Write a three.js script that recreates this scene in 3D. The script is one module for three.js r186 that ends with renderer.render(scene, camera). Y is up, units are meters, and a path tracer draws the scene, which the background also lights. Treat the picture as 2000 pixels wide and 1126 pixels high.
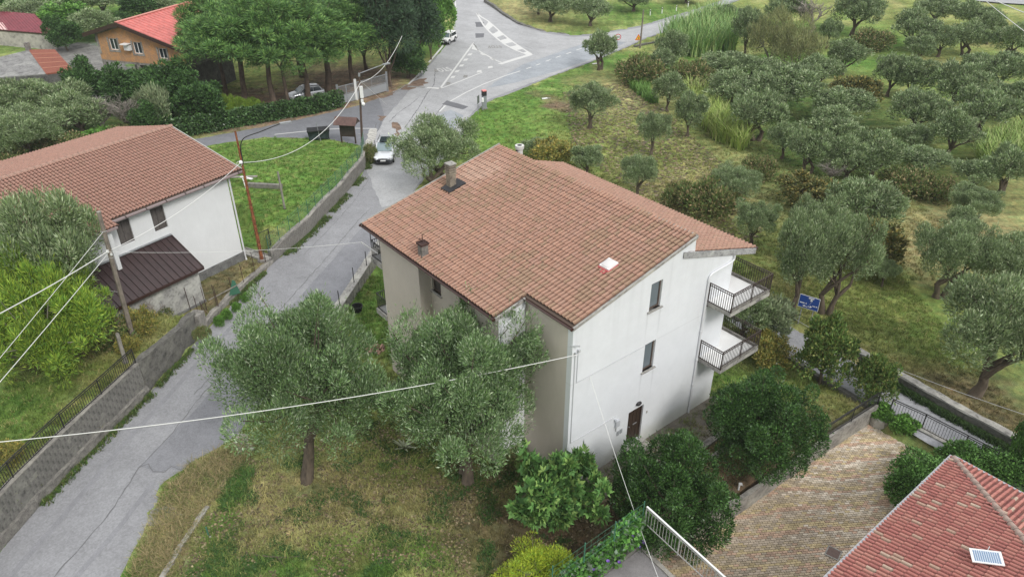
import * as THREE from 'three';
import { mergeGeometries } from 'three/addons/utils/BufferGeometryUtils.js';
import { FontLoader } from 'three/addons/loaders/FontLoader.js';

// ---------------------------------------------------------------- camera, sky, sun, exposure
const CAMY = 26.23, PITCH = 0.5474, FPX = 1458;
const scene = new THREE.Scene();
const camera = new THREE.PerspectiveCamera(2 * Math.atan(563 / FPX) * 180 / Math.PI, 1024 / 576, 0.5, 1500);
camera.position.set(0, CAMY, 0);
camera.rotation.x = -PITCH;
{ // overcast sky: brighter towards the zenith, soft and nearly colourless
  const W = 128, H = 64, d = new Float32Array(W * H * 4);
  for (let r = 0; r < H; r++) for (let c = 0; c < W; c++) {
    const el = ((r + 0.5) / H - 0.5) * Math.PI, s = Math.sin(el), o = (r * W + c) * 4;
    const az = ((c + 0.5) / W - 0.5) * 2 * Math.PI;
    const wob = 1 + 0.05 * Math.sin(az * 2 + 1.3) * Math.cos(el) + 0.04 * Math.sin(az * 5 + s * 6);
    const L = s > 0 ? (0.40 + 0.62 * s) * wob : 0.12;
    d[o] = L * 0.985; d[o + 1] = L * 1.0; d[o + 2] = L * 1.02; d[o + 3] = 1;
  }
  const t = new THREE.DataTexture(d, W, H, THREE.RGBAFormat, THREE.FloatType);
  t.mapping = THREE.EquirectangularReflectionMapping; t.magFilter = THREE.LinearFilter; t.minFilter = THREE.LinearFilter; t.wrapS = THREE.RepeatWrapping; t.needsUpdate = true;
  scene.background = t; scene.environment = t;
}
const sun = new THREE.DirectionalLight(new THREE.Color(1, 0.97, 0.92), 1.5);
sun.position.set(55, 90, 30); sun.target.position.set(0, 0, -50);
sun.castShadow = true; sun.shadow.radius = 34; sun.shadow.mapSize.set(2048, 2048);
Object.assign(sun.shadow.camera, { left: -110, right: 110, top: 110, bottom: -110, near: 1, far: 320 });
scene.add(sun, sun.target);
const renderer = new THREE.WebGLRenderer({ antialias: true });
renderer.toneMapping = THREE.LinearToneMapping;
renderer.toneMappingExposure = 1.42;
renderer.shadowMap.enabled = true;
scene.fog = new THREE.FogExp2(new THREE.Color(0.80, 0.85, 0.90), 0.00025);

// ---------------------------------------------------------------- numbers and noise
function rngOf(seed) { let a = seed >>> 0; return () => { a = (a + 0x6d2b79f5) | 0; let t = Math.imul(a ^ (a >>> 15), 1 | a); t = (t + Math.imul(t ^ (t >>> 7), 61 | t)) ^ t; return ((t ^ (t >>> 14)) >>> 0) / 4294967296; }; }
const lerp = (a, b, t) => a + (b - a) * t, clamp = (x, a, b) => Math.min(b, Math.max(a, x));
const sstep = (a, b, x) => { const t = clamp((x - a) / (b - a), 0, 1); return t * t * (3 - 2 * t); };
const mix3 = (a, b, t) => [lerp(a[0], b[0], t), lerp(a[1], b[1], t), lerp(a[2], b[2], t)];
function hash2(x, y, s = 0) { let h = Math.imul(x | 0, 374761393) ^ Math.imul(y | 0, 668265263) ^ Math.imul(s + 1, 2246822519); h = Math.imul(h ^ (h >>> 13), 1274126177); return ((h ^ (h >>> 16)) >>> 0) / 4294967296; }
function vnoise(x, y, s = 0, per = 0) {
  let ix = Math.floor(x), iy = Math.floor(y); const fx = x - ix, fy = y - iy, u = fx * fx * (3 - 2 * fx), v = fy * fy * (3 - 2 * fy);
  let jx = ix + 1, jy = iy + 1;
  if (per) { ix = ((ix % per) + per) % per; iy = ((iy % per) + per) % per; jx = ((jx % per) + per) % per; jy = ((jy % per) + per) % per; }
  return lerp(lerp(hash2(ix, iy, s), hash2(jx, iy, s), u), lerp(hash2(ix, jy, s), hash2(jx, jy, s), u), v);
}
const fbm = (x, y, oct = 4, s = 0) => { let a = 0.5, t = 0, n = 0; for (let i = 0; i < oct; i++) { t += a * vnoise(x, y, s + i); n += a; x *= 2.03; y *= 2.03; a *= 0.5; } return t / n; };
const tfbm = (u, v, per, oct, s) => { let a = 0.5, t = 0, n = 0, p = per; for (let i = 0; i < oct; i++) { t += a * vnoise(u * p, v * p, s + i, p); n += a; p *= 2; a *= 0.55; } return t / n; };

// a pixel of the 2000-wide survey frame to a point on the level y = h
const CP = Math.cos(PITCH), SP = Math.sin(PITCH);
function ray(px, py) { const a = (px - 1000) / FPX, b = -(py - 563) / FPX; return [a, CP * b - SP, -SP * b - CP]; }
function at(px, py, h = 0) { const d = ray(px, py), k = (h - CAMY) / d[1]; return new THREE.Vector3(d[0] * k, h, d[2] * k); }
function rowOf(x, y, z) { const yy = y - CAMY, cy = CP * yy - SP * z, cz = SP * yy + CP * z; return { y: 563 + FPX * cy / cz, x: 1000 - FPX * x / cz, depth: -cz }; }
function heightTo(p, py) { let lo = -3, hi = 30; for (let i = 0; i < 40; i++) { const m = (lo + hi) / 2; if (rowOf(p.x, m, p.z).y > py) lo = m; else hi = m; } return lo; }
const W = (pts, h = 0) => pts.map(([x, y]) => { const p = at(x, y, h); return [p.x, p.z]; });

// signed distance to a polygon, positive inside
function sdPoly(P, x, z) {
  let d = 1e18, inside = false; const n = P.length;
  for (let i = 0, j = n - 1; i < n; j = i++) {
    const ax = P[j][0], az = P[j][1], bx = P[i][0], bz = P[i][1], ex = bx - ax, ez = bz - az, wx = x - ax, wz = z - az;
    const t = clamp((wx * ex + wz * ez) / (ex * ex + ez * ez + 1e-12), 0, 1), qx = wx - ex * t, qz = wz - ez * t; d = Math.min(d, qx * qx + qz * qz);
    if ((az > z) !== (bz > z) && x < (bx - ax) * (z - az) / (bz - az) + ax) inside = !inside;
  }
  return (inside ? 1 : -1) * Math.sqrt(d);
}
const boxOf = (P) => { const b = [1e9, 1e9, -1e9, -1e9]; for (const [x, z] of P) { b[0] = Math.min(b[0], x); b[1] = Math.min(b[1], z); b[2] = Math.max(b[2], x); b[3] = Math.max(b[3], z); } return b; };
function sdQ(o, x, z, m = 3) { const b = o.box || (o.box = boxOf(o.P)); if (x < b[0] - m || x > b[2] + m || z < b[1] - m || z > b[3] + m) return -m; return sdPoly(o.P, x, z); }

// ---------------------------------------------------------------- the plan of the place
const ROAD = { P: W([[-60, 1130], [0, 1065], [61, 995], [157, 896], [224, 829], [288, 768], [340, 706], [390, 652], [445, 598], [500, 545], [560, 473], [640, 402], [690, 350], [711, 326], [716, 300], [706, 284], [640, 271], [520, 268], [410, 284], [330, 312], [290, 306], [380, 271], [520, 246], [600, 229], [660, 215], [705, 203], [752, 186], [796, 163], [815, 147], [868, 93], [888, 60], [891, 30], [884, 0], [872, -40], [930, -40], [945, 0], [985, 30], [1010, 45], [1060, 60], [1120, 68], [1160, 66], [1250, 50], [1350, 20], [1410, 0], [1480, -40], [1560, -40], [1430, 5], [1350, 45], [1260, 76], [1225, 92], [1160, 119], [1100, 141], [1000, 181], [945, 202], [918, 232], [905, 268], [830, 350], [770, 432], [730, 497], [692, 547], [655, 600], [560, 725], [470, 845], [425, 878], [372, 906], [318, 950], [292, 1010], [266, 1068], [240, 1126], [196, 1220]]) };
const LOWROAD = { P: W([[2240, 1030], [1990, 888], [1850, 811], [1720, 736], [1640, 690], [1560, 645], [1480, 600], [1380, 545], [1240, 470], [1210, 490], [1330, 560], [1440, 640], [1520, 690], [1600, 748], [1700, 802], [1850, 885], [2000, 972], [2200, 1090]], -0.3), h: -0.3 };
const YARD = { P: W([[1697, 818], [1860, 893], [2010, 975], [1930, 1330], [1180, 1330], [1225, 1105], [1300, 1070], [1432, 992], [1540, 915]], -0.9) };
const PARKING = { P: W([[70, 130], [96, 95], [150, 84], [215, 92], [260, 150], [215, 205], [170, 190]], 0) };
const PINEFLOOR = { P: W([[380, 250], [500, 180], [580, 120], [760, 140], [800, 160], [750, 178], [662, 205], [560, 228]], 0) };
const GARDEN = { P: [[-22.9, -12], [-22.2, -20], [-21.8, -23.7], [-21.2, -26.9], [-20.6, -29.4], [-19.95, -32.3], [-19.3, -35.8], [-19.15, -37.7], [-23.5, -38.4], [-30, -36.5], [-62, -33], [-62, -8]] };
const LEFTYARD = { P: [[-19.1, -37.7], [-18.8, -39.3], [-18.3, -42], [-17.5, -45.2], [-17.1, -46.6], [-20.5, -52], [-34, -64], [-62, -60], [-62, -33], [-30, -36.5], [-23.5, -38.4]] };
const LAWN = { P: [[-17.05, -46.4], [-15.55, -51.2], [-14.95, -54.6], [-13.8, -61], [-13.4, -64], [-14.0, -67.6], [-15.6, -69.7], [-19, -70.8], [-24, -70.9], [-29, -69], [-32, -66.5], [-24, -55], [-20.5, -52]] };
const HLAWN = { P: [[-12.2, -36.5], [-11.7, -40], [-10.8, -47.3], [-9.9, -53], [-8.4, -59], [-3, -62], [3, -55], [-5, -39], [-8, -34.5]] };
const hBase = (x, z) => 0.10 * (fbm(x * 0.12, z * 0.12, 3, 5) - 0.5) + 0.07 * (fbm(x * 0.55, z * 0.55, 2, 9) - 0.5);
function hT(x, z) {
  let h = 0.03 + hBase(x, z) * sstep(-30, -40, z - 10 * 0) ;
  let s;
  if ((s = sdQ(HLAWN, x, z)) > 0) h = lerp(h, -0.8 + hBase(x, z), sstep(0, 1.1, s));
  if ((s = sdQ(GARDEN, x, z)) > 0) h = lerp(h, lerp(1.45, 1.9, sstep(-37, -31, z)) + hBase(x, z), sstep(0, 0.45, s));
  if ((s = sdQ(LEFTYARD, x, z)) > 0) h = lerp(h, 0.36 + hBase(x, z), sstep(0, 0.4, s));
  if ((s = sdQ(LAWN, x, z)) > 0) h = lerp(h, lerp(0.25, 1.15, sstep(-69.5, -62, z)) + hBase(x, z) * 1.6, sstep(0, 0.45, s));
  if ((s = sdQ(YARD, x, z)) > -0.2) h = lerp(h, -1.06, sstep(-0.2, 0.25, s));
  if ((s = sdQ(LOWROAD, x, z)) > -0.5) h = lerp(h, -0.42, sstep(-0.5, 0.3, s));
  if ((s = sdQ(ROAD, x, z)) > 0) h = lerp(h, -0.14, sstep(0.02, 0.5, s + 0.25 * (vnoise(x * 1.7, z * 1.7, 77) - 0.5)));
  if ((s = sdQ(PARKING, x, z)) > 0) h = lerp(h, 0.0, sstep(0, 1, s));
  return h;
}
function gp(px, py) { let p = at(px, py, 0); for (let i = 0; i < 5; i++) p = at(px, py, hT(p.x, p.z)); return p; }

// ---------------------------------------------------------------- textures (all computed)
function dataTex(n, fn, { srgb = false, m = n } = {}) {
  const d = new Uint8Array(n * m * 4);
  for (let y = 0; y < m; y++) for (let x = 0; x < n; x++) { const c = fn((x + 0.5) / n, (y + 0.5) / m, x, y), o = (y * n + x) * 4; if (typeof c === 'number') d[o] = d[o + 1] = d[o + 2] = clamp(c, 0, 1) * 255; else { d[o] = clamp(c[0], 0, 1) * 255; d[o + 1] = clamp(c[1], 0, 1) * 255; d[o + 2] = clamp(c[2], 0, 1) * 255; } d[o + 3] = 255; }
  const t = new THREE.DataTexture(d, n, m); t.wrapS = t.wrapT = THREE.RepeatWrapping; t.magFilter = THREE.LinearFilter; t.minFilter = THREE.LinearFilter; if (srgb) t.colorSpace = THREE.SRGBColorSpace; t.needsUpdate = true; return t;
}
const rep = (t, k) => { const c = t.clone(); c.repeat.set(k, k); c.needsUpdate = true; return c; };
// grass: blades drawn as short strokes on a canvas-like float field
const T = {};
{
  const n = 1024, f = new Float32Array(n * n).fill(0.30), r = rngOf(11);
  for (let i = 0; i < 52000; i++) {
    let x = r() * n, y = r() * n; const a = r() * 6.283, len = 5 + r() * 15, v = 0.2 + 0.75 * r() * (0.55 + 0.45 * r()), dx = Math.cos(a), dy = Math.sin(a), bend = (r() - 0.5) * 0.06; let an = a;
    for (let s = 0; s < len; s++) { x += Math.cos(an); y += Math.sin(an); an += bend; const k = (((y | 0) + n) % n) * n + (((x | 0) + n) % n); f[k] = lerp(f[k], v * (0.75 + 0.25 * s / len), 0.75); }
  }
  T.grass = dataTex(n, (u, v, x, y) => { const m = tfbm(u, v, 7, 3, 3), k = tfbm(u, v, 22, 3, 13), b = clamp(f[y * n + x] * 1.25, 0, 1) * (0.35 + 0.75 * m + 0.65 * (k - 0.25)); const w = tfbm(u, v, 11, 3, 8) - 0.5; return [b * (1 + 0.45 * w), b, b * (1 + 0.0 * w)]; });
  T.grassB = dataTex(n, (u, v, x, y) => f[y * n + x] * 0.7 + 0.3 * tfbm(u, v, 12, 4, 3));
}
T.asphalt = dataTex(1024, (u, v, x, y) => {
  const g = hash2(x, y, 3), m = tfbm(u, v, 4, 5, 21), l = tfbm(u, v, 16, 4, 41), pp = tfbm(u, v, 128, 2, 55);
  let c = 0.66 + 0.20 * (m - 0.5) + 0.16 * (l - 0.5) + 0.26 * (pp - 0.5) + 0.14 * (g - 0.5);
  return [c * 0.995, c, c * 1.02];
});
T.asphaltB = dataTex(512, (u, v, x, y) => 0.5 * hash2(x, y, 9) + 0.5 * tfbm(u, v, 128, 2, 5));
T.plaster = dataTex(512, (u, v, x, y) => 0.45 * hash2(x, y, 5) + 0.55 * tfbm(u, v, 64, 3, 15));
T.plasterC = dataTex(1024, (u, v, x, y) => { const m = tfbm(u, v, 3, 5, 61), s = tfbm(u * 3, v, 8, 4, 71), g = hash2(x, y, 7); const c = 0.9 + 0.10 * (m - 0.5) + 0.06 * (s - 0.5) + 0.05 * (g - 0.5); return [c, c * 0.998, c * 0.992]; });
T.gable = dataTex(1024, (u, v, x, y) => { // weathering of the one gable: damp foot, streaks under the sills and the verge, a faint floor line
  const vv = (1 - u) * 13, h = v * 13, n = tfbm(u, v, 5, 6, 161), n2 = tfbm(u, v, 40, 3, 167), gr = hash2(x, y, 27); let c = 0.90 + 0.10 * (n - 0.5) + 0.06 * (n2 - 0.5) + 0.05 * (gr - 0.5), w = 0;
  const foot = sstep(1.5 * n + 0.35, 0.0, h) * (h < 3 ? 1 : 0); c *= 1 - 0.26 * foot; w += 0.10 * foot;
  for (const [q, s] of [[6.69, 8.1], [6.7, 4.7]]) for (const o of [-0.42, 0.42]) { const k = Math.exp(-Math.pow((vv - q - o + 0.05 * (n2 - 0.5)) / 0.06, 2)) * sstep(s - 2.2, s - 0.1, h) * (h < s ? 1 : 0); c *= 1 - 0.13 * k; }
  const st = Math.pow(tfbm(u, v * 0.06, 48, 2, 171), 3) * sstep(4, 11, h); c *= 1 - 0.30 * st * 0.5; if (Math.abs(h - 6.24) < 0.03) c *= 0.93; if (h < 6.24) c *= 0.985;
  return [c * (1 - 0.2 * w), c * (1 - 0.3 * w), c * (1 - 1.2 * w)]; });
T.concrete = dataTex(1024, (u, v, x, y) => { const m = tfbm(u, v, 4, 6, 81), s = tfbm(u * 1, v, 16, 3, 91), g = hash2(x, y, 17), p = Math.pow(tfbm(u, v, 24, 3, 93), 3); let c = 0.62 + 0.5 * (m - 0.5) + 0.22 * (s - 0.5) + 0.12 * (g - 0.5) - 0.5 * p; return [c, c * (0.985 + 0.03 * (m - 0.5)), c * (0.955 - 0.05 * (m - 0.5))]; });
T.concreteB = dataTex(512, (u, v, x, y) => 0.3 * hash2(x, y, 5) + 0.7 * tfbm(u, v, 16, 5, 35));
T.bark = dataTex(256, (u, v, x, y) => { const c = 0.25 + 0.75 * tfbm(u * 1, v * 0.25, 16, 4, 101) * (0.6 + 0.5 * tfbm(u, v, 6, 3, 105)); return [c, c * 0.92, c * 0.82]; });
T.tile = dataTex(512, (u, v, x, y) => { const m = tfbm(u, v, 8, 5, 111), g = hash2(x, y, 19); const c = 0.78 + 0.45 * (m - 0.5) + 0.16 * (g - 0.5); const d = sstep(0.62, 0.75, tfbm(u, v, 14, 3, 117)); return [c * (1 - 0.25 * d), c * (1 - 0.12 * d), c * (1 - 0.1 * d)]; });
T.wood = dataTex(256, (u, v, x, y) => { const c = 0.6 + 0.5 * (tfbm(u * 1, v * 0.12, 32, 3, 121) - 0.5) + 0.3 * (tfbm(u, v, 4, 3, 125) - 0.5); return [c, c, c]; });
T.metal = dataTex(256, (u, v, x, y) => 0.7 + 0.5 * (tfbm(u, v, 8, 5, 131) - 0.5));
T.rust = dataTex(256, (u, v, x, y) => { const m = tfbm(u, v, 8, 5, 141); return mix3([0.66, 0.42, 0.27], [0.46, 0.25, 0.15], sstep(0.35, 0.65, m)).map((c) => c * (0.8 + 0.4 * tfbm(u, v, 30, 2, 143))); }, { srgb: true });
T.brick = dataTex(512, (u, v, x, y) => { const m = tfbm(u, v, 6, 5, 151), g = hash2(x >> 4, y >> 3, 3); return mix3([0.84, 0.63, 0.43], [0.74, 0.58, 0.44], sstep(0.35, 0.65, m)).map((c) => c * (0.86 + 0.16 * g + 0.1 * (m - 0.5))); }, { srgb: true });

// ---------------------------------------------------------------- materials
const mats = {};
function mat(name, color, rough = 0.8, o = {}) { const m = new THREE.MeshPhysicalMaterial({ roughness: rough, metalness: 0, ...o }); if (Array.isArray(color)) m.color.setRGB(...color); else m.color.set(color); m.name = name; mats[name] = m; return m; }
const M = {
  ground: mat('ground', [4.3, 4.3, 4.3], 1, { vertexColors: true, map: rep(T.grass, 1 / 4.3), bumpMap: rep(T.grassB, 1 / 4.3), bumpScale: 0.05, specularIntensity: 0.2 }),
  blade: mat('blade', [1.3, 1.3, 1.3], 0.75, { side: THREE.DoubleSide, specularIntensity: 0.3 }),
  asphalt: mat('asphalt', [0.40, 0.40, 0.41], 0.95, { map: rep(T.asphalt, 1 / 9), bumpMap: rep(T.asphaltB, 1 / 2), bumpScale: 0.006 }),
  asphaltLight: mat('asphalt_light', [0.56, 0.56, 0.56], 0.95, { map: rep(T.asphalt, 1 / 11), bumpMap: rep(T.asphaltB, 1 / 2), bumpScale: 0.005 }),
  asphaltDark: mat('asphalt_dark', [0.215, 0.217, 0.23], 0.95, { map: rep(T.asphalt, 1 / 5), bumpMap: rep(T.asphaltB, 1 / 2), bumpScale: 0.007 }),
  crack: mat('crack', [0.15, 0.15, 0.155], 1),
  paintRoad: mat('paint_road', [0.66, 0.66, 0.65], 0.8, { map: rep(T.plasterC, 0.7) }),
  paintWorn: mat('paint_worn', [0.46, 0.46, 0.45], 0.85, { map: rep(T.concrete, 0.6) }),
  white: mat('white_plaster', [0.84, 0.855, 0.875], 0.9, { map: rep(T.plasterC, 1 / 4.2), bumpMap: rep(T.plaster, 1 / 1.5), bumpScale: 0.014 }),
  whiteGable: mat('white_gable', [0.89, 0.915, 0.95], 0.9, { map: rep(T.gable, 1 / 13), bumpMap: rep(T.plaster, 1 / 1.5), bumpScale: 0.016 }),
  beige: mat('beige_plaster', [0.70, 0.635, 0.565], 0.92, { map: rep(T.plasterC, 1 / 3.7), bumpMap: rep(T.plaster, 1 / 1.5), bumpScale: 0.012 }),
  trim: mat('white_trim', [0.78, 0.78, 0.77], 0.6),
  floorWhite: mat('white_floor', [0.86, 0.86, 0.85], 0.5),
  concrete: mat('concrete', [0.47, 0.45, 0.42], 0.95, { map: rep(T.concrete, 1 / 3), bumpMap: rep(T.concreteB, 1 / 1.2), bumpScale: 0.02 }),
  concreteDark: mat('concrete_dark', [0.27, 0.265, 0.245], 0.95, { map: rep(T.concrete, 1 / 2.3), bumpMap: rep(T.concreteB, 0.9), bumpScale: 0.03 }),
  concreteLight: mat('concrete_light', [0.62, 0.61, 0.58], 0.95, { map: rep(T.concrete, 1 / 2.7), bumpMap: rep(T.concreteB, 0.9), bumpScale: 0.015 }),
  tile: mat('tile', [1, 1, 1], 0.85, { vertexColors: true, map: rep(T.tile, 1 / 1.3), side: THREE.DoubleSide }),
  underlay: mat('roof_underlay', [0.09, 0.065, 0.05], 0.95),
  brown: mat('brown_metal', [0.045, 0.022, 0.018], 0.45),
  brownSheet: mat('brown_sheet', [0.062, 0.036, 0.036], 0.42, { map: rep(T.metal, 0.6) }),
  darkIron: mat('dark_iron', [0.022, 0.021, 0.021], 0.55),
  ironBrown: mat('iron_brown', [0.04, 0.025, 0.02], 0.6),
  railGrey: mat('rail_grey', [0.42, 0.41, 0.39], 0.5),
  woodDark: mat('wood_dark', [0.075, 0.045, 0.03], 0.6, { map: rep(T.wood, 1) }),
  woodFrame: mat('wood_frame', [0.17, 0.125, 0.10], 0.6, { map: rep(T.wood, 1.3) }),
  woodPole: mat('wood_pole', [0.34, 0.29, 0.24], 0.9, { map: rep(T.wood, 0.8) }),
  woodOld: mat('wood_old', [0.45, 0.42, 0.37], 0.95, { map: rep(T.wood, 0.8) }),
  shutter: mat('old_shutter', [0.17, 0.15, 0.14], 0.9, { map: rep(T.wood, 0.9) }),
  glassDark: mat('glass_dark', [0.03, 0.04, 0.045], 0.08, { specularIntensity: 1 }),
  screen: mat('windscreen', [0.20, 0.26, 0.28], 0.1, { specularIntensity: 1 }),  // paler than the other car glass: sky reflection put into the base colour
  glassGrey: mat('glass_grey', [0.16, 0.19, 0.21], 0.12, { specularIntensity: 1 }),
  pvc: mat('pvc', [0.68, 0.69, 0.71], 0.4),
  steel: mat('steel', [0.45, 0.47, 0.49], 0.45, { metalness: 0.3, map: rep(T.metal, 1) }),
  rust: mat('rust', [0.75, 0.75, 0.75], 0.95, { map: rep(T.rust, 0.7) }),
  rustDark: mat('rust_dark', [0.06, 0.03, 0.025], 0.8),
  bitumen: mat('bitumen', [0.025, 0.025, 0.028], 0.7),
  redPaint: mat('red_paint', [0.42, 0.09, 0.09], 0.7),
  domeWhite: mat('dome_white', [0.62, 0.60, 0.59], 0.25),
  chimney: mat('chimney', [0.42, 0.37, 0.30], 0.95, { map: rep(T.concrete, 0.8) }),
  chimneyGrey: mat('chimney_grey', [0.36, 0.34, 0.32], 0.95, { map: rep(T.concrete, 0.9) }),
  brick: mat('brick', [0.92, 0.92, 0.92], 0.95, { map: rep(T.brick, 0.5) }),
  redSheet: mat('red_sheet', [0.78, 0.22, 0.19], 0.55, { map: rep(T.metal, 0.4) }),
  maroonSheet: mat('maroon_sheet', [0.30, 0.055, 0.075], 0.6, { map: rep(T.metal, 0.4) }),
  rustSheet: mat('rust_sheet', [0.40, 0.13, 0.08], 0.8, { map: rep(T.metal, 0.8) }),
  cable: mat('cable', [0.74, 0.74, 0.72], 0.5),
  cableGrey: mat('cable_grey', [0.5, 0.5, 0.5], 0.6),
  bark: mat('bark', [0.20, 0.17, 0.14], 1, { map: rep(T.bark, 0.7), bumpMap: rep(T.bark, 0.7), bumpScale: 0.05 }),
  barkPine: mat('bark_pine', [0.22, 0.175, 0.145], 1, { map: rep(T.bark, 0.5), bumpMap: rep(T.bark, 0.5), bumpScale: 0.05 }),
  twig: mat('twig', [0.27, 0.24, 0.21], 1),
  leaf: mat('leaf', [1, 1, 1], 0.55, { vertexColors: true, side: THREE.DoubleSide, transmission: 0.22, thickness: 0, specularIntensity: 0.5 }),
  leafGloss: mat('leaf_gloss', [1, 1, 1], 0.38, { vertexColors: true, side: THREE.DoubleSide, transmission: 0.15, thickness: 0, specularIntensity: 0.8 }),
  tyre: mat('tyre', [0.018, 0.018, 0.018], 0.9),
  rim: mat('rim', [0.45, 0.46, 0.47], 0.3, { metalness: 0.6 }),
  blackPlastic: mat('black_plastic', [0.02, 0.02, 0.022], 0.6),
  net: mat('green_net', [0.05, 0.16, 0.10], 0.8),
  soil: mat('soil', [0.13, 0.095, 0.065], 1, { map: rep(T.concrete, 0.7), bumpMap: rep(T.concreteB, 0.8), bumpScale: 0.05 }),
  paver: mat('paver', [1, 1, 1], 0.9, { vertexColors: true, map: rep(T.plasterC, 0.8) }),
  stone: mat('stone', [0.40, 0.385, 0.36], 0.95, { map: rep(T.concrete, 0.9), bumpMap: rep(T.concreteB, 1), bumpScale: 0.03 }),
  block: mat('block', [0.36, 0.355, 0.335], 0.96, { map: rep(T.concrete, 1 / 2.2), bumpMap: rep(T.concreteB, 1), bumpScale: 0.02 }),
};
// ---------------------------------------------------------------- geometry helpers
const V3 = (x, y, z) => new THREE.Vector3(x, y, z);
function flat(g) { // non-indexed, with uv in metres across the main plane of each face
  if (g.userData.done) return g;
  const o = g.index ? g.toNonIndexed() : g; for (const k of Object.keys(o.attributes)) if (!['position', 'normal', 'uv', 'color'].includes(k)) o.deleteAttribute(k);
  if (!o.attributes.normal) o.computeVertexNormals();
  if (!g.userData.keepUV) {
    const p = o.attributes.position.array, n = p.length / 3, uv = new Float32Array(n * 2);
    for (let i = 0; i < n; i += 3) {
      const a = i * 3, ex = p[a + 3] - p[a], ey = p[a + 4] - p[a + 1], ez = p[a + 5] - p[a + 2], fx = p[a + 6] - p[a], fy = p[a + 7] - p[a + 1], fz = p[a + 8] - p[a + 2];
      const nx = Math.abs(ey * fz - ez * fy), ny = Math.abs(ez * fx - ex * fz), nz = Math.abs(ex * fy - ey * fx);
      for (let k = 0; k < 3; k++) { const q = (i + k) * 3, w = (i + k) * 2; if (ny >= nx && ny >= nz) { uv[w] = p[q]; uv[w + 1] = p[q + 2]; } else if (nx >= nz) { uv[w] = p[q + 2]; uv[w + 1] = p[q + 1]; } else { uv[w] = p[q]; uv[w + 1] = p[q + 1]; } }
    }
    o.setAttribute('uv', new THREE.BufferAttribute(uv, 2));
  }
  o.userData = { done: true }; return o;
}
function merge(list) {
  list = list.map(flat); if (list.length === 1) return list[0];
  const anyColor = list.some((g) => g.attributes.color); if (anyColor) for (const g of list) if (!g.attributes.color) g.setAttribute('color', new THREE.BufferAttribute(new Float32Array(g.attributes.position.count * 3).fill(1), 3));
  const m = mergeGeometries(list); m.userData = { done: true }; return m;
}
const bx = (w, h, d, x = 0, y = 0, z = 0, ry = 0) => { const g = new THREE.BoxGeometry(w, h, d); if (ry) g.rotateY(ry); return g.translate(x, y, z); };
function bar(a, b, w, h = w) { // a box from point a to point b
  const d = b.clone().sub(a), L = d.length(), g = new THREE.BoxGeometry(w, h, L), m = new THREE.Matrix4();
  const z = d.normalize(), up = Math.abs(z.y) > 0.99 ? V3(1, 0, 0) : V3(0, 1, 0), x = up.clone().cross(z).normalize(), y = z.clone().cross(x);
  m.makeBasis(x, y, z).setPosition(a.clone().add(b).multiplyScalar(0.5)); return g.applyMatrix4(m);
}
function cyl(a, b, r0, r1 = r0, n = 8, open = false) {
  const d = b.clone().sub(a), L = d.length(), g = new THREE.CylinderGeometry(r1, r0, L, n, 1, open);
  const q = new THREE.Quaternion().setFromUnitVectors(V3(0, 1, 0), d.normalize()); return g.applyQuaternion(q).translate((a.x + b.x) / 2, (a.y + b.y) / 2, (a.z + b.z) / 2);
}
function tube(pts, r, n = 6, seg = 0) { const c = new THREE.CatmullRomCurve3(pts, false, 'centripetal'); return new THREE.TubeGeometry(c, seg || Math.max(4, pts.length * 3), r, n, false); }
function rope(a, b, sag, r, n = 24) { const p = []; for (let i = 0; i <= n; i++) { const t = i / n, q = a.clone().lerp(b, t); q.y -= sag * 4 * t * (1 - t); p.push(q); } return tube(p, r, 5, n * 2); }
function taper(pts, rs, n = 7, rough = 0, seed = 1) { // tapered tube through points
  const pos = [], idx = [], uv = [], r = rngOf(seed); let vAcc = 0;
  for (let i = 0; i < pts.length; i++) {
    const t = (i < pts.length - 1 ? pts[i + 1].clone().sub(pts[Math.max(0, i - 1)]) : pts[i].clone().sub(pts[i - 1])).normalize();
    const u = Math.abs(t.y) < 0.9 ? V3(0, 1, 0).cross(t).normalize() : V3(1, 0, 0).cross(t).normalize(), w = t.clone().cross(u); if (i) vAcc += pts[i].distanceTo(pts[i - 1]);
    for (let k = 0; k <= n; k++) { const a = k / n * 6.2832, q = rs[i] * (1 + (k % n === 0 ? 0 : rough * (r() - 0.5))), c = Math.cos(a) * q, s = Math.sin(a) * q; pos.push(pts[i].x + u.x * c + w.x * s, pts[i].y + u.y * c + w.y * s, pts[i].z + u.z * c + w.z * s); uv.push(k / n * 0.9, vAcc); }
  }
  for (let i = 0; i < pts.length - 1; i++) for (let k = 0; k < n; k++) { const a = i * (n + 1) + k, b = a + n + 1; idx.push(a, a + 1, b, b, a + 1, b + 1); }
  const g = new THREE.BufferGeometry(); g.setAttribute('position', new THREE.Float32BufferAttribute(pos, 3)); g.setAttribute('uv', new THREE.Float32BufferAttribute(uv, 2)); g.setIndex(idx); g.computeVertexNormals(); g.userData.keepUV = true; return g;
}
// shape in the (a, b) plane extruded along c by d, then turned so that a -> x, b -> y
const extr = (pts, d, holes = []) => { const s = new THREE.Shape(pts.map((p) => new THREE.Vector2(p[0], p[1]))); for (const h of holes) s.holes.push(new THREE.Path(h.map((p) => new THREE.Vector2(p[0], p[1])))); return new THREE.ExtrudeGeometry(s, { depth: d, bevelEnabled: false }); };
const rect = (x0, y0, x1, y1) => [[x0, y0], [x1, y0], [x1, y1], [x0, y1]];
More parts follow.
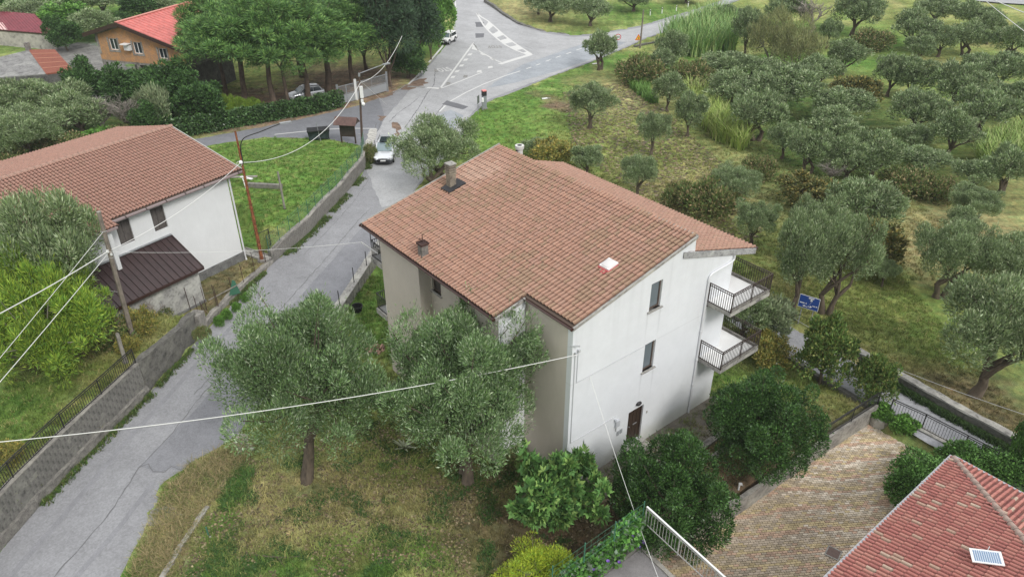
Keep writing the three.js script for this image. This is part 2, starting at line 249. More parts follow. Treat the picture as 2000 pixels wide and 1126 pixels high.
// flat sheet over a world polygon at height y
function sheet(P, y, noisy = 0, seed = 0) {
  let Q = P;
  if (noisy) { Q = []; for (let i = 0; i < P.length; i++) { const a = P[i], b = P[(i + 1) % P.length], L = Math.hypot(b[0] - a[0], b[1] - a[1]), n = Math.max(1, Math.ceil(L / 0.5)); for (let k = 0; k < n; k++) { const t = k / n, x = lerp(a[0], b[0], t), z = lerp(a[1], b[1], t); Q.push([x + noisy * (vnoise(x * 1.9, z * 1.9, 31 + seed) - 0.5) * 2, z + noisy * (vnoise(x * 1.9, z * 1.9, 57 + seed) - 0.5) * 2]); } } }
  const g = new THREE.ShapeGeometry(new THREE.Shape(Q.map((p) => new THREE.Vector2(p[0], -p[1])))); g.rotateX(-Math.PI / 2).translate(0, y, 0); return g;
}
function ribbon(P, w, y) { // flat stripe along a world polyline
  const pos = [], idx = []; P.forEach((p, i) => { const a = P[Math.max(0, i - 1)], b = P[Math.min(P.length - 1, i + 1)], dx = b[0] - a[0], dz = b[1] - a[1], L = Math.hypot(dx, dz), ww = Array.isArray(w) ? w[i] : w; pos.push(p[0] - dz / L * ww / 2, y, p[1] + dx / L * ww / 2, p[0] + dz / L * ww / 2, y, p[1] - dx / L * ww / 2); if (i) { const k = i * 2; idx.push(k - 2, k - 1, k, k, k - 1, k + 1); } });
  const g = new THREE.BufferGeometry(); g.setAttribute('position', new THREE.Float32BufferAttribute(pos, 3)); g.setIndex(idx); g.computeVertexNormals(); if (g.attributes.normal.array[1] < 0) { g.setIndex(idx.reverse()); g.computeVertexNormals(); } return g;
}
const dense = (P, step) => { const Q = []; for (let i = 0; i < P.length - 1; i++) { const a = P[i], b = P[i + 1], n = Math.max(1, Math.round(Math.hypot(b[0] - a[0], b[1] - a[1]) / step)); for (let k = 0; k < n; k++) Q.push([lerp(a[0], b[0], k / n), lerp(a[1], b[1], k / n)]); } Q.push(P[P.length - 1]); return Q; };
const paintG = (g, c) => { g = flat(g); const n = g.attributes.position.count, a = new Float32Array(n * 3); for (let i = 0; i < n; i++) a.set(c, i * 3); g.setAttribute('color', new THREE.BufferAttribute(a, 3)); return g; };

// ---------------------------------------------------------------- things and parts
const used = {};
function numbered(n) { used[n] = (used[n] ?? -1) + 1; return used[n] ? `${n}_${String(used[n]).padStart(3, '0')}` : n; }
function shade(o) { o.castShadow = o.receiveShadow = true; return o; }
function tag(o, label, category, group) { o.userData.label = label; o.userData.category = category; if (group) o.userData.group = group; return o; }
function thing(name, label, category, pos = V3(0, 0, 0), ry = 0, group) { const o = new THREE.Group(); o.name = numbered(name); o.position.copy(pos); o.rotation.y = ry; scene.add(o); return tag(o, label, category, group); }
function part(parent, name, geos, material, local = null) { // local: the geometry was made in world places and the thing stands at "local"
  const g = Array.isArray(geos) ? merge(geos) : flat(geos); if (local) g.translate(-local.x, -local.y, -local.z);
  const m = shade(new THREE.Mesh(g, material)); m.name = name; parent.add(m); return m;
}
function piece(parent, name, geo, material, p, ry = 0) { const m = shade(new THREE.Mesh(geo, material)); m.name = name; if (p) m.position.copy(p); m.rotation.y = ry; parent.add(m); return m; }
function struct(name, geos, material) { const m = part(scene, numbered(name), geos, material); m.userData.kind = 'structure'; return m; }
function copy(src, name, label, pos, ry = 0, s = null, group) { const c = src.clone(); c.name = numbered(name); scene.add(c); c.position.copy(pos); c.rotation.y = ry; if (s) c.scale.set(...s); c.userData = { ...src.userData, label }; if (group) c.userData.group = group; return c; }

// ---------------------------------------------------------------- ground
const GREEN = [0.062, 0.118, 0.024], LUSH = [0.075, 0.135, 0.028], DRY = [0.20, 0.172, 0.085], OLIVE = [0.122, 0.148, 0.044], STRAW = [0.28, 0.235, 0.125], SOIL = [0.105, 0.078, 0.05], DARKG = [0.05, 0.08, 0.024], GREY = [0.30, 0.295, 0.285], NEEDLE = [0.15, 0.105, 0.075];
const BLOBS = [ // px, py, radius in metres, colour, strength
  [600, 330, 9, LUSH, 0.9], [560, 420, 6, LUSH, 0.9], [500, 300, 7, LUSH, 0.85], [650, 300, 4, LUSH, 0.9], [620, 380, 5, GREEN, 0.8], [470, 370, 5, LUSH, 0.85],
  [735, 580, 4, LUSH, 0.95], [720, 640, 4, LUSH, 0.9], [745, 520, 4, LUSH, 0.9],
  [1000, 230, 8, LUSH, 0.75], [960, 270, 7, LUSH, 0.85], [1080, 190, 7, GREEN, 0.7], [930, 240, 4, LUSH, 0.9], [1150, 150, 6, GREEN, 0.5],
  [1180, 240, 8, OLIVE, 0.5], [1250, 200, 8, DRY, 0.5], [1330, 310, 8, DRY, 0.6], [1260, 330, 8, OLIVE, 0.6], [1400, 390, 6, STRAW, 0.4], [1480, 420, 7, DRY, 0.5], [1200, 290, 6, OLIVE, 0.6], [1290, 250, 6, OLIVE, 0.45], [1500, 480, 6, OLIVE, 0.7], [1200, 160, 5, DRY, 0.5],
  [1095, 205, 1.9, SOIL, 1], [1080, 195, 1.4, SOIL, 0.6], [1050, 185, 1.2, SOIL, 0.5],
  [1700, 640, 7, DRY, 0.75], [1720, 690, 5, DRY, 0.6], [1700, 575, 6, DRY, 0.7], [1760, 560, 7, OLIVE, 0.9], [1720, 640, 2.4, LUSH, 0.95], [1800, 720, 5, STRAW, 0.55], [1960, 790, 6, DRY, 0.6], [1620, 640, 3, OLIVE, 0.7], [1850, 410, 7, LUSH, 0.55], [1930, 420, 9, DRY, 0.6], [1800, 460, 6, STRAW, 0.45], [1980, 520, 6, STRAW, 0.6], [1770, 630, 5, OLIVE, 0.8], [1940, 700, 6, GREEN, 0.5], [1900, 790, 3, SOIL, 0.75],
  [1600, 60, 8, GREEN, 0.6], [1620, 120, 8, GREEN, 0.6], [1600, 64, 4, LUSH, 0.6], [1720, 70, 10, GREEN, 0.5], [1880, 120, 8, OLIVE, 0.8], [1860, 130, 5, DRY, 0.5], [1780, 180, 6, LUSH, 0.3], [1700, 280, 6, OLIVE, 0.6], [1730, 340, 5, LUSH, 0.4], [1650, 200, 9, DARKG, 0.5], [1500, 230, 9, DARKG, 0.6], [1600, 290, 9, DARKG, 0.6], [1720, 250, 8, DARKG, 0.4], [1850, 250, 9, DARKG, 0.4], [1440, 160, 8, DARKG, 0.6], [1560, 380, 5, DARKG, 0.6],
  [1100, 30, 9, DRY, 0.55], [1020, 15, 9, DRY, 0.7], [1150, 40, 8, OLIVE, 0.6], [1230, 25, 9, GREEN, 0.7], [1300, 20, 8, GREEN, 0.6],
  [600, 1000, 3.2, DRY, 0.8], [720, 960, 3.2, DRY, 0.85], [850, 960, 2.6, DRY, 0.75], [560, 920, 2.2, STRAW, 0.4], [520, 985, 1.8, DRY, 0.7], [700, 1010, 2.2, STRAW, 0.35], [940, 950, 2.2, SOIL, 0.55], [870, 860, 2.6, OLIVE, 0.8], [760, 880, 2.4, OLIVE, 0.6], [780, 1050, 2.2, LUSH, 0.7], [850, 1090, 1.8, LUSH, 0.6], [920, 1020, 1.6, OLIVE, 0.8], [700, 1110, 1.8, GREEN, 0.75], [560, 1090, 2.2, GREEN, 0.7], [640, 1070, 1.6, OLIVE, 0.8], [470, 1020, 1.2, GREEN, 0.7], [880, 980, 1.5, SOIL, 0.5], [597, 960, 1.0, DARKG, 0.5], [640, 1040, 1.5, DRY, 0.6], [760, 1000, 1.8, DRY, 0.6], [820, 1040, 1.2, DRY, 0.5], [560, 1040, 1.2, DRY, 0.5],
  [470, 950, 1.0, LUSH, 0.9], [455, 990, 0.7, LUSH, 0.7], [380, 930, 1.1, GREEN, 0.75], [350, 955, 0.8, LUSH, 0.55], [430, 890, 1.3, STRAW, 0.8], [330, 1040, 1.6, STRAW, 0.8], [300, 1090, 1.4, STRAW, 0.7], [270, 1110, 1, GREEN, 0.6], [400, 970, 0.9, STRAW, 0.5], [360, 985, 1.0, STRAW, 0.7],
  [1000, 1060, 2.2, SOIL, 0.75], [1130, 1010, 2.4, SOIL, 0.9], [1090, 960, 2, SOIL, 0.6], [1180, 1000, 2.4, SOIL, 0.9], [1310, 1040, 4, SOIL, 0.9], [1480, 900, 4, SOIL, 0.9], [1420, 950, 3, SOIL, 0.9], [1600, 800, 3, SOIL, 0.65], [1640, 790, 2, DRY, 0.5], [1570, 760, 2.5, OLIVE, 0.8], [1480, 730, 3, LUSH, 0.7], [1440, 750, 2, LUSH, 0.6], [1500, 720, 2, SOIL, 0.4],
  [60, 800, 3, GREEN, 0.7], [120, 760, 2.4, LUSH, 0.4], [30, 740, 2.5, DRY, 0.5], [150, 720, 2.5, SOIL, 0.7], [100, 705, 3, SOIL, 0.6], [40, 870, 2, GREEN, 0.8], [330, 650, 2.2, OLIVE, 0.8], [300, 690, 1.6, STRAW, 0.35], [440, 560, 2.5, SOIL, 0.8], [400, 600, 1.5, SOIL, 0.7], [490, 520, 1.5, SOIL, 0.55],
  [690, 160, 8, NEEDLE, 0.95], [600, 200, 8, NEEDLE, 0.95], [520, 210, 7, NEEDLE, 0.9], [460, 230, 6, NEEDLE, 0.8], [745, 190, 3, NEEDLE, 0.7],
  [260, 30, 10, LUSH, 0.9], [235, 75, 9, LUSH, 0.8], [330, 20, 12, LUSH, 0.8], [110, 85, 8, GREEN, 0.7], [210, 80, 5, DARKG, 0.4], [20, 20, 12, GREEN, 0.7],
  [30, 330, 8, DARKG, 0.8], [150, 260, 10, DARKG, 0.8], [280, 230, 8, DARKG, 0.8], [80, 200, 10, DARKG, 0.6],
].map(([x, y, r, c, s]) => { const p = at(x, y, 0); return [p.x, p.z, r, c, s]; });
function groundColour(x, z) {
  const n1 = fbm(x * 0.09, z * 0.09, 4, 40), n2 = fbm(x * 0.45, z * 0.45, 3, 47), n3 = vnoise(x * 1.4, z * 1.4, 52);
  let c = mix3(OLIVE, GREEN, sstep(0.4, 0.62, n1)); c = mix3(c, DRY, sstep(0.52, 0.68, n2) * 0.45);
  const wx = x + 2.2 * (vnoise(x * 0.5, z * 0.5, 61) - 0.5), wz = z + 2.2 * (vnoise(x * 0.5, z * 0.5, 62) - 0.5);
  for (const b of BLOBS) { const r = b[2] * 1.5; const dx = wx - b[0], dz = wz - b[1]; if (Math.abs(dx) > r || Math.abs(dz) > r) continue; const d = Math.hypot(dx, dz) / b[2]; if (d < 1.5) c = mix3(c, b[3], b[4] * (1 - sstep(0.45, 1.5, d + 0.7 * (n2 - 0.5) + 0.5 * (n3 - 0.5)))); }
  const n4 = hash2(Math.round(x * 2.63), Math.round(z * 2.63), 5), k = (0.62 + 0.76 * n2 * (0.6 + 0.8 * n3)) * (0.82 + 0.36 * n4); const dryFleck = sstep(0.6, 0.8, vnoise(x * 2.6, z * 2.6, 66)) * 0.3;
  return mix3([c[0] * k, c[1] * k, c[2] * k], DRY, dryFleck * 0.5);
}
{
  const line = (a, b, s) => { const o = []; for (let v = a; v < b - 1e-6; v += s) o.push(v); return o; };
  const xs = [-900, -600, -400, -300, -220, ...line(-165, -34, 2.2), ...line(-34, 34, 0.38), ...line(34, 165, 2.2), 220, 300, 400, 600, 900];
  const zs = [-1500, -1000, -700, -500, -400, -340, ...line(-300, -95, 2.2), ...line(-95, -14, 0.38), ...line(-14, 12, 2), 60, 150];
  const nx = xs.length, nz = zs.length, pos = new Float32Array(nx * nz * 3), col = new Float32Array(nx * nz * 3), uv = new Float32Array(nx * nz * 2), idx = [];
  for (let j = 0; j < nz; j++) for (let i = 0; i < nx; i++) { const k = j * nx + i, x = xs[i], z = zs[j]; pos.set([x, hT(x, z), z], k * 3); uv.set([x, z], k * 2); const c = groundColour(x, z); col.set(sdQ(PARKING, x, z) > 0.3 ? [0.17, 0.17, 0.17] : c, k * 3); if (i < nx - 1 && j < nz - 1) idx.push(k, k + nx, k + 1, k + 1, k + nx, k + nx + 1); }
  const g = new THREE.BufferGeometry(); g.setAttribute('position', new THREE.BufferAttribute(pos, 3)); g.setAttribute('color', new THREE.BufferAttribute(col, 3)); g.setAttribute('uv', new THREE.BufferAttribute(uv, 2)); g.setIndex(idx); g.computeVertexNormals();
  const m = shade(new THREE.Mesh(g, M.ground)); m.name = 'ground'; m.userData.kind = 'structure'; scene.add(m);
}
// ---------------------------------------------------------------- roads
struct('road', sheet(ROAD.P, 0, 0.05), M.asphalt);
struct('road_resurfaced', [sheet(W([[716, 330], [712, 296], [735, 262], [752, 230], [800, 176], [862, 100], [886, 62], [890, 30], [884, 0], [875, -30], [930, -30], [947, 3], [986, 33], [1012, 49], [1060, 64], [1118, 72], [1158, 70], [1252, 53], [1350, 25], [1415, 0], [1480, -30], [1540, -30], [1420, 5], [1345, 45], [1255, 76], [1220, 92], [1150, 120], [1092, 142], [1000, 176], [940, 199], [912, 232], [898, 268], [830, 342], [790, 395], [745, 405]]), 0.005, 0.12, 3)], M.asphaltLight);
struct('road_patch', [
  sheet(W([[470, 845], [425, 878], [372, 904], [352, 917], [331, 913], [318, 920], [298, 924], [288, 914], [272, 911], [320, 862], [372, 808], [440, 735], [520, 650], [580, 585], [655, 500], [720, 430], [735, 440], [716, 505], [650, 600], [560, 725]]), 0.006, 0.07, 5),
], M.asphaltDark).material = mat('asphalt_mid', [0.33, 0.332, 0.35], 0.95, { map: rep(T.asphalt, 1 / 6), bumpMap: rep(T.asphaltB, 1 / 2), bumpScale: 0.007 });
struct('road_patch', [sheet(W([[873, 196], [915, 208], [904, 214], [863, 203]]), 0.011, 0.05, 6), sheet(W([[928, 65], [945, 65], [945, 73], [929, 74]]), 0.011, 0.05, 7), sheet(W([[928, 43], [945, 43], [946, 52], [930, 53]]), 0.011, 0.05, 8), sheet(W([[1330, 36], [1350, 30], [1356, 34], [1336, 41]]), 0.011, 0.05, 8)], M.asphaltDark);
struct('road_patch', [sheet(W([[1020, 126], [1160, 78], [1225, 82], [1150, 117], [1085, 140], [990, 165], [950, 172]]), 0.010, 0.15, 9), sheet(W([[840, 230], [880, 214], [905, 225], [880, 262], [845, 290], [815, 300]]), 0.010, 0.1, 10)], mat('asphalt_blue', [0.47, 0.50, 0.53], 0.95, { map: rep(T.asphalt, 1 / 7), bumpMap: rep(T.asphaltB, 1 / 2), bumpScale: 0.005 }));
struct('side_road', sheet(W([[706, 284], [640, 271], [520, 268], [410, 284], [330, 312], [290, 306], [380, 271], [520, 246], [600, 229], [660, 215], [705, 203], [740, 192], [752, 230], [735, 262], [714, 290]]), 0.004, 0.05, 4), mat('asphalt_side', [0.29, 0.295, 0.315], 0.95, { map: rep(T.asphalt, 1 / 7), bumpMap: rep(T.asphaltB, 1 / 2), bumpScale: 0.006 }));
struct('lower_road', sheet(LOWROAD.P, -0.3, 0.06, 2), mat('asphalt_low', [0.48, 0.48, 0.50], 0.95, { map: rep(T.asphalt, 1 / 8), bumpMap: rep(T.asphaltB, 1 / 2), bumpScale: 0.006 }));
struct('upper_road', sheet(W([[1840, -30], [1890, 2], [1960, 8], [2060, 14], [2200, 24], [2200, 6], [2060, -2], [1960, -6], [1900, -12], [1860, -34]]), 0.22, 0.1), M.asphaltLight);
struct('parking_yard', sheet(PARKING.P, 0.05, 0.4, 3), mat('gravel_grey', [0.32, 0.315, 0.305], 1, { map: rep(T.concrete, 0.25) }));
{ // cracks, seams and the worn strips
  const r = rngOf(5), cr = [];
  const crack = (px, w, y = 0.013) => { const P = dense(W(px), 0.35).map(([x, z]) => [x + 0.09 * (r() - 0.5), z + 0.09 * (r() - 0.5)]); cr.push(ribbon(P, P.map(() => w * (0.35 + r())), y)); };
  crack([[105, 1126], [150, 1075], [215, 1000], [272, 912], [330, 852], [395, 770], [470, 690], [560, 590], [640, 500], [700, 430], [725, 405]], 0.05);
  crack([[272, 912], [290, 905], [300, 920], [320, 922], [335, 911], [352, 918], [365, 910]], 0.05);
  crack([[380, 770], [430, 712], [452, 690]], 0.04);
  crack([[850, 135], [848, 165], [832, 185], [818, 210], [800, 235], [790, 250]], 0.10); crack([[818, 190], [800, 205], [775, 222], [760, 238]], 0.09); crack([[870, 200], [850, 225], [840, 240]], 0.08);
  crack([[735, 240], [728, 262], [733, 285], [722, 300]], 0.12); crack([[745, 232], [740, 250], [728, 270]], 0.09); crack([[960, 60], [1000, 82], [1040, 95]], 0.06);
  crack([[880, 262], [865, 268], [872, 258]], 0.06); crack([[898, 228], [880, 232], [876, 244], [890, 246]], 0.05); crack([[890, 252], [872, 256]], 0.05);
  crack([[420, 1126], [300, 1010]], 0.02); crack([[590, 500], [640, 450], [690, 395], [720, 350]], 0.03);
  struct('road_crack', cr, M.crack);
  const seam = []; const sm = (px, w) => seam.push(ribbon(dense(W(px), 0.6).map(([x, z]) => [x + 0.06 * (r() - 0.5), z + 0.06 * (r() - 0.5)]), w, 0.009));
  sm([[20, 1126], [120, 1010], [230, 880], [330, 770], [430, 660], [530, 560]], 0.28); sm([[150, 1126], [240, 1020], [300, 940]], 0.25);
  struct('road_wear', seam, mat('asphalt_wear', [0.37,0.37,0.385], 0.95, { map: rep(T.asphalt, 1 / 3) }));
}
struct('pine_litter', [[[[778, 172], [800, 160], [830, 152], [836, 163], [818, 168], [800, 176]], 21], [[[790, 150], [800, 143], [815, 150], [800, 160]], 22], [[[690, 196], [740, 184], [770, 178], [762, 186], [720, 197], [694, 204]], 23], [[[742, 224], [752, 226], [750, 236], [738, 234]], 24], [[[770, 236], [780, 238], [782, 262], [772, 268], [768, 250]], 25]].map(([P, s]) => sheet(W(P), 0.008, 0.35, s)), mat('needle_litter', [0.34, 0.235, 0.175], 1, { map: rep(T.concrete, 0.4) }));
{ // painted markings
  const Y = 0.016, mk = [], worn = [];
  const ln = (px, w, o = mk) => o.push(ribbon(dense(W(px), 1.2), w, Y));
  ln([[797, 165], [814.4, 148.7], [862.4, 92.8], [879.5, 66.2], [886.6, 48.9], [889.7, 40]], 0.28); ln([[890, 37], [890.5, 30]], 0.25); ln([[890.6, 27], [890, 12], [887, -10]], 0.25);
  ln([[774, 179], [785, 171], [796, 163]], 0.16, worn);
  ln([[796, 168.5], [830, 170.5]], 0.5, worn); ln([[834, 171], [860, 172.8]], 0.55);
  ln([[924.7, 84], [859.2, 173.5]], 0.26); ln([[925, 85], [936, 100], [953.5, 109.6], [969.5, 118.4], [982, 122.4]], 0.26); ln([[859.2, 173.5], [900, 158], [942, 141]], 0.22);
  ln([[976, 125], [1005, 116], [1038, 106]], 0.75);
  mk.push(sheet(W([[924.7, 82], [921, 96], [930, 98], [937, 100]]), Y));
  for (const [x, y] of [[917.5, 106.4], [909.5, 116.8], [901.5, 128], [892.7, 139.1], [884.7, 150.3]]) mk.push(sheet(W([[x - 5.5, y + 2.4], [x - 2.5, y - 1.6], [x + 5.5, y - 2.4], [x + 2, y + 1.8]]), Y));
  for (const [x, y] of [[875.5, 162.6], [909, 148.8]]) worn.push(sheet(W([[x - 5, y + 3], [x - 3, y - 2.5], [x + 5, y - 2], [x + 3, y + 2.4]]), Y));
  for (const [x, y] of [[936, 139.3], [957.6, 131.2]]) mk.push(sheet(W([[x - 5, y + 2.6], [x - 4, y - 1.4], [x + 4, y - 2.6], [x + 5, y + 1]]), Y));
  for (const [x, y] of [[942.6, 105.8], [961.5, 115.4]]) mk.push(sheet(W([[x - 6, y - 2.6], [x + 1, y - 1.6], [x + 7, y + 2.6], [x - 1, y + 1.6]]), Y));
  const outer = [[930.7, 25], [940, 33], [952, 40], [965, 51], [977, 62], [991, 73.5], [1005, 84], [1021, 95], [1038, 105.5]], inner = [[930.7, 25], [937, 37], [945, 50], [954, 60], [963, 68.5], [975, 78.5], [988, 88], [1006, 97.5], [1027, 105.5]];
  ln(outer, 0.3); ln(inner, 0.3); const on = (L, t) => { const k = Math.min(L.length - 2, Math.floor(t * (L.length - 1))), f = t * (L.length - 1) - k; return [lerp(L[k][0], L[k + 1][0], f), lerp(L[k][1], L[k + 1][1], f)]; };
  for (const t of [0.32, 0.52, 0.68, 0.84]) mk.push(sheet(W([on(inner, t - 0.045), on(outer, t - 0.045), on(outer, t + 0.045), on(inner, t + 0.045)]), Y + 0.001));
  mk.push(sheet(W([[1020, 103], [1030, 100.5], [1039, 106], [1027, 107]]), Y + 0.001));
  ln([[879, 198], [910, 180.5], [945, 164], [985, 148.5], [1016, 138.6]], 0.2);
  for (const [a, b] of [[[1028, 134.3], [1038, 131]], [[1047, 127.5], [1055, 124.6]], [[1066, 119.8], [1075, 116.6]], [[1086, 112.3], [1095, 109]], [[1106, 105.2], [1116, 101.8]], [[1126, 97.8], [1136, 94.6]], [[870, 206], [858, 218]], [[854, 224.5], [849, 230.5]], [[1182, 79], [1200, 73.5]], [[1300, 44], [1312, 40]], [[1335, 32], [1345, 28]]]) ln([a, b], 0.2);
  struct('worn_stripe', sheet(W([[721.5, 251.5], [737, 251.5], [736, 262], [729, 280], [722, 297], [709, 296], [715, 275]]), Y, 0.12, 4), mat('stripe_worn', [0.78, 0.77, 0.74], 0.9, { map: rep(T.concrete, 0.9) }));
  ln([[536, 262.6], [580, 258], [640, 252.4], [690, 250.6], [735, 251]], 0.17); ln([[700, 261], [718, 262]], 0.2, worn);
  const lw = []; lw.push(ribbon(dense(W([[1735, 740], [1800, 778], [1860, 812], [1930, 849], [2000, 884], [2080, 925]], -0.3), 1), 0.1, -0.288)); struct('road_edge_line', lw, mat('paint_faded', [0.5, 0.49, 0.42], 0.9, { map: rep(T.concrete, 0.5) }));
  // the lettering on the road, read by drivers coming towards us
  const font = await new FontLoader().loadAsync('fonts/droid/droid_sans_bold.typeface.json');
  const word = (s, px0, px1, hgt, o) => { const A = at(...px0), B = at(...px1), r = B.clone().sub(A), L = r.length(); r.normalize(); const g = new THREE.ShapeGeometry(font.generateShapes(s, 1), 3); g.computeBoundingBox(); const bb = g.boundingBox, w = bb.max.x - bb.min.x; g.translate(-bb.min.x, -bb.min.y, 0).scale(L / w, hgt, 1); const up = V3(-r.z, 0, r.x); if (up.z < 0) up.negate(); const m = new THREE.Matrix4().makeBasis(r, up, r.clone().cross(up)).setPosition(A.x, Y, A.z); g.applyMatrix4(m); o.push(g); };
  word('STO', [874.5, 131], [850.5, 134], 1.75, mk); word('P', [849, 134.2], [842.5, 135], 1.6, worn); word('STOP', [978, 88], [951, 89], 1.6, worn);
  struct('road_markings', mk, M.paintRoad); struct('road_markings', worn, M.paintWorn);
}
// ---------------------------------------------------------------- roof tiles
function tileGeo(w, len, colour, seed, rib = 0.082) {
  const r = rngOf(seed), j = () => (r() - 0.5) * 0.006, prof = [[0, 0.004], [0.08 * w, 0.035], [0.24 * w, rib], [0.46 * w, rib], [0.62 * w, 0.035], [0.70 * w, 0.004], [w, 0.004]], shadeOf = [0.66, 0.98, 1.12, 1.02, 0.68, 0.46];  // rib shading plus dirt put into the colour: pale crowns, dark pans and lips
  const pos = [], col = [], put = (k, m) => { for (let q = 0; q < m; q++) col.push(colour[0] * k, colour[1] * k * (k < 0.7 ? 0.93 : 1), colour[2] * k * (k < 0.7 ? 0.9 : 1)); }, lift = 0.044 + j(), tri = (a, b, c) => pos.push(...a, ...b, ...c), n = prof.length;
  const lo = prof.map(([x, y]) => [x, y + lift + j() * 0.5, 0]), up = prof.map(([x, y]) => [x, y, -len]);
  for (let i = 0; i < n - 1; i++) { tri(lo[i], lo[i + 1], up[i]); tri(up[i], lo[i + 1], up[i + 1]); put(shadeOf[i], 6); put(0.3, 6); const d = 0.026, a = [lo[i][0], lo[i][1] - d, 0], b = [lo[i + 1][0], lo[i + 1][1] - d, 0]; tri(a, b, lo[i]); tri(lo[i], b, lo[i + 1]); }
  const g = new THREE.BufferGeometry(); g.setAttribute('position', new THREE.Float32BufferAttribute(pos, 3)); g.computeVertexNormals(); g.setAttribute('color', new THREE.Float32BufferAttribute(col, 3)); return flat(g);
}
const TW = 0.2167;
function tileField(parent, { origin, X, S, nx, ny, w = TW, step = 0.38, skip, tint, variants, single = 300, world }) {
  const Z = S.clone().negate(), Y = Z.clone().cross(X), spots = [], m4 = new THREE.Matrix4().makeBasis(X, Y, Z), r = rngOf(nx * 31 + ny), wp = V3(0, 0, 0);
  for (let j = 0; j < ny; j++) for (let i = 0; i < nx; i++) {
    if (skip && skip(i * w, j * step)) continue;
    const p = origin.clone().addScaledVector(X, i * w + (r() - 0.5) * 0.006).addScaledVector(S, j * step + (r() - 0.5) * 0.012 - (r() < 0.012 ? 0.05 * r() : 0)).addScaledVector(Y, (r() - 0.5) * 0.008 + 0.018 * (vnoise(i * 0.12, j * 0.16, 29) - 0.5));
    const q = new THREE.Matrix4().makeRotationY((r() - 0.5) * 0.03).premultiply(m4).setPosition(p);
    wp.copy(p).applyMatrix4(world); const o = rowOf(wp.x, wp.y, wp.z), seen = o.x > 5 && o.x < 1995 && o.y > 5 && o.y < 1121; spots.push([q, seen ? o.depth : 1e6 + o.depth, tint ? tint(i * w, j * step, r) : Math.floor(r() * variants.length)]);
  }
  spots.sort((a, b) => a[1] - b[1]);
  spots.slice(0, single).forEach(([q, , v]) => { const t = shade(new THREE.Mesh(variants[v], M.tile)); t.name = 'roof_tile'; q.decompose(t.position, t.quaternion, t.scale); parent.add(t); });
  const rest = spots.slice(single); if (!rest.length) return;
  const n0 = variants[0].attributes.position.count, P = new Float32Array(rest.length * n0 * 3), N = new Float32Array(P.length), C = new Float32Array(P.length), U = new Float32Array(rest.length * n0 * 2), v = V3(0, 0, 0), nm = new THREE.Matrix3();
  rest.forEach(([q, , k], s) => { const g = variants[k], p = g.attributes.position.array, n = g.attributes.normal.array, u = g.attributes.uv.array, du = s * 0.173, o = s * n0 * 3; nm.setFromMatrix4(q); for (let i = 0; i < n0; i++) { v.fromArray(p, i * 3).applyMatrix4(q).toArray(P, o + i * 3); v.fromArray(n, i * 3).applyMatrix3(nm).toArray(N, o + i * 3); } C.set(g.attributes.color.array, o); for (let i = 0; i < n0; i++) { U[s * n0 * 2 + i * 2] = u[i * 2] + du; U[s * n0 * 2 + i * 2 + 1] = u[i * 2 + 1] + du * 0.7; } });
  const g = new THREE.BufferGeometry(); g.setAttribute('position', new THREE.BufferAttribute(P, 3)); g.setAttribute('normal', new THREE.BufferAttribute(N, 3)); g.setAttribute('color', new THREE.BufferAttribute(C, 3)); g.setAttribute('uv', new THREE.BufferAttribute(U, 2)); g.userData.done = true;
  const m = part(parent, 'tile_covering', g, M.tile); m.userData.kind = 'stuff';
}
const TERRA = [[0.471, 0.274, 0.199], [0.45, 0.258, 0.188], [0.493, 0.29, 0.21], [0.434, 0.251, 0.179], [0.477, 0.274, 0.194], [0.46, 0.274, 0.204], [0.557, 0.367, 0.28], [0.541, 0.348, 0.261], [0.406, 0.258, 0.174], [0.501, 0.306, 0.228]];
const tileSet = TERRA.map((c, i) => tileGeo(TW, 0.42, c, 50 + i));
const pick6 = (r) => { const k = r(); return k < 0.93 ? Math.floor(k / 0.93 * 6) : 8; };
// a window: frame, glass and sill in the hole of a wall; x across, y up, +z outwards, origin at the sill's middle
function windowIn(parent, w, h, place, { frame = M.woodFrame, glass = M.glassGrey, sill = true, bars = 0, depth = 0.13, label } = {}) {
  const f = 0.07, geos = [bx(w, f, 0.07, 0, f / 2, -depth), bx(w, f, 0.07, 0, h - f / 2, -depth), bx(f, h - 2 * f, 0.07, -w / 2 + f / 2, h / 2, -depth), bx(f, h - 2 * f, 0.07, w / 2 - f / 2, h / 2, -depth)];
  for (let i = 1; i <= bars; i++) geos.push(bx(f, h - 2 * f, 0.07, -w / 2 + w * i / (bars + 1), h / 2, -depth));
  const fr = part(parent, 'window', geos.map((g) => g.applyMatrix4(place)), frame); if (label) fr.userData.label = label;
  part(fr, 'pane', bx(w - f, h - f, 0.02, 0, h / 2, -depth - 0.02).applyMatrix4(place), glass);
  if (sill) part(fr, 'sill', bx(w + 0.2, 0.05, 0.22, 0, -0.025, 0.0).applyMatrix4(place), M.concreteLight);
  return fr;
}
const placed = (x, y, z, ry) => new THREE.Matrix4().makeRotationY(ry).setPosition(x, y, z);
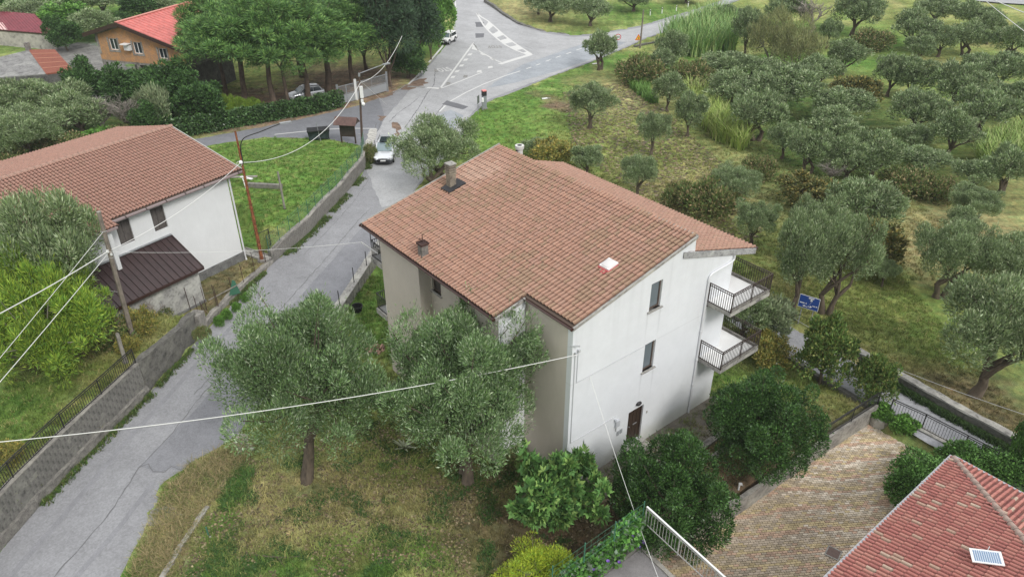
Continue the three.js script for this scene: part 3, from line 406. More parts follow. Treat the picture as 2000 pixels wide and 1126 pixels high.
function railing(parent, name, pts, h0, h1, { gap = 0.13, r = 0.012, m = M.darkIron, top = M.darkIron, postEvery = 0, ends = true, fancy = false, closeTop = true } = {}) {
  const tops = [], posts = [];
  for (let i = 0; i < pts.length - 1; i++) { const a = pts[i], b = pts[i + 1]; tops.push(bar(V3(a[0], h1, a[1]), V3(b[0], h1, b[1]), 0.05, 0.035)); if (closeTop) tops.push(bar(V3(a[0], h1 - 0.11, a[1]), V3(b[0], h1 - 0.11, b[1]), 0.03)); tops.push(bar(V3(a[0], h0 + 0.09, a[1]), V3(b[0], h0 + 0.09, b[1]), 0.03)); }
  const t = part(parent, name, tops, top);
  pts.forEach((p, i) => { if (ends || (i && i < pts.length - 1)) posts.push(p); });
  if (postEvery) for (let i = 0; i < pts.length - 1; i++) { const a = pts[i], b = pts[i + 1], L = Math.hypot(b[0] - a[0], b[1] - a[1]), n = Math.round(L / postEvery); for (let k = 1; k < n; k++) posts.push([lerp(a[0], b[0], k / n), lerp(a[1], b[1], k / n)]); }
  for (const p of posts) part(t, 'post', bx(0.045, h1 - h0, 0.045, p[0], (h0 + h1) / 2, p[1]), m);
  const bg = flat(new THREE.CylinderGeometry(r, r, h1 - h0 - 0.17, 5));
  for (let i = 0; i < pts.length - 1; i++) { const a = pts[i], b = pts[i + 1], L = Math.hypot(b[0] - a[0], b[1] - a[1]), n = Math.round(L / gap); for (let k = 1; k < n; k++) piece(t, 'baluster', bg, m, V3(lerp(a[0], b[0], k / n), (h0 + h1) / 2 - 0.01, lerp(a[1], b[1], k / n))); }
  return t;
}

// ---------------------------------------------------------------- the white house
const HO = V3(-7.816, 0, -34.957), HYAW = 0.8926, HL = 14.306, HS = 11.30, HV2 = 1.664, HVR = 9.053, HT = 0.2397, HE = 8.83;
const hw = (u, h, v) => V3(HO.x + u * Math.cos(HYAW) + v * Math.sin(HYAW), h, HO.z + u * Math.sin(HYAW) - v * Math.cos(HYAW));
{
  const H = thing('white_house', 'large white three-storey house with a brown-red tiled roof in the middle of the plot', 'house', HO, -HYAW); H.updateMatrixWorld(true);
  const under = (v) => HE + HT * v - 0.17, rUnder = (v) => 8.7 + 0.3 * (14 - v) - 0.2;
  // gable wall, facing the camera's right
  const front = extr([[1.70, -0.6], [12.28, -0.6], [12.28, rUnder(12.28)], [HVR + 0.05, rUnder(HVR + 0.05)], [HVR, under(HVR)], [1.70, under(1.70)]], 0.3,
    [rect(6.32, 8.10, 7.06, 9.50), rect(6.34, 4.70, 7.07, 6.26), rect(5.69, 0.40, 6.74, 2.56)]).rotateY(Math.PI / 2).translate(HL - 0.3, 0, 0);
  part(H, 'gable_wall', front, M.whiteGable);
  part(H, 'side_wall', [bx(0.3, 9.6, 12.0, 1.5, 4.0, -6.3), bx(12.6, 9.2, 0.3, 7.9, 4.0, -12.1)], M.white);
  const left = (u0, u1, v, top, holes = []) => extr([[u0, -1.4], [u1, -1.4], [u1, top], [u0, top]], 0.3, holes).translate(0, 0, -v - 0.3);
  const w1 = rect(5.12, 6.95, 5.88, 8.28), w2 = rect(7.5, 6.95, 8.26, 8.28), w3 = rect(6.1, 3.6, 6.9, 5.0);
  part(H, 'long_wall', [left(1.35, 5.0, 0.2, 8.72), left(5.0, 8.9, 0.86, 8.86, [w1, w2, w3]), left(8.9, HS - 0.02, 0.2, 8.72), left(HS - 0.3, HL - 0.3, 1.70, 9.06), bx(0.3, 9.9, 0.36, 4.85, 3.75, -0.68), bx(0.3, 9.9, 0.36, 9.05, 3.75, -0.68)], M.beige);
  part(H, 'step_wall', extr([[0.2, -0.8], [1.68, -0.8], [1.68, under(1.68)], [0.2, under(0.2)]], 0.3).rotateY(Math.PI / 2).translate(HS - 0.3, 0, 0).translate(0.004, 0, -0.002), M.white);
  for (const [a, b, c, d] of [[5.5, 6.95, 0.76, 1.33], [7.88, 6.95, 0.76, 1.33], [6.5, 3.6, 0.8, 1.4]]) windowIn(H, c, d, placed(a, b, -0.86, 0), { glass: M.shutter, label: a < 6 ? 'brown shuttered window high beside the wall pier' : undefined });
  windowIn(H, 0.74, 1.40, placed(HL, 8.10, -6.69, Math.PI / 2), { label: 'upper window in the white gable' });
  windowIn(H, 0.73, 1.56, placed(HL, 4.70, -6.705, Math.PI / 2), { label: 'middle-floor window in the white gable' });
  { // door of dark vertical boards
    const fr = part(H, 'door', [bx(0.08, 2.16, 0.08, HL - 0.12, 1.48, -5.73), bx(0.08, 2.16, 0.08, HL - 0.12, 1.48, -6.70), bx(0.08, 0.08, 1.05, HL - 0.12, 2.52, -6.215)], M.woodDark); fr.userData.label = 'dark brown boarded door on the ground floor';
    for (let i = 0; i < 7; i++) part(fr, 'board', bx(0.045 + (i % 2) * 0.02, 2.06, 0.118, HL - 0.14, 1.44, -5.83 - i * 0.128), M.woodDark);
    part(fr, 'letter_flap', bx(0.03, 0.05, 0.26, HL - 0.09, 1.5, -6.32), M.rim); part(fr, 'handle', bx(0.06, 0.05, 0.05, HL - 0.08, 1.5, -5.9), M.rim);
    part(fr, 'threshold', bx(0.42, 0.14, 1.3, HL + 0.06, 0.325, -6.215), M.concreteLight); part(fr, 'step', bx(0.75, 0.24, 1.5, HL + 0.25, 0.13, -6.215), M.concrete);
  }
  { const lg = new THREE.SphereGeometry(0.15, 14, 10).scale(0.6, 0.75, 1.15); part(H, 'wall_lamp', lg.translate(HL + 0.06, 2.86, -6.30), M.darkIron); }
  part(H, 'meter_box', [bx(0.12, 0.36, 0.24, HL + 0.06, 2.42, -4.86), bx(0.10, 0.14, 0.10, HL + 0.05, 2.66, -4.72)], mat('box_grey', [0.5, 0.52, 0.55], 0.6)); part(H, 'meter_cable', tube([V3(HL + 0.05, 2.25, -4.86), V3(HL + 0.06, 2.1, -4.80), V3(HL + 0.04, 1.9, -4.84)], 0.014, 5), M.darkIron);
  part(H, 'vent_plate', bx(0.03, 0.26, 0.15, HL + 0.015, 1.67, -5.02), mat('plate_grey', [0.33, 0.35, 0.37], 0.5)); part(H, 'vent_plate', bx(0.03, 0.26, 0.15, HL + 0.015, 1.70, -5.23), mats.plate_grey); part(H, 'door_bell', bx(0.02, 0.14, 0.08, HL + 0.01, 1.92, -7.03), M.concreteLight);
  const c = (v, h) => V3(HL + 0.025, h, -v);
  part(H, 'conduit', [cyl(c(1.86, 2.9), c(4.72, 2.88), 0.018), cyl(c(1.86, 2.9), c(1.86, 7.9), 0.022), cyl(c(2.02, 6.24), c(2.02, 7.98), 0.016), cyl(c(2.02, 6.24), c(6.2, 6.24), 0.011)], mat('conduit_grey', [0.5, 0.51, 0.53], 0.6));
  part(H, 'cable_bracket', bar(V3(HL - 0.1, 8.25, -1.68), V3(HL + 0.28, 8.38, -1.86), 0.05), mats.conduit_grey); part(H, 'cable_bracket', bar(c(1.86, 7.9), V3(HL + 0.25, 7.98, -1.75), 0.05), mats.conduit_grey); part(H, 'insulator', bx(0.09, 0.12, 0.09, HL + 0.07, 7.95, -2.02), mats.conduit_grey);
  // roof
  const prof = (v0, v1, f, th) => [[v0, f(v0)], [v1, f(v1)], [v1, f(v1) - th], [v0, f(v0) - th]];
  const slabL = (u0, u1, v0, v1) => extr(prof(v0, v1, (v) => HE + HT * v - 0.015, 0.15), u1 - u0).rotateY(Math.PI / 2).translate(u0, 0, 0);
  const roof = part(H, 'roof', [slabL(0, HS, 0, HVR), slabL(HS, HL, HV2, HVR)], M.underlay); roof.userData.label = 'brown-red tiled roof slope facing the road';
  const cs = 1 / Math.hypot(1, HT), sn = HT * cs;
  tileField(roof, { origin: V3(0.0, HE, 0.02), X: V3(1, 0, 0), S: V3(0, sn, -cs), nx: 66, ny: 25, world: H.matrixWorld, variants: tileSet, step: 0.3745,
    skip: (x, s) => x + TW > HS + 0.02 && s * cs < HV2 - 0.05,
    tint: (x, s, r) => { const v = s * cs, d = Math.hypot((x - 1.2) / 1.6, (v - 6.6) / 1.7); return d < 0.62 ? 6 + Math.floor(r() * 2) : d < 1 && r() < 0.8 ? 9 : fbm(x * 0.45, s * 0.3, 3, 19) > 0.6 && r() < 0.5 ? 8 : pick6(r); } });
  const barge = (u, v0, v1, th, up, m, name) => part(H, name, extr(prof(v0, v1, (v) => HE + HT * v + up, th), 0.09).rotateY(Math.PI / 2).translate(u, 0, 0), m);
  barge(-0.09, -0.05, HVR + 0.1, 0.2, 0.1, mat('barge_grey', [0.30, 0.29, 0.26], 0.8), 'barge_board'); barge(HL, HV2 - 0.02, HVR + 0.02, 0.13, 0.012, M.concreteLight, 'verge_mortar'); barge(HS, -0.02, HV2 - 0.05, 0.16, 0.012, M.concreteLight, 'verge_mortar');
  part(H, 'ridge_edge', extr([[HVR - 0.02, under(HVR) + 0.02], [HVR + 0.10, under(HVR) + 0.02], [HVR + 0.10, HE + HT * HVR + 0.02], [HVR - 0.02, HE + HT * HVR + 0.02]], HL).rotateY(Math.PI / 2), M.concreteLight);
  // gutters
  const gut = (u0, u1, v, h) => { const g = new THREE.CylinderGeometry(0.085, 0.085, u1 - u0, 10, 1, true, 0, Math.PI); g.rotateZ(Math.PI / 2).rotateX(Math.PI); return [g.translate((u0 + u1) / 2, h, -v), cyl(V3(u0 - 0.01, h - 0.035, -v), V3(u0 + 0.02, h - 0.035, -v), 0.085, 0.085, 10), cyl(V3(u1 - 0.02, h - 0.035, -v), V3(u1 + 0.01, h - 0.035, -v), 0.085, 0.085, 10), bar(V3(u0, h + 0.005, -v + 0.088), V3(u1, h + 0.005, -v + 0.088), 0.022, 0.018)]; };
  const gm = mat('gutter_brown', [0.055, 0.026, 0.02], 0.35, { side: THREE.DoubleSide });
  part(H, 'gutter', gut(-0.05, HS + 0.05, -0.09, HE - 0.005), gm); part(H, 'gutter', gut(HS - 0.1, HL + 0.05, HV2 - 0.09, HE + HT * HV2 - 0.005), gm);
  // lower slope on the far side
  const fr = (v) => 8.7 + 0.3 * (14 - v), c2 = 1 / Math.hypot(1, 0.3), s2 = 0.3 * c2;
  const roof2 = part(H, 'roof', extr(prof(8.75, 14, (v) => fr(v) - 0.015, 0.17), HL).rotateY(Math.PI / 2), M.underlay); roof2.userData.label = 'lower tiled roof slope above the balconies';
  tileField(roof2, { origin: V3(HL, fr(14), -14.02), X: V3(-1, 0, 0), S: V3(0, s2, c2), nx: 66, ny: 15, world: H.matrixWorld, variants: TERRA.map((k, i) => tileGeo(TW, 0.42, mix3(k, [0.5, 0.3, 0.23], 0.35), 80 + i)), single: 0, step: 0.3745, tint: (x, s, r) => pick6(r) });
  part(H, 'fascia', extr(prof(8.25, 14.0, (v) => fr(v) + 0.01, 0.3), 0.06).rotateY(Math.PI / 2).translate(HL + 0.002, 0, 0), mat('fascia_grey', [0.60, 0.61, 0.63], 0.9, { map: rep(T.concrete, 0.7) }));
  part(H, 'gutter', [bx(HL + 0.1, 0.13, 0.13, HL / 2, 8.66, -14.09)], gm);
  // downpipes
  const x = HL + 0.06; part(H, 'downpipe', [tube([V3(x, 8.95, -12.2), V3(x, 8.72, -12.2), V3(x, 8.62, -12.0), V3(x, 8.46, -10.52), V3(x, 8.3, -10.42), V3(x, 8.0, -10.42)], 0.055, 8, 40), cyl(V3(x, 8.02, -10.42), V3(x, -0.15, -10.46), 0.055, 0.055, 9), cyl(V3(x, 5.2, -10.43), V3(x, 5.32, -10.43), 0.075, 0.075, 9), cyl(V3(x, 3.5, -10.44), V3(x, 3.62, -10.44), 0.075, 0.075, 9), cyl(V3(x, 1.9, -10.45), V3(x, 2.0, -10.45), 0.075, 0.075, 9)], M.pvc);
  const y = HS + 0.07; part(H, 'downpipe', [tube([V3(y, 8.95, -1.58), V3(y, 8.72, -1.55), V3(y, 8.66, -1.4), V3(y, 8.28, -0.5), V3(y, 8.1, -0.34), V3(y, 7.9, -0.32)], 0.05, 8, 30), cyl(V3(y, 7.95, -0.32), V3(y, 0.5, -0.3), 0.05, 0.05, 9), cyl(V3(y, 0.5, -0.3), V3(y, 0.1, -0.3), 0.055, 0.055, 9)], M.pvc);
  // balconies
  const balcony = (name, h, top, label) => {
    const b = part(H, name, [extr([[HL, 10.63], [15.7, 10.63], [15.7, 13.75], [9.0, 13.75], [9.0, 12.28], [HL, 12.28]], 0.2).rotateX(-Math.PI / 2).translate(0, h - 0.22, 0)], M.concreteLight); b.userData.label = label;
    part(b, 'floor', extr([[HL + 0.01, 10.7], [15.62, 10.7], [15.62, 13.6], [9.1, 13.6], [9.1, 12.3], [HL + 0.01, 12.3]], 0.03).rotateX(-Math.PI / 2).translate(0, h - 0.019, 0), M.floorWhite);
    part(b, 'kerb', [bx(6.6, 0.16, 0.1, 12.35, h + 0.07, -13.68), bx(0.1, 0.16, 3.0, 15.64, h + 0.07, -12.2)], M.stone);
    const P = [[HL + 0.02, -10.66], [15.67, -10.66], [15.67, -13.72], [9.0, -13.72]], tops = [];
    for (let i = 0; i < 3; i++) { const p = P[i], q = P[i + 1]; tops.push(bar(V3(p[0], top, p[1]), V3(q[0], top, q[1]), 0.05, 0.03), bar(V3(p[0], top - 0.12, p[1]), V3(q[0], top - 0.12, q[1]), 0.03), bar(V3(p[0], h + 0.02, p[1]), V3(q[0], h + 0.02, q[1]), 0.03)); }
    part(b, 'top_rail', tops, M.ironBrown);
    const bg = flat(new THREE.BoxGeometry(0.022, top - h + 0.02, 0.022)), pg = flat(new THREE.BoxGeometry(0.05, top - h + 0.3, 0.05));
    for (let i = 0; i < 3; i++) { const p = P[i], q = P[i + 1], L = Math.hypot(q[0] - p[0], q[1] - p[1]), n = Math.round(L / 0.125); for (let k = i ? 0 : 0; k < n; k++) { const post = k === 0 || (i === 1 && k === Math.round(n / 2)); piece(b, post ? 'post' : 'baluster', post ? pg : bg, M.ironBrown, V3(lerp(p[0], q[0], k / n), (top + h) / 2 - (post ? 0.13 : 0.0), lerp(p[1], q[1], k / n))); } }
  };
  balcony('balcony', 6.92, 7.95, 'upper corner balcony with dark iron railing'); balcony('balcony', 3.56, 4.62, 'lower corner balcony with dark iron railing');
  for (const [h, lab] of [[6.98, 'upper balcony at the road end'], [3.72, 'lower balcony at the road end']]) {
    const b = part(H, 'balcony', bx(1.1, 0.3, 4.6, 0.8, h - 0.16, -2.45), M.concreteLight); b.userData.label = lab; part(b, 'floor', bx(1.0, 0.03, 4.4, 0.85, h + 0.003, -2.45), M.floorWhite);
    const P = [[1.35, -0.22], [0.32, -0.22], [0.32, -4.7]], tops = []; for (let i = 0; i < 2; i++) tops.push(bar(V3(P[i][0], h + 0.98, P[i][1]), V3(P[i + 1][0], h + 0.98, P[i + 1][1]), 0.05, 0.03), bar(V3(P[i][0], h + 0.08, P[i][1]), V3(P[i + 1][0], h + 0.08, P[i + 1][1]), 0.03)); part(b, 'top_rail', tops, M.darkIron);
    const bg = flat(new THREE.BoxGeometry(0.024, 0.96, 0.024)); for (let i = 0; i < 2; i++) { const p = P[i], q = P[i + 1], n = Math.round(Math.hypot(q[0] - p[0], q[1] - p[1]) / 0.12); for (let k = 0; k <= n; k++) piece(b, 'baluster', bg, M.darkIron, V3(lerp(p[0], q[0], k / n), h + 0.5, lerp(p[1], q[1], k / n))); }
    if (h > 5) part(b, 'scroll', [new THREE.TorusGeometry(0.12, 0.012, 5, 14).translate(0.7, h + 0.8, -0.22), new THREE.TorusGeometry(0.12, 0.012, 5, 14).translate(1.0, h + 0.8, -0.22), bar(V3(0.34, h + 0.9, -0.22), V3(0.34, h + 1.5, -0.22), 0.03)], M.darkIron);
  }
  part(H, 'cable_bracket', bar(V3(1.4, 7.7, 0.0), V3(0.35, 8.05, 0.35), 0.045), M.cableGrey); part(H, 'wall_tap', bx(0.12, 0.22, 0.12, 2.2, 1.6, -0.12), M.darkIron);
  // chimneys
  const rh = (v) => HE + HT * v + 0.04;
  { const ch = part(H, 'chimney', [bx(0.38, 1.4, 0.38, 1.25, rh(4.85) + 0.4, -4.85)], M.chimney); ch.userData.label = 'tall square beige chimney near the roof edge'; const y0 = rh(4.85) + 0.8; part(ch, 'cowl', [0, 1, 2, 3].flatMap((i) => [bx(0.46, 0.07, 0.46, 1.25, y0 + i * 0.14, -4.85), bx(0.37, 0.07, 0.37, 1.25, y0 + 0.07 + i * 0.14, -4.85)]), M.chimney); part(ch, 'cap', bx(0.48, 0.06, 0.48, 1.25, y0 + 0.54, -4.85), M.concreteLight);
    part(ch, 'flashing', [extr([[4.35, rh(4.35) + 0.09], [5.45, rh(5.45) + 0.09], [5.45, rh(5.45) + 0.13], [4.35, rh(4.35) + 0.13]], 0.8).rotateY(Math.PI / 2).translate(0.98, 0, 0)], M.bitumen); }
  { const ch = part(H, 'chimney', bx(0.36, 0.85, 0.36, 5.05, 9.15, -0.52), M.chimneyGrey); ch.userData.label = 'small grey chimney with a rusty plate at the eave'; part(ch, 'rusty_plate', [bx(0.44, 0.04, 0.44, 5.05, 9.60, -0.52), bx(0.44, 0.1, 0.03, 5.05, 9.63, -0.30), bx(0.44, 0.1, 0.03, 5.05, 9.63, -0.74), bx(0.03, 0.1, 0.44, 4.83, 9.63, -0.52), bx(0.03, 0.1, 0.44, 5.27, 9.63, -0.52)], M.rustDark); part(ch, 'spike', [cyl(V3(5.05, 9.68, -0.52), V3(5.05, 10.1, -0.52), 0.02), new THREE.TorusGeometry(0.12, 0.018, 5, 14).rotateX(1.2).translate(4.98, 9.82, -0.5), new THREE.TorusGeometry(0.11, 0.018, 5, 14).rotateX(1.2).translate(5.15, 9.80, -0.55)], M.rustDark); }
  { const ch = part(H, 'chimney', cyl(V3(1.1, 9.7, -9.7), V3(1.1, 11.0, -9.7), 0.19, 0.19, 12), mat('flue_white', [0.62, 0.61, 0.59], 0.8)); ch.userData.label = 'white round chimney behind the ridge'; part(ch, 'cap', [cyl(V3(1.1, 11.0, -9.7), V3(1.1, 11.2, -9.7), 0.25, 0.27, 8)], mats.flue_white); part(ch, 'flue', [cyl(V3(1.1, 11.19, -9.7), V3(1.1, 11.21, -9.7), 0.14, 0.14, 8), bx(0.10, 0.1, 0.05, 1.1, 10.9, -9.5)], M.bitumen); }
  { // roof light
    const tilt = new THREE.Matrix4().makeRotationX(Math.atan(HT)).setPosition(12.75, rh(5.19) + 0.06, -5.19);
    const k = part(H, 'roof_light', [bx(0.66, 0.06, 0.7, 0, 0, 0.03), bx(0.24, 0.03, 0.2, 0.1, -0.01, 0.46)].map((g) => g.applyMatrix4(tilt)), M.redPaint); k.userData.label = 'white domed roof light on a red flashing'; const d = new THREE.SphereGeometry(0.5, 18, 8, 0, 6.2832, 0, Math.PI / 2); { const p = d.attributes.position; for (let i = 0; i < p.count; i++) { const X = p.getX(i), Z = p.getZ(i), e = Math.pow(Math.abs(X / 0.5), 4) + Math.pow(Math.abs(Z / 0.5), 4), q = Math.hypot(X, Z) / 0.5, s = e > 1e-9 ? q / Math.pow(e, 0.25) : 1; p.setXYZ(i, X * s * 0.54, p.getY(i) * 0.2, Z * s * 0.58); } d.computeVertexNormals(); } part(k, 'dome', d.translate(0, 0.09, 0).applyMatrix4(tilt), M.domeWhite); part(k, 'upstand', bx(0.57, 0.08, 0.61, 0, 0.06, 0).applyMatrix4(tilt), M.trim);
  }
}

// ---------------------------------------------------------------- the white house across the road
const LO = V3(-19.06, 0, -46.36), LYAW = 0.602;
{
  const H = thing('white_house', 'white house across the road with a long pinkish tiled roof and two dark windows', 'house', LO, -LYAW); H.updateMatrixWorld(true);
  const t = 0.2135, E = 6.98, top = (n) => E - t * n; // roof height over n, n negative inwards
  const wallF = extr([[0, -0.6], [9.2, -0.6], [9.2, 6.72], [0, 6.72]], 0.3, [rect(4.8, 4.95, 5.7, 6.5), rect(7.08, 4.95, 7.98, 6.5)]).rotateY(-Math.PI / 2);
  part(H, 'front_wall', [wallF, bx(0.3, 6.6, 7, -0.15, 2.7, 12.7), extr([[0, -0.6], [-14, -0.6], [-14, 6.72], [-7, 8.3], [0, 6.72]], 0.3).translate(-0.002, 0, 0.002), bx(0.3, 7, 15, -14, 3, 7.3)], M.white);
  part(H, 'plinth', [bx(0.06, 1.7, 5.0, 0.032, 0.15, 2.45), bx(9, 1.7, 0.06, -4.4, 0.15, -0.032)], mat('plinth_grey', [0.30, 0.305, 0.31], 0.95, { map: rep(T.concrete, 0.5) }));
  const fr = windowIn(H, 0.9, 1.55, placed(0, 4.95, 5.25, Math.PI / 2), { frame: M.shutter, glass: M.shutter, sill: false, bars: 1 }); fr.userData.label = 'weathered shuttered window, nearer the corner';
  windowIn(H, 0.9, 1.55, placed(0, 4.95, 7.53, Math.PI / 2), { frame: M.shutter, glass: M.shutter, sill: false, bars: 1 }).userData.label = 'weathered shuttered window beside the porch roof';
  part(H, 'porch_pillar', [bx(0.2, 2.6, 0.25, 0.8, 5.35, 8.85)], M.white);
  part(H, 'downpipe', [cyl(V3(0.07, 6.6, -0.1), V3(0.07, 0.5, -0.12), 0.06, 0.06, 8), cyl(V3(0.07, 0.5, -0.12), V3(0.12, 0.3, -0.12), 0.07, 0.07, 8)], M.pvc);
  const prof = (a, b, th) => [[a, top(a)], [b, top(b)], [b, top(b) - th], [a, top(a) - th]];
  const roof = part(H, 'roof', [extr(prof(-7.0, 0.45, 0.16), 9.5).translate(0, 0, -1.1), extr(prof(-7.0, 1.02, 0.16), 8.3).translate(0, 0, 8.4)], M.underlay); roof.userData.label = 'pinkish tiled roof slope facing the road';
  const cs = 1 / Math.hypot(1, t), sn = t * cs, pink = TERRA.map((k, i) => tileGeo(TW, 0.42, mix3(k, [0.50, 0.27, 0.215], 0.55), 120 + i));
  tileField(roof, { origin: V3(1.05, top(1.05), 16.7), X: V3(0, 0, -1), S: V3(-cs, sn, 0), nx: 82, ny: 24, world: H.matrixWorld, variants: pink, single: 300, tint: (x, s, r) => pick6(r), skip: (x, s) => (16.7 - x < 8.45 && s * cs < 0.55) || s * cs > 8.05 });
  const roof2 = part(H, 'roof', extr([[-7.0, top(-7)], [-14.5, top(-7) - t * 7.5], [-14.5, top(-7) - t * 7.5 - 0.16], [-7, top(-7) - 0.16]], 17.8).translate(0, 0, -1.1), M.underlay); roof2.userData.label = 'tiled roof slope on the far side';
  tileField(roof2, { origin: V3(-14.5, top(-7) - t * 7.5, -1.1), X: V3(0, 0, 1), S: V3(cs, sn, 0), nx: 82, ny: 20, world: H.matrixWorld, variants: pink, single: 0, tint: (x, s, r) => pick6(r) });
  const capG = paintG(new THREE.CylinderGeometry(0.13, 0.15, 0.44, 7, 1, true, -Math.PI / 2, Math.PI).rotateX(-Math.PI / 2), [0.44, 0.27, 0.21]); 
  for (let i = 0; i < 44; i++) piece(roof, 'ridge_tile', capG, M.tile, V3(-7.0, top(-7) + 0.02, -0.95 + i * 0.4));
  part(H, 'gutter', [bx(0.12, 0.11, 9.5, 0.52, 6.86, 3.65), bx(0.12, 0.11, 8.3, 1.11, 6.72, 12.55)], mat('gutter_grey', [0.30, 0.24, 0.24], 0.5));
  part(H, 'verge_board', [extr([[0.45, top(0.45) + 0.02], [-7, top(-7) + 0.02], [-7, top(-7) - 0.18], [0.45, top(0.45) - 0.18]], 0.08).translate(0, 0, -1.18)], mat('verge_grey', [0.42, 0.40, 0.37], 0.8));
  for (let i = 0; i < 7; i++) part(H, 'gutter_clip', bx(0.16, 0.14, 0.05, 0.52, 6.87, -0.6 + i * 1.35), M.ironBrown);
  // lean-to with a brown sheet roof
  const s = thing('lean_to', 'lean-to shed under a dark brown ribbed sheet roof against the white house', 'shed', LO, -LYAW);
  part(s, 'wall', [bx(0.25, 2.9, 6.6, 2.42, 1.4, 8.35), extr([[0, -0.2], [2.42, -0.2], [2.42, 2.9], [0, 4.1]], 0.25).translate(0.02, 0, 5.05)], mat('weathered_white', [0.66, 0.66, 0.65], 0.95, { map: rep(T.concrete, 0.35) }));
  part(s, 'plinth', [bx(0.05, 0.9, 6.7, 2.572, 0.1, 8.35), bx(2.4, 0.9, 0.05, 1.35, 0.1, 5.022)], mats.plinth_grey);
  const rise = Math.atan2(4.42 - 2.95, 2.85), L = Math.hypot(1.47, 2.85), place = (w) => new THREE.Matrix4().makeRotationZ(-rise).setPosition(1.425, 3.685, w);
  for (let i = 0; i < 17; i++) part(s, 'roof_panel', [bx(L, 0.035, 0.395, 0, 0, 0), bx(L, 0.06, 0.035, 0, 0.045, -0.18)].map((g) => g.applyMatrix4(place(5.0 + i * 0.4))), M.brownSheet);
  part(s, 'edge_trim', [bx(0.06, 0.18, 6.9, 2.9, 2.9, 8.25), bx(L, 0.14, 0.05, 0, -0.03, 0).applyMatrix4(place(4.78))], M.brown); part(s, 'flashing', bx(0.16, 0.05, 6.8, 0.09, 4.46, 8.2), M.steel);
}
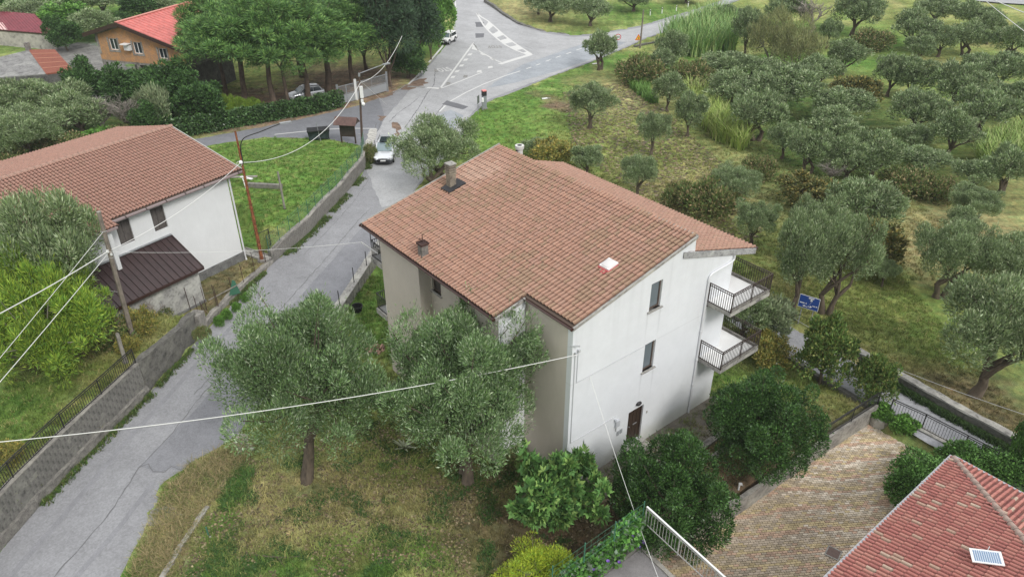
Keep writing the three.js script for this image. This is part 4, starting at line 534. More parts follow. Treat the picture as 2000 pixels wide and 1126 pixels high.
// ---------------------------------------------------------------- the red-roofed house at the lower right
const RO = at(1862, 893, 3.2);
{
  const o = V3(RO.x, 0, RO.z), H = thing('red_roofed_house', 'house at the lower right corner under a faded red hipped tile roof', 'house', o, -HYAW), E = 3.2, t = 0.32, N = 13; H.updateMatrixWorld(true);
  part(H, 'wall', [bx(N, 4.3, 0.3, N / 2 + 0.6, 1.0, 0.75), bx(0.3, 4.3, N, 0.75, 1.0, N / 2 + 0.6)], M.beige);
  const P = (x, z) => V3(x, E + t * Math.min(x, z) - 0.02, z), roof = part(H, 'roof', (() => { const g = new THREE.BufferGeometry(), p = []; const q = (...a) => a.forEach((v) => p.push(v.x, v.y, v.z)); const a = P(0, 0), b = P(N, 0), c = P(N, N), d = P(0, N), dn = (v) => V3(v.x, v.y - 0.14, v.z); q(a, c, b, a, d, c); q(dn(a), dn(b), dn(c), dn(a), dn(c), dn(d)); q(a, b, dn(b), a, dn(b), dn(a)); q(a, dn(d), d, a, dn(a), dn(d)); g.setAttribute('position', new THREE.Float32BufferAttribute(p, 3)); g.computeVertexNormals(); return g; })(), mat('red_under', [0.2, 0.06, 0.05], 0.9, { side: THREE.DoubleSide })); roof.userData.label = 'faded red tiled hipped roof';
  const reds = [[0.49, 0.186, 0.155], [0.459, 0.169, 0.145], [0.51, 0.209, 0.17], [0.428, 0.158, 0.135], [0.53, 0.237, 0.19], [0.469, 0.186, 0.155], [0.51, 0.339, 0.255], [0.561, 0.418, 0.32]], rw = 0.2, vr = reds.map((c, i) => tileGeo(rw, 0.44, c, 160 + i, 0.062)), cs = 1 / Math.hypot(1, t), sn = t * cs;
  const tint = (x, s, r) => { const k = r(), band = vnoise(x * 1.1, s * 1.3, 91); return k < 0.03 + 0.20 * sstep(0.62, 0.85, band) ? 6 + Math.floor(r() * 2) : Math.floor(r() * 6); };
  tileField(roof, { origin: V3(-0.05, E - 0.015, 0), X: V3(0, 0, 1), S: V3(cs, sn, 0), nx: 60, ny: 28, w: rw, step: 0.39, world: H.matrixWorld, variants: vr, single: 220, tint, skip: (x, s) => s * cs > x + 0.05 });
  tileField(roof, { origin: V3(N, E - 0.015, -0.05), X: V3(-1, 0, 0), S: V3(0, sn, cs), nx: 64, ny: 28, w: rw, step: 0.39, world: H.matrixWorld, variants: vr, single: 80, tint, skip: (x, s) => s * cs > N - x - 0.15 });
  const hipG = paintG(new THREE.CylinderGeometry(0.12, 0.14, 0.46, 8, 1, true, -Math.PI / 2, Math.PI).rotateX(-Math.PI / 2), [0.46, 0.34, 0.285]), hm = new THREE.Matrix4(), dir = V3(1, t, 1).normalize(), zx = V3(1, 0, -1).normalize();
  hm.makeBasis(zx, dir.clone().cross(zx), dir); for (let i = 0; i < 34; i++) { const p = piece(roof, 'hip_tile', hipG, M.tile); hm.setPosition(V3(0.05, E + 0.03, 0.05).addScaledVector(dir, 0.2 + i * 0.42)); hm.decompose(p.position, p.quaternion, p.scale); }
  part(H, 'gutter', [bx(0.11, 0.1, N, -0.1, E - 0.01, N / 2 - 0.05), bx(N, 0.1, 0.11, N / 2, E - 0.01, -0.1)], mat('zinc', [0.36, 0.36, 0.38], 0.45));
  for (let i = 0; i < 6; i++) part(H, 'gutter_clip', bx(0.15, 0.13, 0.05, -0.1, E, 0.5 + i * 2), mats.zinc);
  // small solar panel on its stand
  const d = ray(1928, 1087); let p = null; const inv = H.matrixWorld.clone().invert(); for (let k = 10; k < 60; k += 0.01) { const w = V3(d[0] * k, CAMY + d[1] * k, d[2] * k).applyMatrix4(inv); if (w.y < E + t * Math.min(w.x, w.z) + 0.28) { p = w; break; } }
  const S = thing('solar_panel', 'small white-framed solar panel on the red tiled roof', 'solar panel', p.clone().applyMatrix4(H.matrixWorld), -0.33), tl = new THREE.Matrix4().makeRotationX(-0.05).multiply(new THREE.Matrix4().makeRotationZ(0.17));
  part(S, 'frame', [bx(0.98, 0.035, 0.05, 0, 0, -0.3), bx(0.98, 0.035, 0.05, 0, 0, 0.3), bx(0.08, 0.035, 0.56, -0.45, 0, 0), bx(0.08, 0.035, 0.56, 0.45, 0, 0)].map((g) => g.applyMatrix4(tl)), M.trim);
  part(S, 'backing', bx(0.82, 0.014, 0.55, 0, -0.004, 0).applyMatrix4(tl), mat('cell_gap', [0.62, 0.68, 0.75], 0.3));
  for (let i = 0; i < 12; i++) part(S, 'cell', bx(0.034, 0.012, 0.5, -0.375 + i * 0.068, 0.008, 0).applyMatrix4(tl), mats.cell || mat('cell', [0.16, 0.25, 0.38], 0.2));
  part(S, 'stand', [cyl(V3(-0.1, -0.35, -0.1), V3(-0.1, -0.02, 0), 0.02), cyl(V3(0.25, -0.35, -0.3), V3(0.2, -0.02, -0.2), 0.02), cyl(V3(0.1, 0.0, -0.36), V3(0.1, 0.16, -0.36), 0.015)], M.trim);
}
// ---------------------------------------------------------------- houses at the upper left
{
  const H = thing('brick_house', 'unfinished orange brick house with a bright red sheet roof beside the pines', 'house', V3(-47.9, 0, -88.3), -0.30);
  const pk = 4.0, top = (x) => x < pk ? 7.05 + 0.29 * x : 8.21 - 0.29 * (x - pk), Wd = 11.6, D = 12;
  part(H, 'brick_wall', [extr([[0, 3.7], [Wd, 3.7], [Wd, top(Wd) - 0.1], [pk, top(pk) - 0.1], [0, top(0) - 0.1]], 0.3, [rect(1.75, 4.95, 2.85, 6.25), rect(5.0, 4.75, 6.1, 6.05), rect(8.35, 4.45, 9.4, 5.6)]).translate(0, 0, -0.3), bx(0.3, 3.3, D, 0.15, 5.3, -D / 2 - 0.3)], M.brick);
  part(H, 'concrete_frame', [bx(0.42, 3.9, 0.42, 0.2, 1.8, -0.2), bx(0.4, 3.9, 0.4, 5, 1.8, -0.2), bx(0.4, 3.9, 0.4, Wd - 0.2, 1.8, -0.2), bx(Wd, 0.25, D, Wd / 2, 3.6, -D / 2), bx(0.3, 2.4, 0.06, 0.15, 5.6, 0.02)], M.concrete);
  part(H, 'gable_band', [extr([[0, top(0) - 0.55], [pk, top(pk) - 0.55], [Wd, top(Wd) - 0.55], [Wd, top(Wd) - 0.12], [pk, top(pk) - 0.12], [0, top(0) - 0.12]], 0.05).translate(0, 0, 0.01)], M.concrete);
  for (const [x, y, w, h] of [[2.3, 4.95, 1.1, 1.3], [5.55, 4.75, 1.1, 1.3], [8.875, 4.45, 1.05, 1.15]]) { part(H, 'window_surround', [bx(w + 0.5, 0.2, 0.04, x, y - 0.12, 0.022), bx(0.22, h + 0.2, 0.04, x - w / 2 - 0.12, y + h / 2, 0.022), bx(0.22, h + 0.2, 0.04, x + w / 2 + 0.12, y + h / 2, 0.022)], M.concrete); windowIn(H, w, h, placed(x, y, 0, 0), { frame: M.trim, glass: M.glassDark, bars: 1, sill: false }); }
  part(H, 'awning', [bx(0.9, 0.08, 0.8, 4.35, 5.85, 0.45), bx(0.8, 0.55, 0.35, 4.4, 5.4, 0.25)], M.trim);
  const slab = (a, b, th, up) => [[a, top(a) + up], [b, top(b) + up], [b, top(b) + up - th], [a, top(a) + up - th]];
  const rl = part(H, 'roof', extr(slab(-1.1, pk, 0.1, 0), D + 1).translate(0, 0, -D - 0.4), M.redSheet), n = 20; for (let i = 0; i <= n; i++) part(rl, 'sheet_rib', bar(V3(pk + 0.05, top(pk) + 0.015, 0.5 - i * 0.62), V3(Wd + 0.9, top(Wd + 0.9) + 0.015, 0.5 - i * 0.62), 0.06, 0.05), M.redSheet);
  part(H, 'roof', extr(slab(pk, Wd + 1.0, 0.1, 0.002), D + 1).translate(0, 0, -D - 0.4), M.redSheet);
  part(H, 'barge_board', [extr([[-1.15, top(-1.15) + 0.02], [pk, top(pk) + 0.02], [pk, top(pk) - 0.42], [-1.15, top(-1.15) - 0.42]], 0.08).translate(0, 0, 0.62), extr([[pk, top(pk) + 0.02], [Wd + 1.05, top(Wd + 1.05) + 0.02], [Wd + 1.05, top(Wd + 1.05) - 0.42], [pk, top(pk) - 0.42]], 0.08).translate(0, 0, 0.62), bx(0.1, 0.3, D, Wd + 1.05, top(Wd + 1) - 0.1, -D / 2 + 0.4)], M.brown);
  part(H, 'soffit', [extr([[-1.1, top(-1.1) - 0.14], [pk, top(pk) - 0.14], [pk, top(pk) - 0.2], [-1.1, top(-1.1) - 0.2]], 0.9).translate(0, 0, -0.3)], M.concreteDark);
  part(H, 'ridge_flashing', bar(V3(pk, top(pk) + 0.04, 0.6), V3(pk, top(pk) + 0.04, -D), 0.4, 0.06), mat('salmon', [0.62, 0.25, 0.2], 0.6));
  part(H, 'ground_floor_wall', [bx(Wd - 0.6, 3.5, 0.2, Wd / 2, 1.7, -4.5), bx(0.25, 3.5, 8, Wd - 0.2, 1.7, -4.5)], M.concreteDark);
}
const quadSlab = (a, b, c, d, th) => { const g = new THREE.BufferGeometry(), p = []; const up = [a, b, c, d].map((v) => v.clone()), dn = up.map((v) => V3(v.x, v.y - th, v.z)); const t = (x, y, z) => p.push(x.x, x.y, x.z, y.x, y.y, y.z, z.x, z.y, z.z); t(up[0], up[2], up[1]); t(up[0], up[3], up[2]); t(dn[0], dn[1], dn[2]); t(dn[0], dn[2], dn[3]); for (let i = 0; i < 4; i++) { const j = (i + 1) % 4; t(up[i], up[j], dn[j]); t(up[i], dn[j], dn[i]); } g.setAttribute('position', new THREE.Float32BufferAttribute(p, 3)); g.computeVertexNormals(); return g; };
{
  const A = at(104, 66, 2.3), B = at(-60, 53, 2.3), C = at(65, 27, 3.7), D = at(-90, 14, 3.7), o = V3(A.x, 0, A.z), H = thing('barn', 'long whitewashed barn with a maroon roof at the upper left corner', 'barn', o), ww = mat('whitewash', [0.78, 0.74, 0.70], 0.95, { map: rep(T.concrete, 0.12) }), lo = (v, h) => V3(v.x, h, v.z), back = C.clone().sub(A).multiplyScalar(2).setY(0), E = A.clone().add(back);
  const a2 = A.clone().lerp(B, 0.015), e2 = V3(E.x, 2.3, E.z), c2 = C.clone().add(V3(0, -0.12, 0));
  part(H, 'wall', [quadSlab(V3(a2.x, 2.25, a2.z), V3(B.x, 2.25, B.z), V3(B.x - 0.02, -0.3, B.z - 0.02), V3(a2.x - 0.02, -0.3, a2.z - 0.02), 0.01), quadSlab(V3(a2.x, 2.2, a2.z), V3(c2.x, 3.4, c2.z), V3(c2.x, -0.3, c2.z - 0.02), V3(a2.x, -0.3, a2.z - 0.02), 0.01), quadSlab(V3(c2.x, 3.4, c2.z), e2, lo(e2, -0.3), V3(c2.x, -0.3, c2.z), 0.01)], ww, o);
  M.maroonSheet.side = THREE.DoubleSide; ww.side = THREE.DoubleSide;
  const roof = part(H, 'roof', [quadSlab(A, B, D, C, 0.1), quadSlab(C, D, D.clone().add(V3(back.x / 2, -1.4, back.z / 2)), E, 0.1)], M.maroonSheet, o); for (let i = 0; i <= 24; i++) part(roof, 'sheet_rib', bar(A.clone().lerp(B, i / 24).add(V3(0, 0.02, 0)), C.clone().lerp(D, i / 24).add(V3(0, 0.02, 0)), 0.12, 0.07), M.maroonSheet, o);
  const pa = at(14, 58, 2.36), pb = at(-8, 56, 2.36), pc = at(-6, 40, 2.95), pd = at(4, 44, 2.85); part(roof, 'pale_patch', quadSlab(pa, pb, pc, pd, 0.04), mat('salmon_pale', [0.7, 0.5, 0.47], 0.7), o); part(H, 'eave_board', bar(A.clone().add(V3(0, -0.1, 0.05)), B.clone().add(V3(0, -0.1, 0.05)), 0.08, 0.16), M.brown, o);
}
{
  const A = at(56, 97, 2.2), B = at(105, 97, 2.2), C = at(142, 138, 1.7), D = at(90, 144, 1.7), E = at(-30, 118, 2.0), F = at(-20, 152, 1.5), o = V3(A.x, 0, A.z), q = (a, b, c, d, th) => { const g = new THREE.BufferGeometry(), p = []; const up = [a, b, c, d].map((v) => v.clone()), dn = up.map((v) => V3(v.x, v.y - th, v.z)); const t = (x, y, z) => p.push(x.x, x.y, x.z, y.x, y.y, y.z, z.x, z.y, z.z); t(up[0], up[2], up[1]); t(up[0], up[3], up[2]); t(dn[0], dn[1], dn[2]); t(dn[0], dn[2], dn[3]); for (let i = 0; i < 4; i++) { const j = (i + 1) % 4; t(up[i], up[j], dn[j]); t(up[i], dn[j], dn[i]); } g.setAttribute('position', new THREE.Float32BufferAttribute(p, 3)); g.computeVertexNormals(); return g; };
  const S = thing('shed', 'low shed with a rusty ribbed roof and a grey cement-sheet roof before the barn', 'shed', o);
  const rr = part(S, 'roof', q(A, B, C, D, 0.1), M.rustSheet, o); rr.material.side = THREE.DoubleSide; rr.userData.label = 'rusty ribbed roof';
  for (let i = 0; i <= 16; i++) part(rr, 'sheet_rib', bar(A.clone().lerp(B, i / 16).add(V3(0, 0.03, 0)), D.clone().lerp(C, i / 16).add(V3(0, 0.03, 0)), 0.12, 0.08), M.rustSheet, o); for (let i = 1; i < 5; i++) part(rr, 'cross_lath', bar(A.clone().lerp(D, i / 5).add(V3(0, 0.09, 0)), B.clone().lerp(C, i / 5).add(V3(0, 0.09, 0)), 0.09, 0.04), mat('lath' + i, [0.5, 0.25, 0.17], 0.8), o);
  const gr = part(S, 'roof', q(E, A, D, F, 0.12), mat('cement_sheet', [0.40, 0.40, 0.40], 0.95, { map: rep(T.concrete, 0.25), side: THREE.DoubleSide }), o); gr.userData.label = 'grey cement-sheet roof';
  part(S, 'wall', [q(D, C, V3(C.x, 0.02, C.z), V3(D.x, 0.02, D.z), 0.02), q(F, D, V3(D.x, 0.02, D.z), V3(F.x, 0.02, F.z), 0.02), q(B, C, V3(C.x, 0.02, C.z), V3(B.x, 0.02, B.z), 0.02)].map((g) => g.translate(0, -0.12, 0)), mats.cement_sheet, o);
  part(S, 'chimney', bx(0.5, 1.1, 0.5, A.x, A.y + 0.4, A.z + 0.1), M.chimneyGrey, o);
}
// ---------------------------------------------------------------- walls
const along = (P) => { const S = [0]; for (let i = 1; i < P.length; i++) S.push(S[i - 1] + Math.hypot(P[i][0] - P[i - 1][0], P[i][1] - P[i - 1][1])); return (s) => { let i = 0; while (i < P.length - 2 && s > S[i + 1]) i++; const t = (s - S[i]) / (S[i + 1] - S[i]), dx = P[i + 1][0] - P[i][0], dz = P[i + 1][1] - P[i][1]; return { x: lerp(P[i][0], P[i + 1][0], t), z: lerp(P[i][1], P[i + 1][1], t), ry: Math.atan2(-dz, dx), nx: -dz / Math.hypot(dx, dz), nz: dx / Math.hypot(dx, dz), L: S[S.length - 1] }; }; };
// rough wall: a swept box with an uneven skin; off > 0 pushes it to the left-hand side of the path
function sweptWall(P, y0, y1, th, off = 0, rough = 0.03, step = 0.4, seed = 1, vy = 4) {
  const f = along(P), L = f(0).L, n = Math.max(2, Math.round(L / step)), pos = [], idx = [], ring = []; for (let k = 0; k <= vy; k++) ring.push([-th / 2, k / vy]); for (let k = vy; k >= 0; k--) ring.push([th / 2, k / vy]);
  const R = ring.length; for (let i = 0; i <= n; i++) { const s = L * i / n, q = f(s), a = typeof y0 === 'function' ? y0(s) : y0, b = typeof y1 === 'function' ? y1(s) : y1; ring.forEach(([e, t], k) => { const j = rough * (vnoise(s * 1.7 + k * 7.3, t * 3.1 + seed * 9, seed) - 0.5) * 2, jt = t > 0.95 ? rough * (vnoise(s * 1.3, seed, seed + 5) - 0.5) * 2 : 0, o = off + e + (e < 0 ? -j : j); pos.push(q.x + q.nx * o, lerp(a, b, t) + jt, q.z + q.nz * o); }); if (i) for (let k = 0; k < R - 1; k++) { const A = (i - 1) * R + k, B = A + R; idx.push(A, A + 1, B, B, A + 1, B + 1); } }
  for (const base of [0, n * R]) for (let k = 0; k < vy; k++) { const a = base + k, b = base + k + 1, c = base + R - 1 - k, d = base + R - 2 - k; base ? idx.push(a, c, b, b, c, d) : idx.push(a, b, c, b, d, c); }
  const g = new THREE.BufferGeometry(); g.setAttribute('position', new THREE.Float32BufferAttribute(pos, 3)); g.setIndex(idx); return flat(g.toNonIndexed ? (() => { const u = g.toNonIndexed(); u.computeVertexNormals(); return u; })() : g);
}
function blockCourses(W0, P, y0, rows, bh, bl, face, depth, m, name, { tone = 0, seed = 3, yOf } = {}) {
  const f = along(P), L = f(0).L, r = rngOf(seed), geos = [0, 1, 2, 3].map((k) => flat(bx(bl - 0.016, bh - 0.016, depth, (r() - 0.5) * 0.004, 0, 0))), ms = [0, 1, 2].map((k) => { const q = m.clone(); q.color.multiplyScalar(0.92 + 0.08 * k); q.name = m.name + k; return q; });
  for (let j = 0; j < rows; j++) for (let s = (j % 2) * bl / 2 + bl / 2; s < L - bl / 3; s += bl) { const q = f(s), o = face + (r() - 0.5) * 0.02, y = y0 + (yOf ? yOf(s) : 0) + (j + 0.5) * bh; piece(W0, name, geos[Math.floor(r() * 4)], ms[Math.floor(r() * 3)], V3(q.x + q.nx * o - W0.position.x, y, q.z + q.nz * o - W0.position.z), q.ry); }
}
const S1 = [[-22.75, -15], [-22.2, -20], [-21.8, -23.7], [-21.2, -26.9], [-20.6, -29.4], [-20.0, -32.0]];
{ // concrete block wall with the iron fence
  const o = V3(-21.5, 0, -25), Wl = thing('block_wall', 'grey concrete block wall with an iron fence on top along the left of the road', 'wall', o);
  part(Wl, 'core', sweptWall(S1, -0.3, 2.03, 0.22, -0.115, 0.004, 1), M.block, o);
  part(Wl, 'footing', sweptWall(S1, -0.3, 0.52, 0.2, 0.06, 0.05, 0.25, 7), M.stone, o);
  blockCourses(Wl, S1, 0.5, 6, 0.25, 0.5, -0.028, 0.06, M.block, 'block');
  part(Wl, 'coping', sweptWall(S1, 2.0, 2.07, 0.28, -0.13, 0.012, 0.6, 9), M.concrete, o);
  const q = S1.map(([x, z]) => [x - 0.13 - 21.5 * 0 - o.x, z - o.z]); const F = thing('iron_fence', 'dark iron picket fence standing on the grey block wall', 'fence', o);
  railing(F, 'rail', [[q[0][0], q[0][1]], [q[2][0], q[2][1]], [q[3][0], q[3][1]], [q[4][0], q[4][1]], [q[5][0], q[5][1]]], 2.05, 2.98, { gap: 0.14, r: 0.014, m: M.darkIron, top: M.darkIron, postEvery: 2.4 });
}
{ const P = [[-20.0, -32.0], [-19.6, -34], [-19.3, -35.8], [-19.1, -37.6]], o = V3(-19.6, 0, -35), Wl = thing('concrete_wall', 'rough cracked concrete wall between the block wall and the low wall', 'wall', o);
  part(Wl, 'wall', sweptWall(P, -0.3, (s) => lerp(2.12, 1.62, s / 5.8), 0.36, -0.16, 0.06, 0.28, 21, 6), M.concreteDark, o); part(Wl, 'pillar', sweptWall([[-19.12, -37.4], [-18.98, -38.1]], -0.3, 1.45, 0.7, -0.1, 0.03, 0.3, 22), M.concrete, o); }
{ const P = [[-18.98, -38.0], [-18.8, -39.3], [-18.3, -42], [-17.9, -43.8], [-17.45, -45.2], [-17.1, -46.5]], o = V3(-18.3, 0, -42), Wl = thing('low_wall', 'low weathered concrete wall before the lean-to', 'wall', o); part(Wl, 'wall', sweptWall(P, -0.3, (s) => 0.5 - 0.02 * s, 0.34, -0.14, 0.05, 0.3, 23), M.concrete, o); }
const S4 = [[-17.1, -46.5], [-16.3, -48.9], [-15.6, -51.2], [-15.2, -53.2], [-14.95, -54.6], [-14.3, -57.8], [-13.8, -61], [-13.45, -64], [-13.75, -66.8]];
{ const o = V3(-15, 0, -56), Wl = thing('block_wall', 'long weathered block wall holding up the bright green lawn', 'wall', o), top = (s) => lerp(0.95, 1.28, sstep(0, 4, s)) + 0.05 * Math.sin(s);
  part(Wl, 'core', sweptWall(S4, -0.3, (s) => top(s) - 0.05, 0.24, -0.14, 0.004, 1, 31), M.concreteDark, o); blockCourses(Wl, S4, 0.06, 4, 0.27, 0.55, -0.02, 0.06, M.stone, 'block', { seed: 9 }); part(Wl, 'coping', sweptWall(S4, (s) => top(s) - 0.12, top, 0.32, -0.13, 0.035, 0.4, 33), M.concrete, o); }
const S5 = [[-11.3, -38.3], [-10.9, -41.0], [-10.35, -44.5], [-9.85, -47.6], [-9.3, -51], [-8.4, -55], [-7.2, -59]];
{ const o = V3(-10.3, 0, -45), Wl = thing('retaining_wall', 'pale concrete retaining wall between the road and the white house lawn', 'wall', o);
  part(Wl, 'wall', sweptWall(S5, -1.2, 0.18, 0.26, -0.13, 0.02, 0.5, 41, 4), M.concrete, o); part(Wl, 'kerb_slab', sweptWall(S5, -0.1, 0.13, 0.34, -0.43, 0.02, 0.6, 42, 2), M.concreteLight, o); part(Wl, 'coping', sweptWall(S5, 0.17, 0.24, 0.3, -0.13, 0.015, 0.6, 43, 1), M.concreteLight, o);
  const f = along(S5), b = []; for (let s = 0.8; s < f(0).L; s += 1.15) { const q = f(s); b.push(bx(0.08, 1.1, 0.05, q.x + q.nx * 0.02, -0.4, q.z + q.nz * 0.02, q.ry)); } for (const g of b) part(Wl, 'buttress', g, M.concrete, o);
  for (const [x, y] of [[663.5, 597], [691.5, 551], [716, 519]]) { const g = at(x, y, 0.2), p = thing('fence_post', { 663.5: 'thin black fence post nearest the camera on the pale retaining wall', 691.5: 'middle thin black fence post on the pale retaining wall', 716: 'thin black fence post on the retaining wall closest to the house balcony' }[x], 'post', V3(g.x, 0.2, g.z)); part(p, 'shaft', [cyl(V3(0, 0, 0), V3(0, 1.15, 0), 0.03), cyl(V3(0, 0, 0), V3(0, 0.05, 0), 0.06)], M.darkIron); } }
{ // wall and fences round the paved yard
  const P = [at(1707, 822, -0.9), at(1600, 893, -0.9), at(1440, 1006, -0.9), at(1300, 1082, -0.9), at(1225, 1120, -0.9)].map((p) => [p.x, p.z]), o = V3(P[1][0], 0, P[1][1]), Wl = thing('yard_wall', 'grey concrete wall between the paved yard and the house garden', 'wall', o);
  part(Wl, 'wall', sweptWall(P, -1.3, (s) => lerp(0.22, 0.05, sstep(2, 8, s)), 0.22, 0.11, 0.02, 0.4, 51, 4), M.concrete, o);
  const F = thing('iron_fence', 'dark wire-panel fence on the wall between the yard and the garden', 'fence', o), q = P.map(([x, z]) => [x - o.x, z - o.z]), w = [lerp(q[1][0], q[0][0], 0.02), lerp(q[1][1], q[0][1], 0.02)]; railing(F, 'rail', [[q[0][0] - 0.05, q[0][1] - 0.08], [w[0] - 0.05, w[1] - 0.08]], 0.2, 1.1, { gap: 0.11, r: 0.012, postEvery: 2.3, m: M.darkIron });
  const Q = [at(1706, 822, -0.9), at(1765, 844, -0.9), at(1850, 890, -0.9), at(1990, 962, -0.9), at(2150, 1045, -0.9)].map((p) => [p.x, p.z]), o2 = V3(Q[2][0], 0, Q[2][1]), W2 = thing('yard_wall', 'low concrete wall with an iron railing between the yard and the lower road', 'wall', o2);
  part(W2, 'wall', sweptWall(Q.slice(1), -1.3, -0.25, 0.26, -0.13, 0.015, 0.5, 53, 3), M.concreteDark, o2); part(W2, 'coping', sweptWall(Q.slice(1), -0.27, -0.19, 0.36, -0.13, 0.012, 0.5, 54, 1), M.concreteLight, o2); part(W2, 'planter_kerb', sweptWall([at(1697, 822, -0.9), at(1705, 832, -0.9), at(1722, 838, -0.9), at(1742, 834, -0.9), at(1752, 838, -0.9)].map((p) => [p.x, p.z]), -1.1, -0.38, 0.16, 0, 0.01, 0.15, 55, 2), M.concreteLight, o2);
  const R2 = [at(1736, 808, -0.3), at(1800, 838, -0.3), at(1880, 880, -0.3), at(2000, 944, -0.3)].map((p) => [p.x - o2.x, p.z - o2.z]), F2 = thing('iron_railing', 'black iron railing between the paved yard and the lower road', 'railing', o2); railing(F2, 'rail', R2, -0.28, 0.72, { gap: 0.14, r: 0.01, postEvery: 2.2, m: M.darkIron });
  const K = [at(1500, 684, -0.3), at(1600, 749, -0.3), at(1690, 800, -0.3)].map((p) => [p.x, p.z]), o3 = V3(K[1][0], 0, K[1][1]), W3 = thing('low_wall', 'low stone kerb wall at the garden edge along the lower road', 'wall', o3); part(W3, 'wall', sweptWall(K, -0.5, 0.22, 0.3, 0.05, 0.04, 0.35, 57, 2), M.concreteDark, o3);
}
{ const Q = [[1615, 668], [1720, 733], [1850, 807], [1990, 884], [2200, 1003]].map(([x, y]) => at(x, y, -0.3)).map((p) => [p.x, p.z]), o = V3(Q[2][0], 0, Q[2][1]), Wl = thing('field_wall', 'low grey wall between the lower road and the olive field', 'wall', o);
  part(Wl, 'wall', sweptWall(Q, -0.5, 0.32, 0.34, -0.17, 0.05, 0.4, 61, 3), M.concreteDark, o); part(Wl, 'coping', sweptWall(Q, 0.28, 0.40, 0.44, -0.17, 0.04, 0.4, 62, 1), M.concreteLight, o);
  const Wr = thing('fence_wire', 'thin pale wire strung above the field wall', 'wire', o), p0 = at(1500, 590, 1.2), p1 = at(1640, 672, 1.2), p2 = at(2010, 812, 1.0); part(Wr, 'wire', [rope(p0, p1, 0.05, 0.014), rope(p1, p2, 0.15, 0.014)], M.cableGrey, o); }
{ const P = W([[492, 868], [440, 940], [405, 992], [352, 1072], [318, 1130], [280, 1200]]), o = V3(-13.8, 0, -24), k = thing('garden_kerb', 'pale concrete kerb between the grass verge and the garden', 'kerb', o); part(k, 'kerb', sweptWall(P.slice(2), -0.2, 0.17, 0.22, 0, 0.03, 0.3, 65, 2), M.concreteLight, o); part(k, 'broken_kerb', sweptWall(P.slice(0, 3), -0.3, 0.05, 0.2, 0, 0.04, 0.3, 66, 2), M.concrete, o); }
{ const P = W([[945, 4], [958, 12], [985, 31], [1010, 46], [1060, 61], [1120, 68.5], [1160, 66.5], [1200, 60]]), o = V3(P[3][0], 0, P[3][1]), k = thing('roadside_wall', 'low dark stone wall round the corner of the upper olive field', 'wall', o); part(k, 'wall', sweptWall(P, -0.3, (s) => 0.55 - 0.02 * s, 0.5, -0.25, 0.08, 0.5, 67, 3), M.concreteDark, o); }
{ const P = W([[1340, 64], [1290, 82], [1240, 92]]), o = V3(P[1][0], 0, P[1][1]), k = thing('roadside_wall', 'low concrete edge wall under the reeds by the upper road', 'wall', o); part(k, 'wall', sweptWall(P, -0.4, 0.25, 0.4, 0.1, 0.05, 0.6, 68, 2), M.concreteDark, o); }
